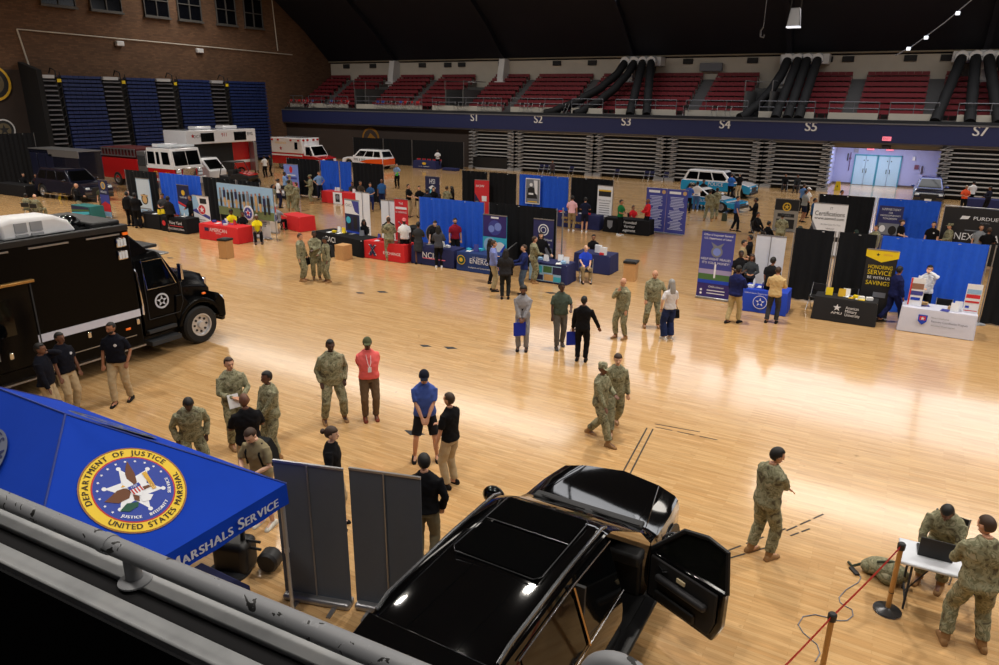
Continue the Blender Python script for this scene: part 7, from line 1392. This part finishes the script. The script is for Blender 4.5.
seal_text(0,lambda q: arctext(q,'DEPARTMENT OF JUSTICE',Rr*.865,R(-84),R(74),.084,0))
seal_text(0,lambda q: arctext(q,'UNITED STATES MARSHAL',Rr*.865,R(243),R(95),.084,0,True))
seal_text(1,lambda q: arctext(q,'JUSTICE',Rr*.655,R(233),R(201),.046,0,True))
seal_text(1,lambda q: arctext(q,'INTEGRITY',Rr*.655,R(187),R(146),.046,0,True))
seal_text(1,lambda q: arctext(q,'SERVICE',Rr*.655,R(130),R(98),.046,0,True))
o=obj('seal_emblem',sg,cols,t,smooth=0); o.matrix_local=TS
for q,mi in SEAL:
    o=obj('seal_lettering',q,[mat('seal_dark_text',(60,46,16),.7) if mi==0 else pr_w],t,smooth=0); o.matrix_local=TS
# star ring emblem on the near roof face (left) and on the far face
def ring_emblem(T,Rr):
    g_=M(); l_=M(); gm=[mat('emblem_grey',(96,102,124),.7),tblue]
    disc(g_,0,0,Rr,0,0,40); 
    arctext(l_,'UNITED STATES MARSHAL',Rr*.84,R(-150),R(150),.15,0); disc(g_,0,0,Rr*.66,1,1,40); star(g_,0,0,Rr*.66,0,2,5,.4); disc(g_,0,0,Rr*.16,1,3,20)
    a=obj('star_emblem',g_,gm,t,smooth=0); a.matrix_local=T; a=obj('star_lettering',l_,mat('tent_dark_print',(24,36,90),.7),t,smooth=0); a.matrix_local=T
uzn=(Vector((PX1,PY,PZ))-Vector((PX1,TY0,TZ))).normalized(); ring_emblem(roofT(Vector((-8.18,TY0,TZ))+uzn*1.0,Vector((1,0,0)),uzn,.0),.52)
uzf=(Vector((PX1,PY,PZ))-Vector((PX1,TY1,TZ))).normalized(); ring_emblem(roofT(Vector((-8.0,TY1,TZ))+uzf*.85,Vector((-1,0,0)),uzf,.0),.52)
# tables / gear below the tent
t2=thing('covered_table','dark navy covered table in shadow under the blue tent','table',(-6.65,3.9,0)); m=M(); m.bx(-.45,.45,-.9,.9,0,.74); obj('cloth',m,navy,t2,bevel=.02)
g0=G(237,568); t2=thing('gear_pack','black gear pack with straps and two small nozzles under tent edge','gear',(g0.x,g0.y,0),20)
m=M(); m.bx(-.26,.26,-.2,.2,0,.5); obj('pack_body',m,blackpl,t2,bevel=.09,seg=4); m=M(); m.tube([(-.14,0,.46),(-.16,0,.68),(0,0,.76),(.16,0,.68),(.14,0,.46)],.035,8); obj('carry_loop',m,blackpl,t2)
for z in (.5,.38): m=M(); m.tube([(.2,0,z),(.42,-.02,z)],.02,6); obj('nozzle',m,blackpl,t2)
m=M(); m.lathe([(.13,-.12),(.16,-.08),(.16,.08),(.13,.12)],(.5,.05,.18),14,'y'); obj('drum',m,blackpl,t2); m=M(); m.lathe([(.3,0),(.3,.04),(.24,.08)],(-.05,-.1,0),18); obj('round_base',m,dkgrey,t2)
# --- two grey banner backs
gb=mat('grey_banner_back',(84,92,104),.6,noise=.06)
for x0,y0,x1,y1,lb in ((-6.42,5.52,-5.50,5.80,'left grey banner back standing beside the tent leg'),(-5.46,5.86,-4.55,6.12,'right grey banner back standing beside the black SUV')):
    cx,cy=(x0+x1)/2,(y0+y1)/2; yw=math.degrees(math.atan2(y1-y0,x1-x0)); w_=math.hypot(x1-x0,y1-y0)
    b_=wpanel(cx,cy,w_,2.06,lb,yw,gb); 
    m=M(); m.bx(-w_/2,w_/2,-.11,.11,.0,.1); obj('cassette',m,steel,b_,bevel=.04,seg=3); m=M(); m.bx(-.3,-.24,-.28,.1,0,.02); m.bx(.24,.3,-.28,.1,0,.02); obj('swing_foot',m,steel,b_)
# --- white table right, laptop, can, stanchions
t=thing('folding_table','white plastic folding table with rounded corners at lower right','table',(0,0,0))
zt=.74; q=[G(897,537,zt),G(962,552,zt),G(952,583,zt)]; 
a=G(899,537,zt); b=G(975,556,zt); d0=G(898,566,zt); ang=math.atan2((b-a).y,(b-a).x)
cx=(a+G(962,583,zt))/2; wl=1.22; wd=.62
t.location=(a.x+.5*wl*math.cos(ang)+.5*wd*math.sin(ang),a.y+.5*wl*math.sin(ang)-.5*wd*math.cos(ang),0); t.rotation_euler=(0,0,ang)
m=M(); m.bx(-wl/2,wl/2,-wd/2,wd/2,.70,.745); obj('table_top',m,mat('table_white',(214,218,226),.4),t,bevel=.03,seg=3)
for s in (-1,1):
    m=M(); m.tube([(s*.45,-.24,0),(s*.45,-.24,.7)],.015,8); obj('leg',m,dkgrey,t); m=M(); m.tube([(s*.45,.24,0),(s*.45,.24,.7)],.015,8); obj('leg',m,dkgrey,t); m=M(); m.tube([(s*.45,-.24,.12),(s*.45,.24,.12)],.012,6); m.tube([(s*.45,0,.12),(s*.15,0,.68)],.01,6); obj('leg_brace',m,dkgrey,t)
TL=t
def ontable(nm,x,y,yaw,lb,cat):
    w0=TL.matrix_basis@Vector((x,y,.746)); return thing(nm,lb,cat,w0,math.degrees(ang)+yaw)
l=ontable('laptop',-.2,.10,180,'open black laptop in front of the seated soldier','laptop')
m=M(); m.bx(-.2,.2,-.14,.14,0,.02); obj('keyboard_base',m,blackpl,l,bevel=.004); m=M(); m.bx(-.2,.2,.13,.145,.015,.28); o=obj('screen_lid',m,blackpl,l,bevel=.004); 
l=ontable('drink_can',.2,-.2,0,'grey insulated drink can on the white folding table','can'); m=M(); m.lathe([(.036,0),(.038,.01),(.038,.12),(.03,.135)],n=16); obj('can_body',m,gr,l)
m=M(); m.lathe([(.03,.135),(.028,.14)],n=16); obj('can_lid',m,steel,l)
l=ontable('paper_stack',.46,-.02,10,'white papers on the folding table beside the standing soldier','papers'); m=M(); m.bx(-.1,.1,-.14,.14,0,.01); obj('sheets',m,paper,l)
l=ontable('blue_card',.5,-.2,30,'small bright blue card on the folding table corner','card'); m=M(); m.bx(-.07,.07,-.05,.05,0,.01); obj('card_sheet',m,mat('royal_cloth'),l)
def stanchion(px,lb,base=True,hh=1.0):
    p=px if isinstance(px,Vector) else G(*px); t=thing('stanchion_post',lb,'stanchion',(p.x,p.y,0))
    m=M(); m.lathe([(.17,0),(.175,.015),(.165,.03),(.05,.055),(.03,.07)],n=28); obj('base_plate',m,[mat('stanchion_base',(60,60,62),.3,.6)],t); m=M(); m.lathe([(.176,.0),(.18,.012),(.174,.024)],n=28); obj('base_rim',m,chrome,t)
    m=M(); m.tube([(0,0,.05),(0,0,hh)],.032,16); obj('post_tube',m,mat('brass_brown_post',(178,134,76),.35,.3),t)
    m=M(); m.lathe([(.045,hh-.03),(.048,hh),(.048,hh+.05),(.036,hh+.065)],n=16); m.tube([(0,0,.3),(0,0,.31)],.034,12); obj('belt_head',m,blackpl,t)
    return p
s1=stanchion((887,611),'brown stanchion post with round base beside the white folding table'); 
s2p=G(832,618,1.0); s2=stanchion(Vector((s2p.x,s2p.y,0)),'brown stanchion post cut by the bottom edge of the photo')
d=(s2-s1); s3=s2+d*1.0
t=thing('barrier_belt','red retractable belt running between the two brown posts and out of view','belt',(s1.x,s1.y,0))
m=M(); 
for a,b in ((s1,s2),(s2,s3)):
    A=a-s1; B=b-s1; n=10; top=[];bot=[]
    for k in range(n+1): f=k/n; p=A.lerp(B,f); sg_=-.02*math.sin(PI*f); top.append((p.x,p.y,1.045+sg_)); bot.append((p.x,p.y,.995+sg_))
    m.add(top+bot,[(k,k+1,n+2+k,n+1+k) for k in range(n)])
obj('belt_strip',m,mat('belt_red',(200,26,34),.6),t)
# camouflage backpack under the table
g1=G(885,578); t=thing('military_backpack','camouflage backpack lying on the floor left of the white folding table','backpack',(g1.x,g1.y,0),-15)
m=M(); m.ell((0,0,.14),(.30,.18,.15),18,10); m.ell((-.22,-.02,.1),(.12,.13,.10),12,8); m.ell((.05,-.14,.1),(.13,.08,.09),12,8); obj('pack_body',m,CAMO(),t)
m=M(); m.tube([(-.3,-.05,.12),(-.42,-.1,.03),(-.5,-.02,.02)],.02,6); m.tube([(.1,.1,.26),(.0,-.05,.30),(-.12,-.1,.26)],.02,6); obj('strap',m,mat('olive_bag'),t)
# power cord and adapter
pts=[(856,572),(861,578),(858,583),(846,590),(839,598),(840,603),(846,607),(852,610),(853,616),(847,621),(836,621)]
m=M(); m.tube([G(x,y)+Vector((0,0,.008)) for x,y in pts],.007,6); tag(obj('extension_cord',m,gr),'thin grey cord curving from the black adapter to the lower post','cord')
pts=[(828,618),(815,615),(803,617),(798,625),(803,633),(811,640),(817,645),(820,654),(815,662)]
m=M(); m.tube([G(x,y)+Vector((0,0,.008)) for x,y in pts],.007,6); tag(obj('extension_cord',m,gr),'dark cord looping left of the lower post toward the bottom edge','cord')
p=G(854,572); m=M(); m.bx(-.09,.09,-.035,.035,0,.035); tag(obj('power_adapter',m,blackpl,loc=p,rot=(0,0,R(-55)),bevel=.01),'small black power adapter lying on the floor left of the backpack','adapter')
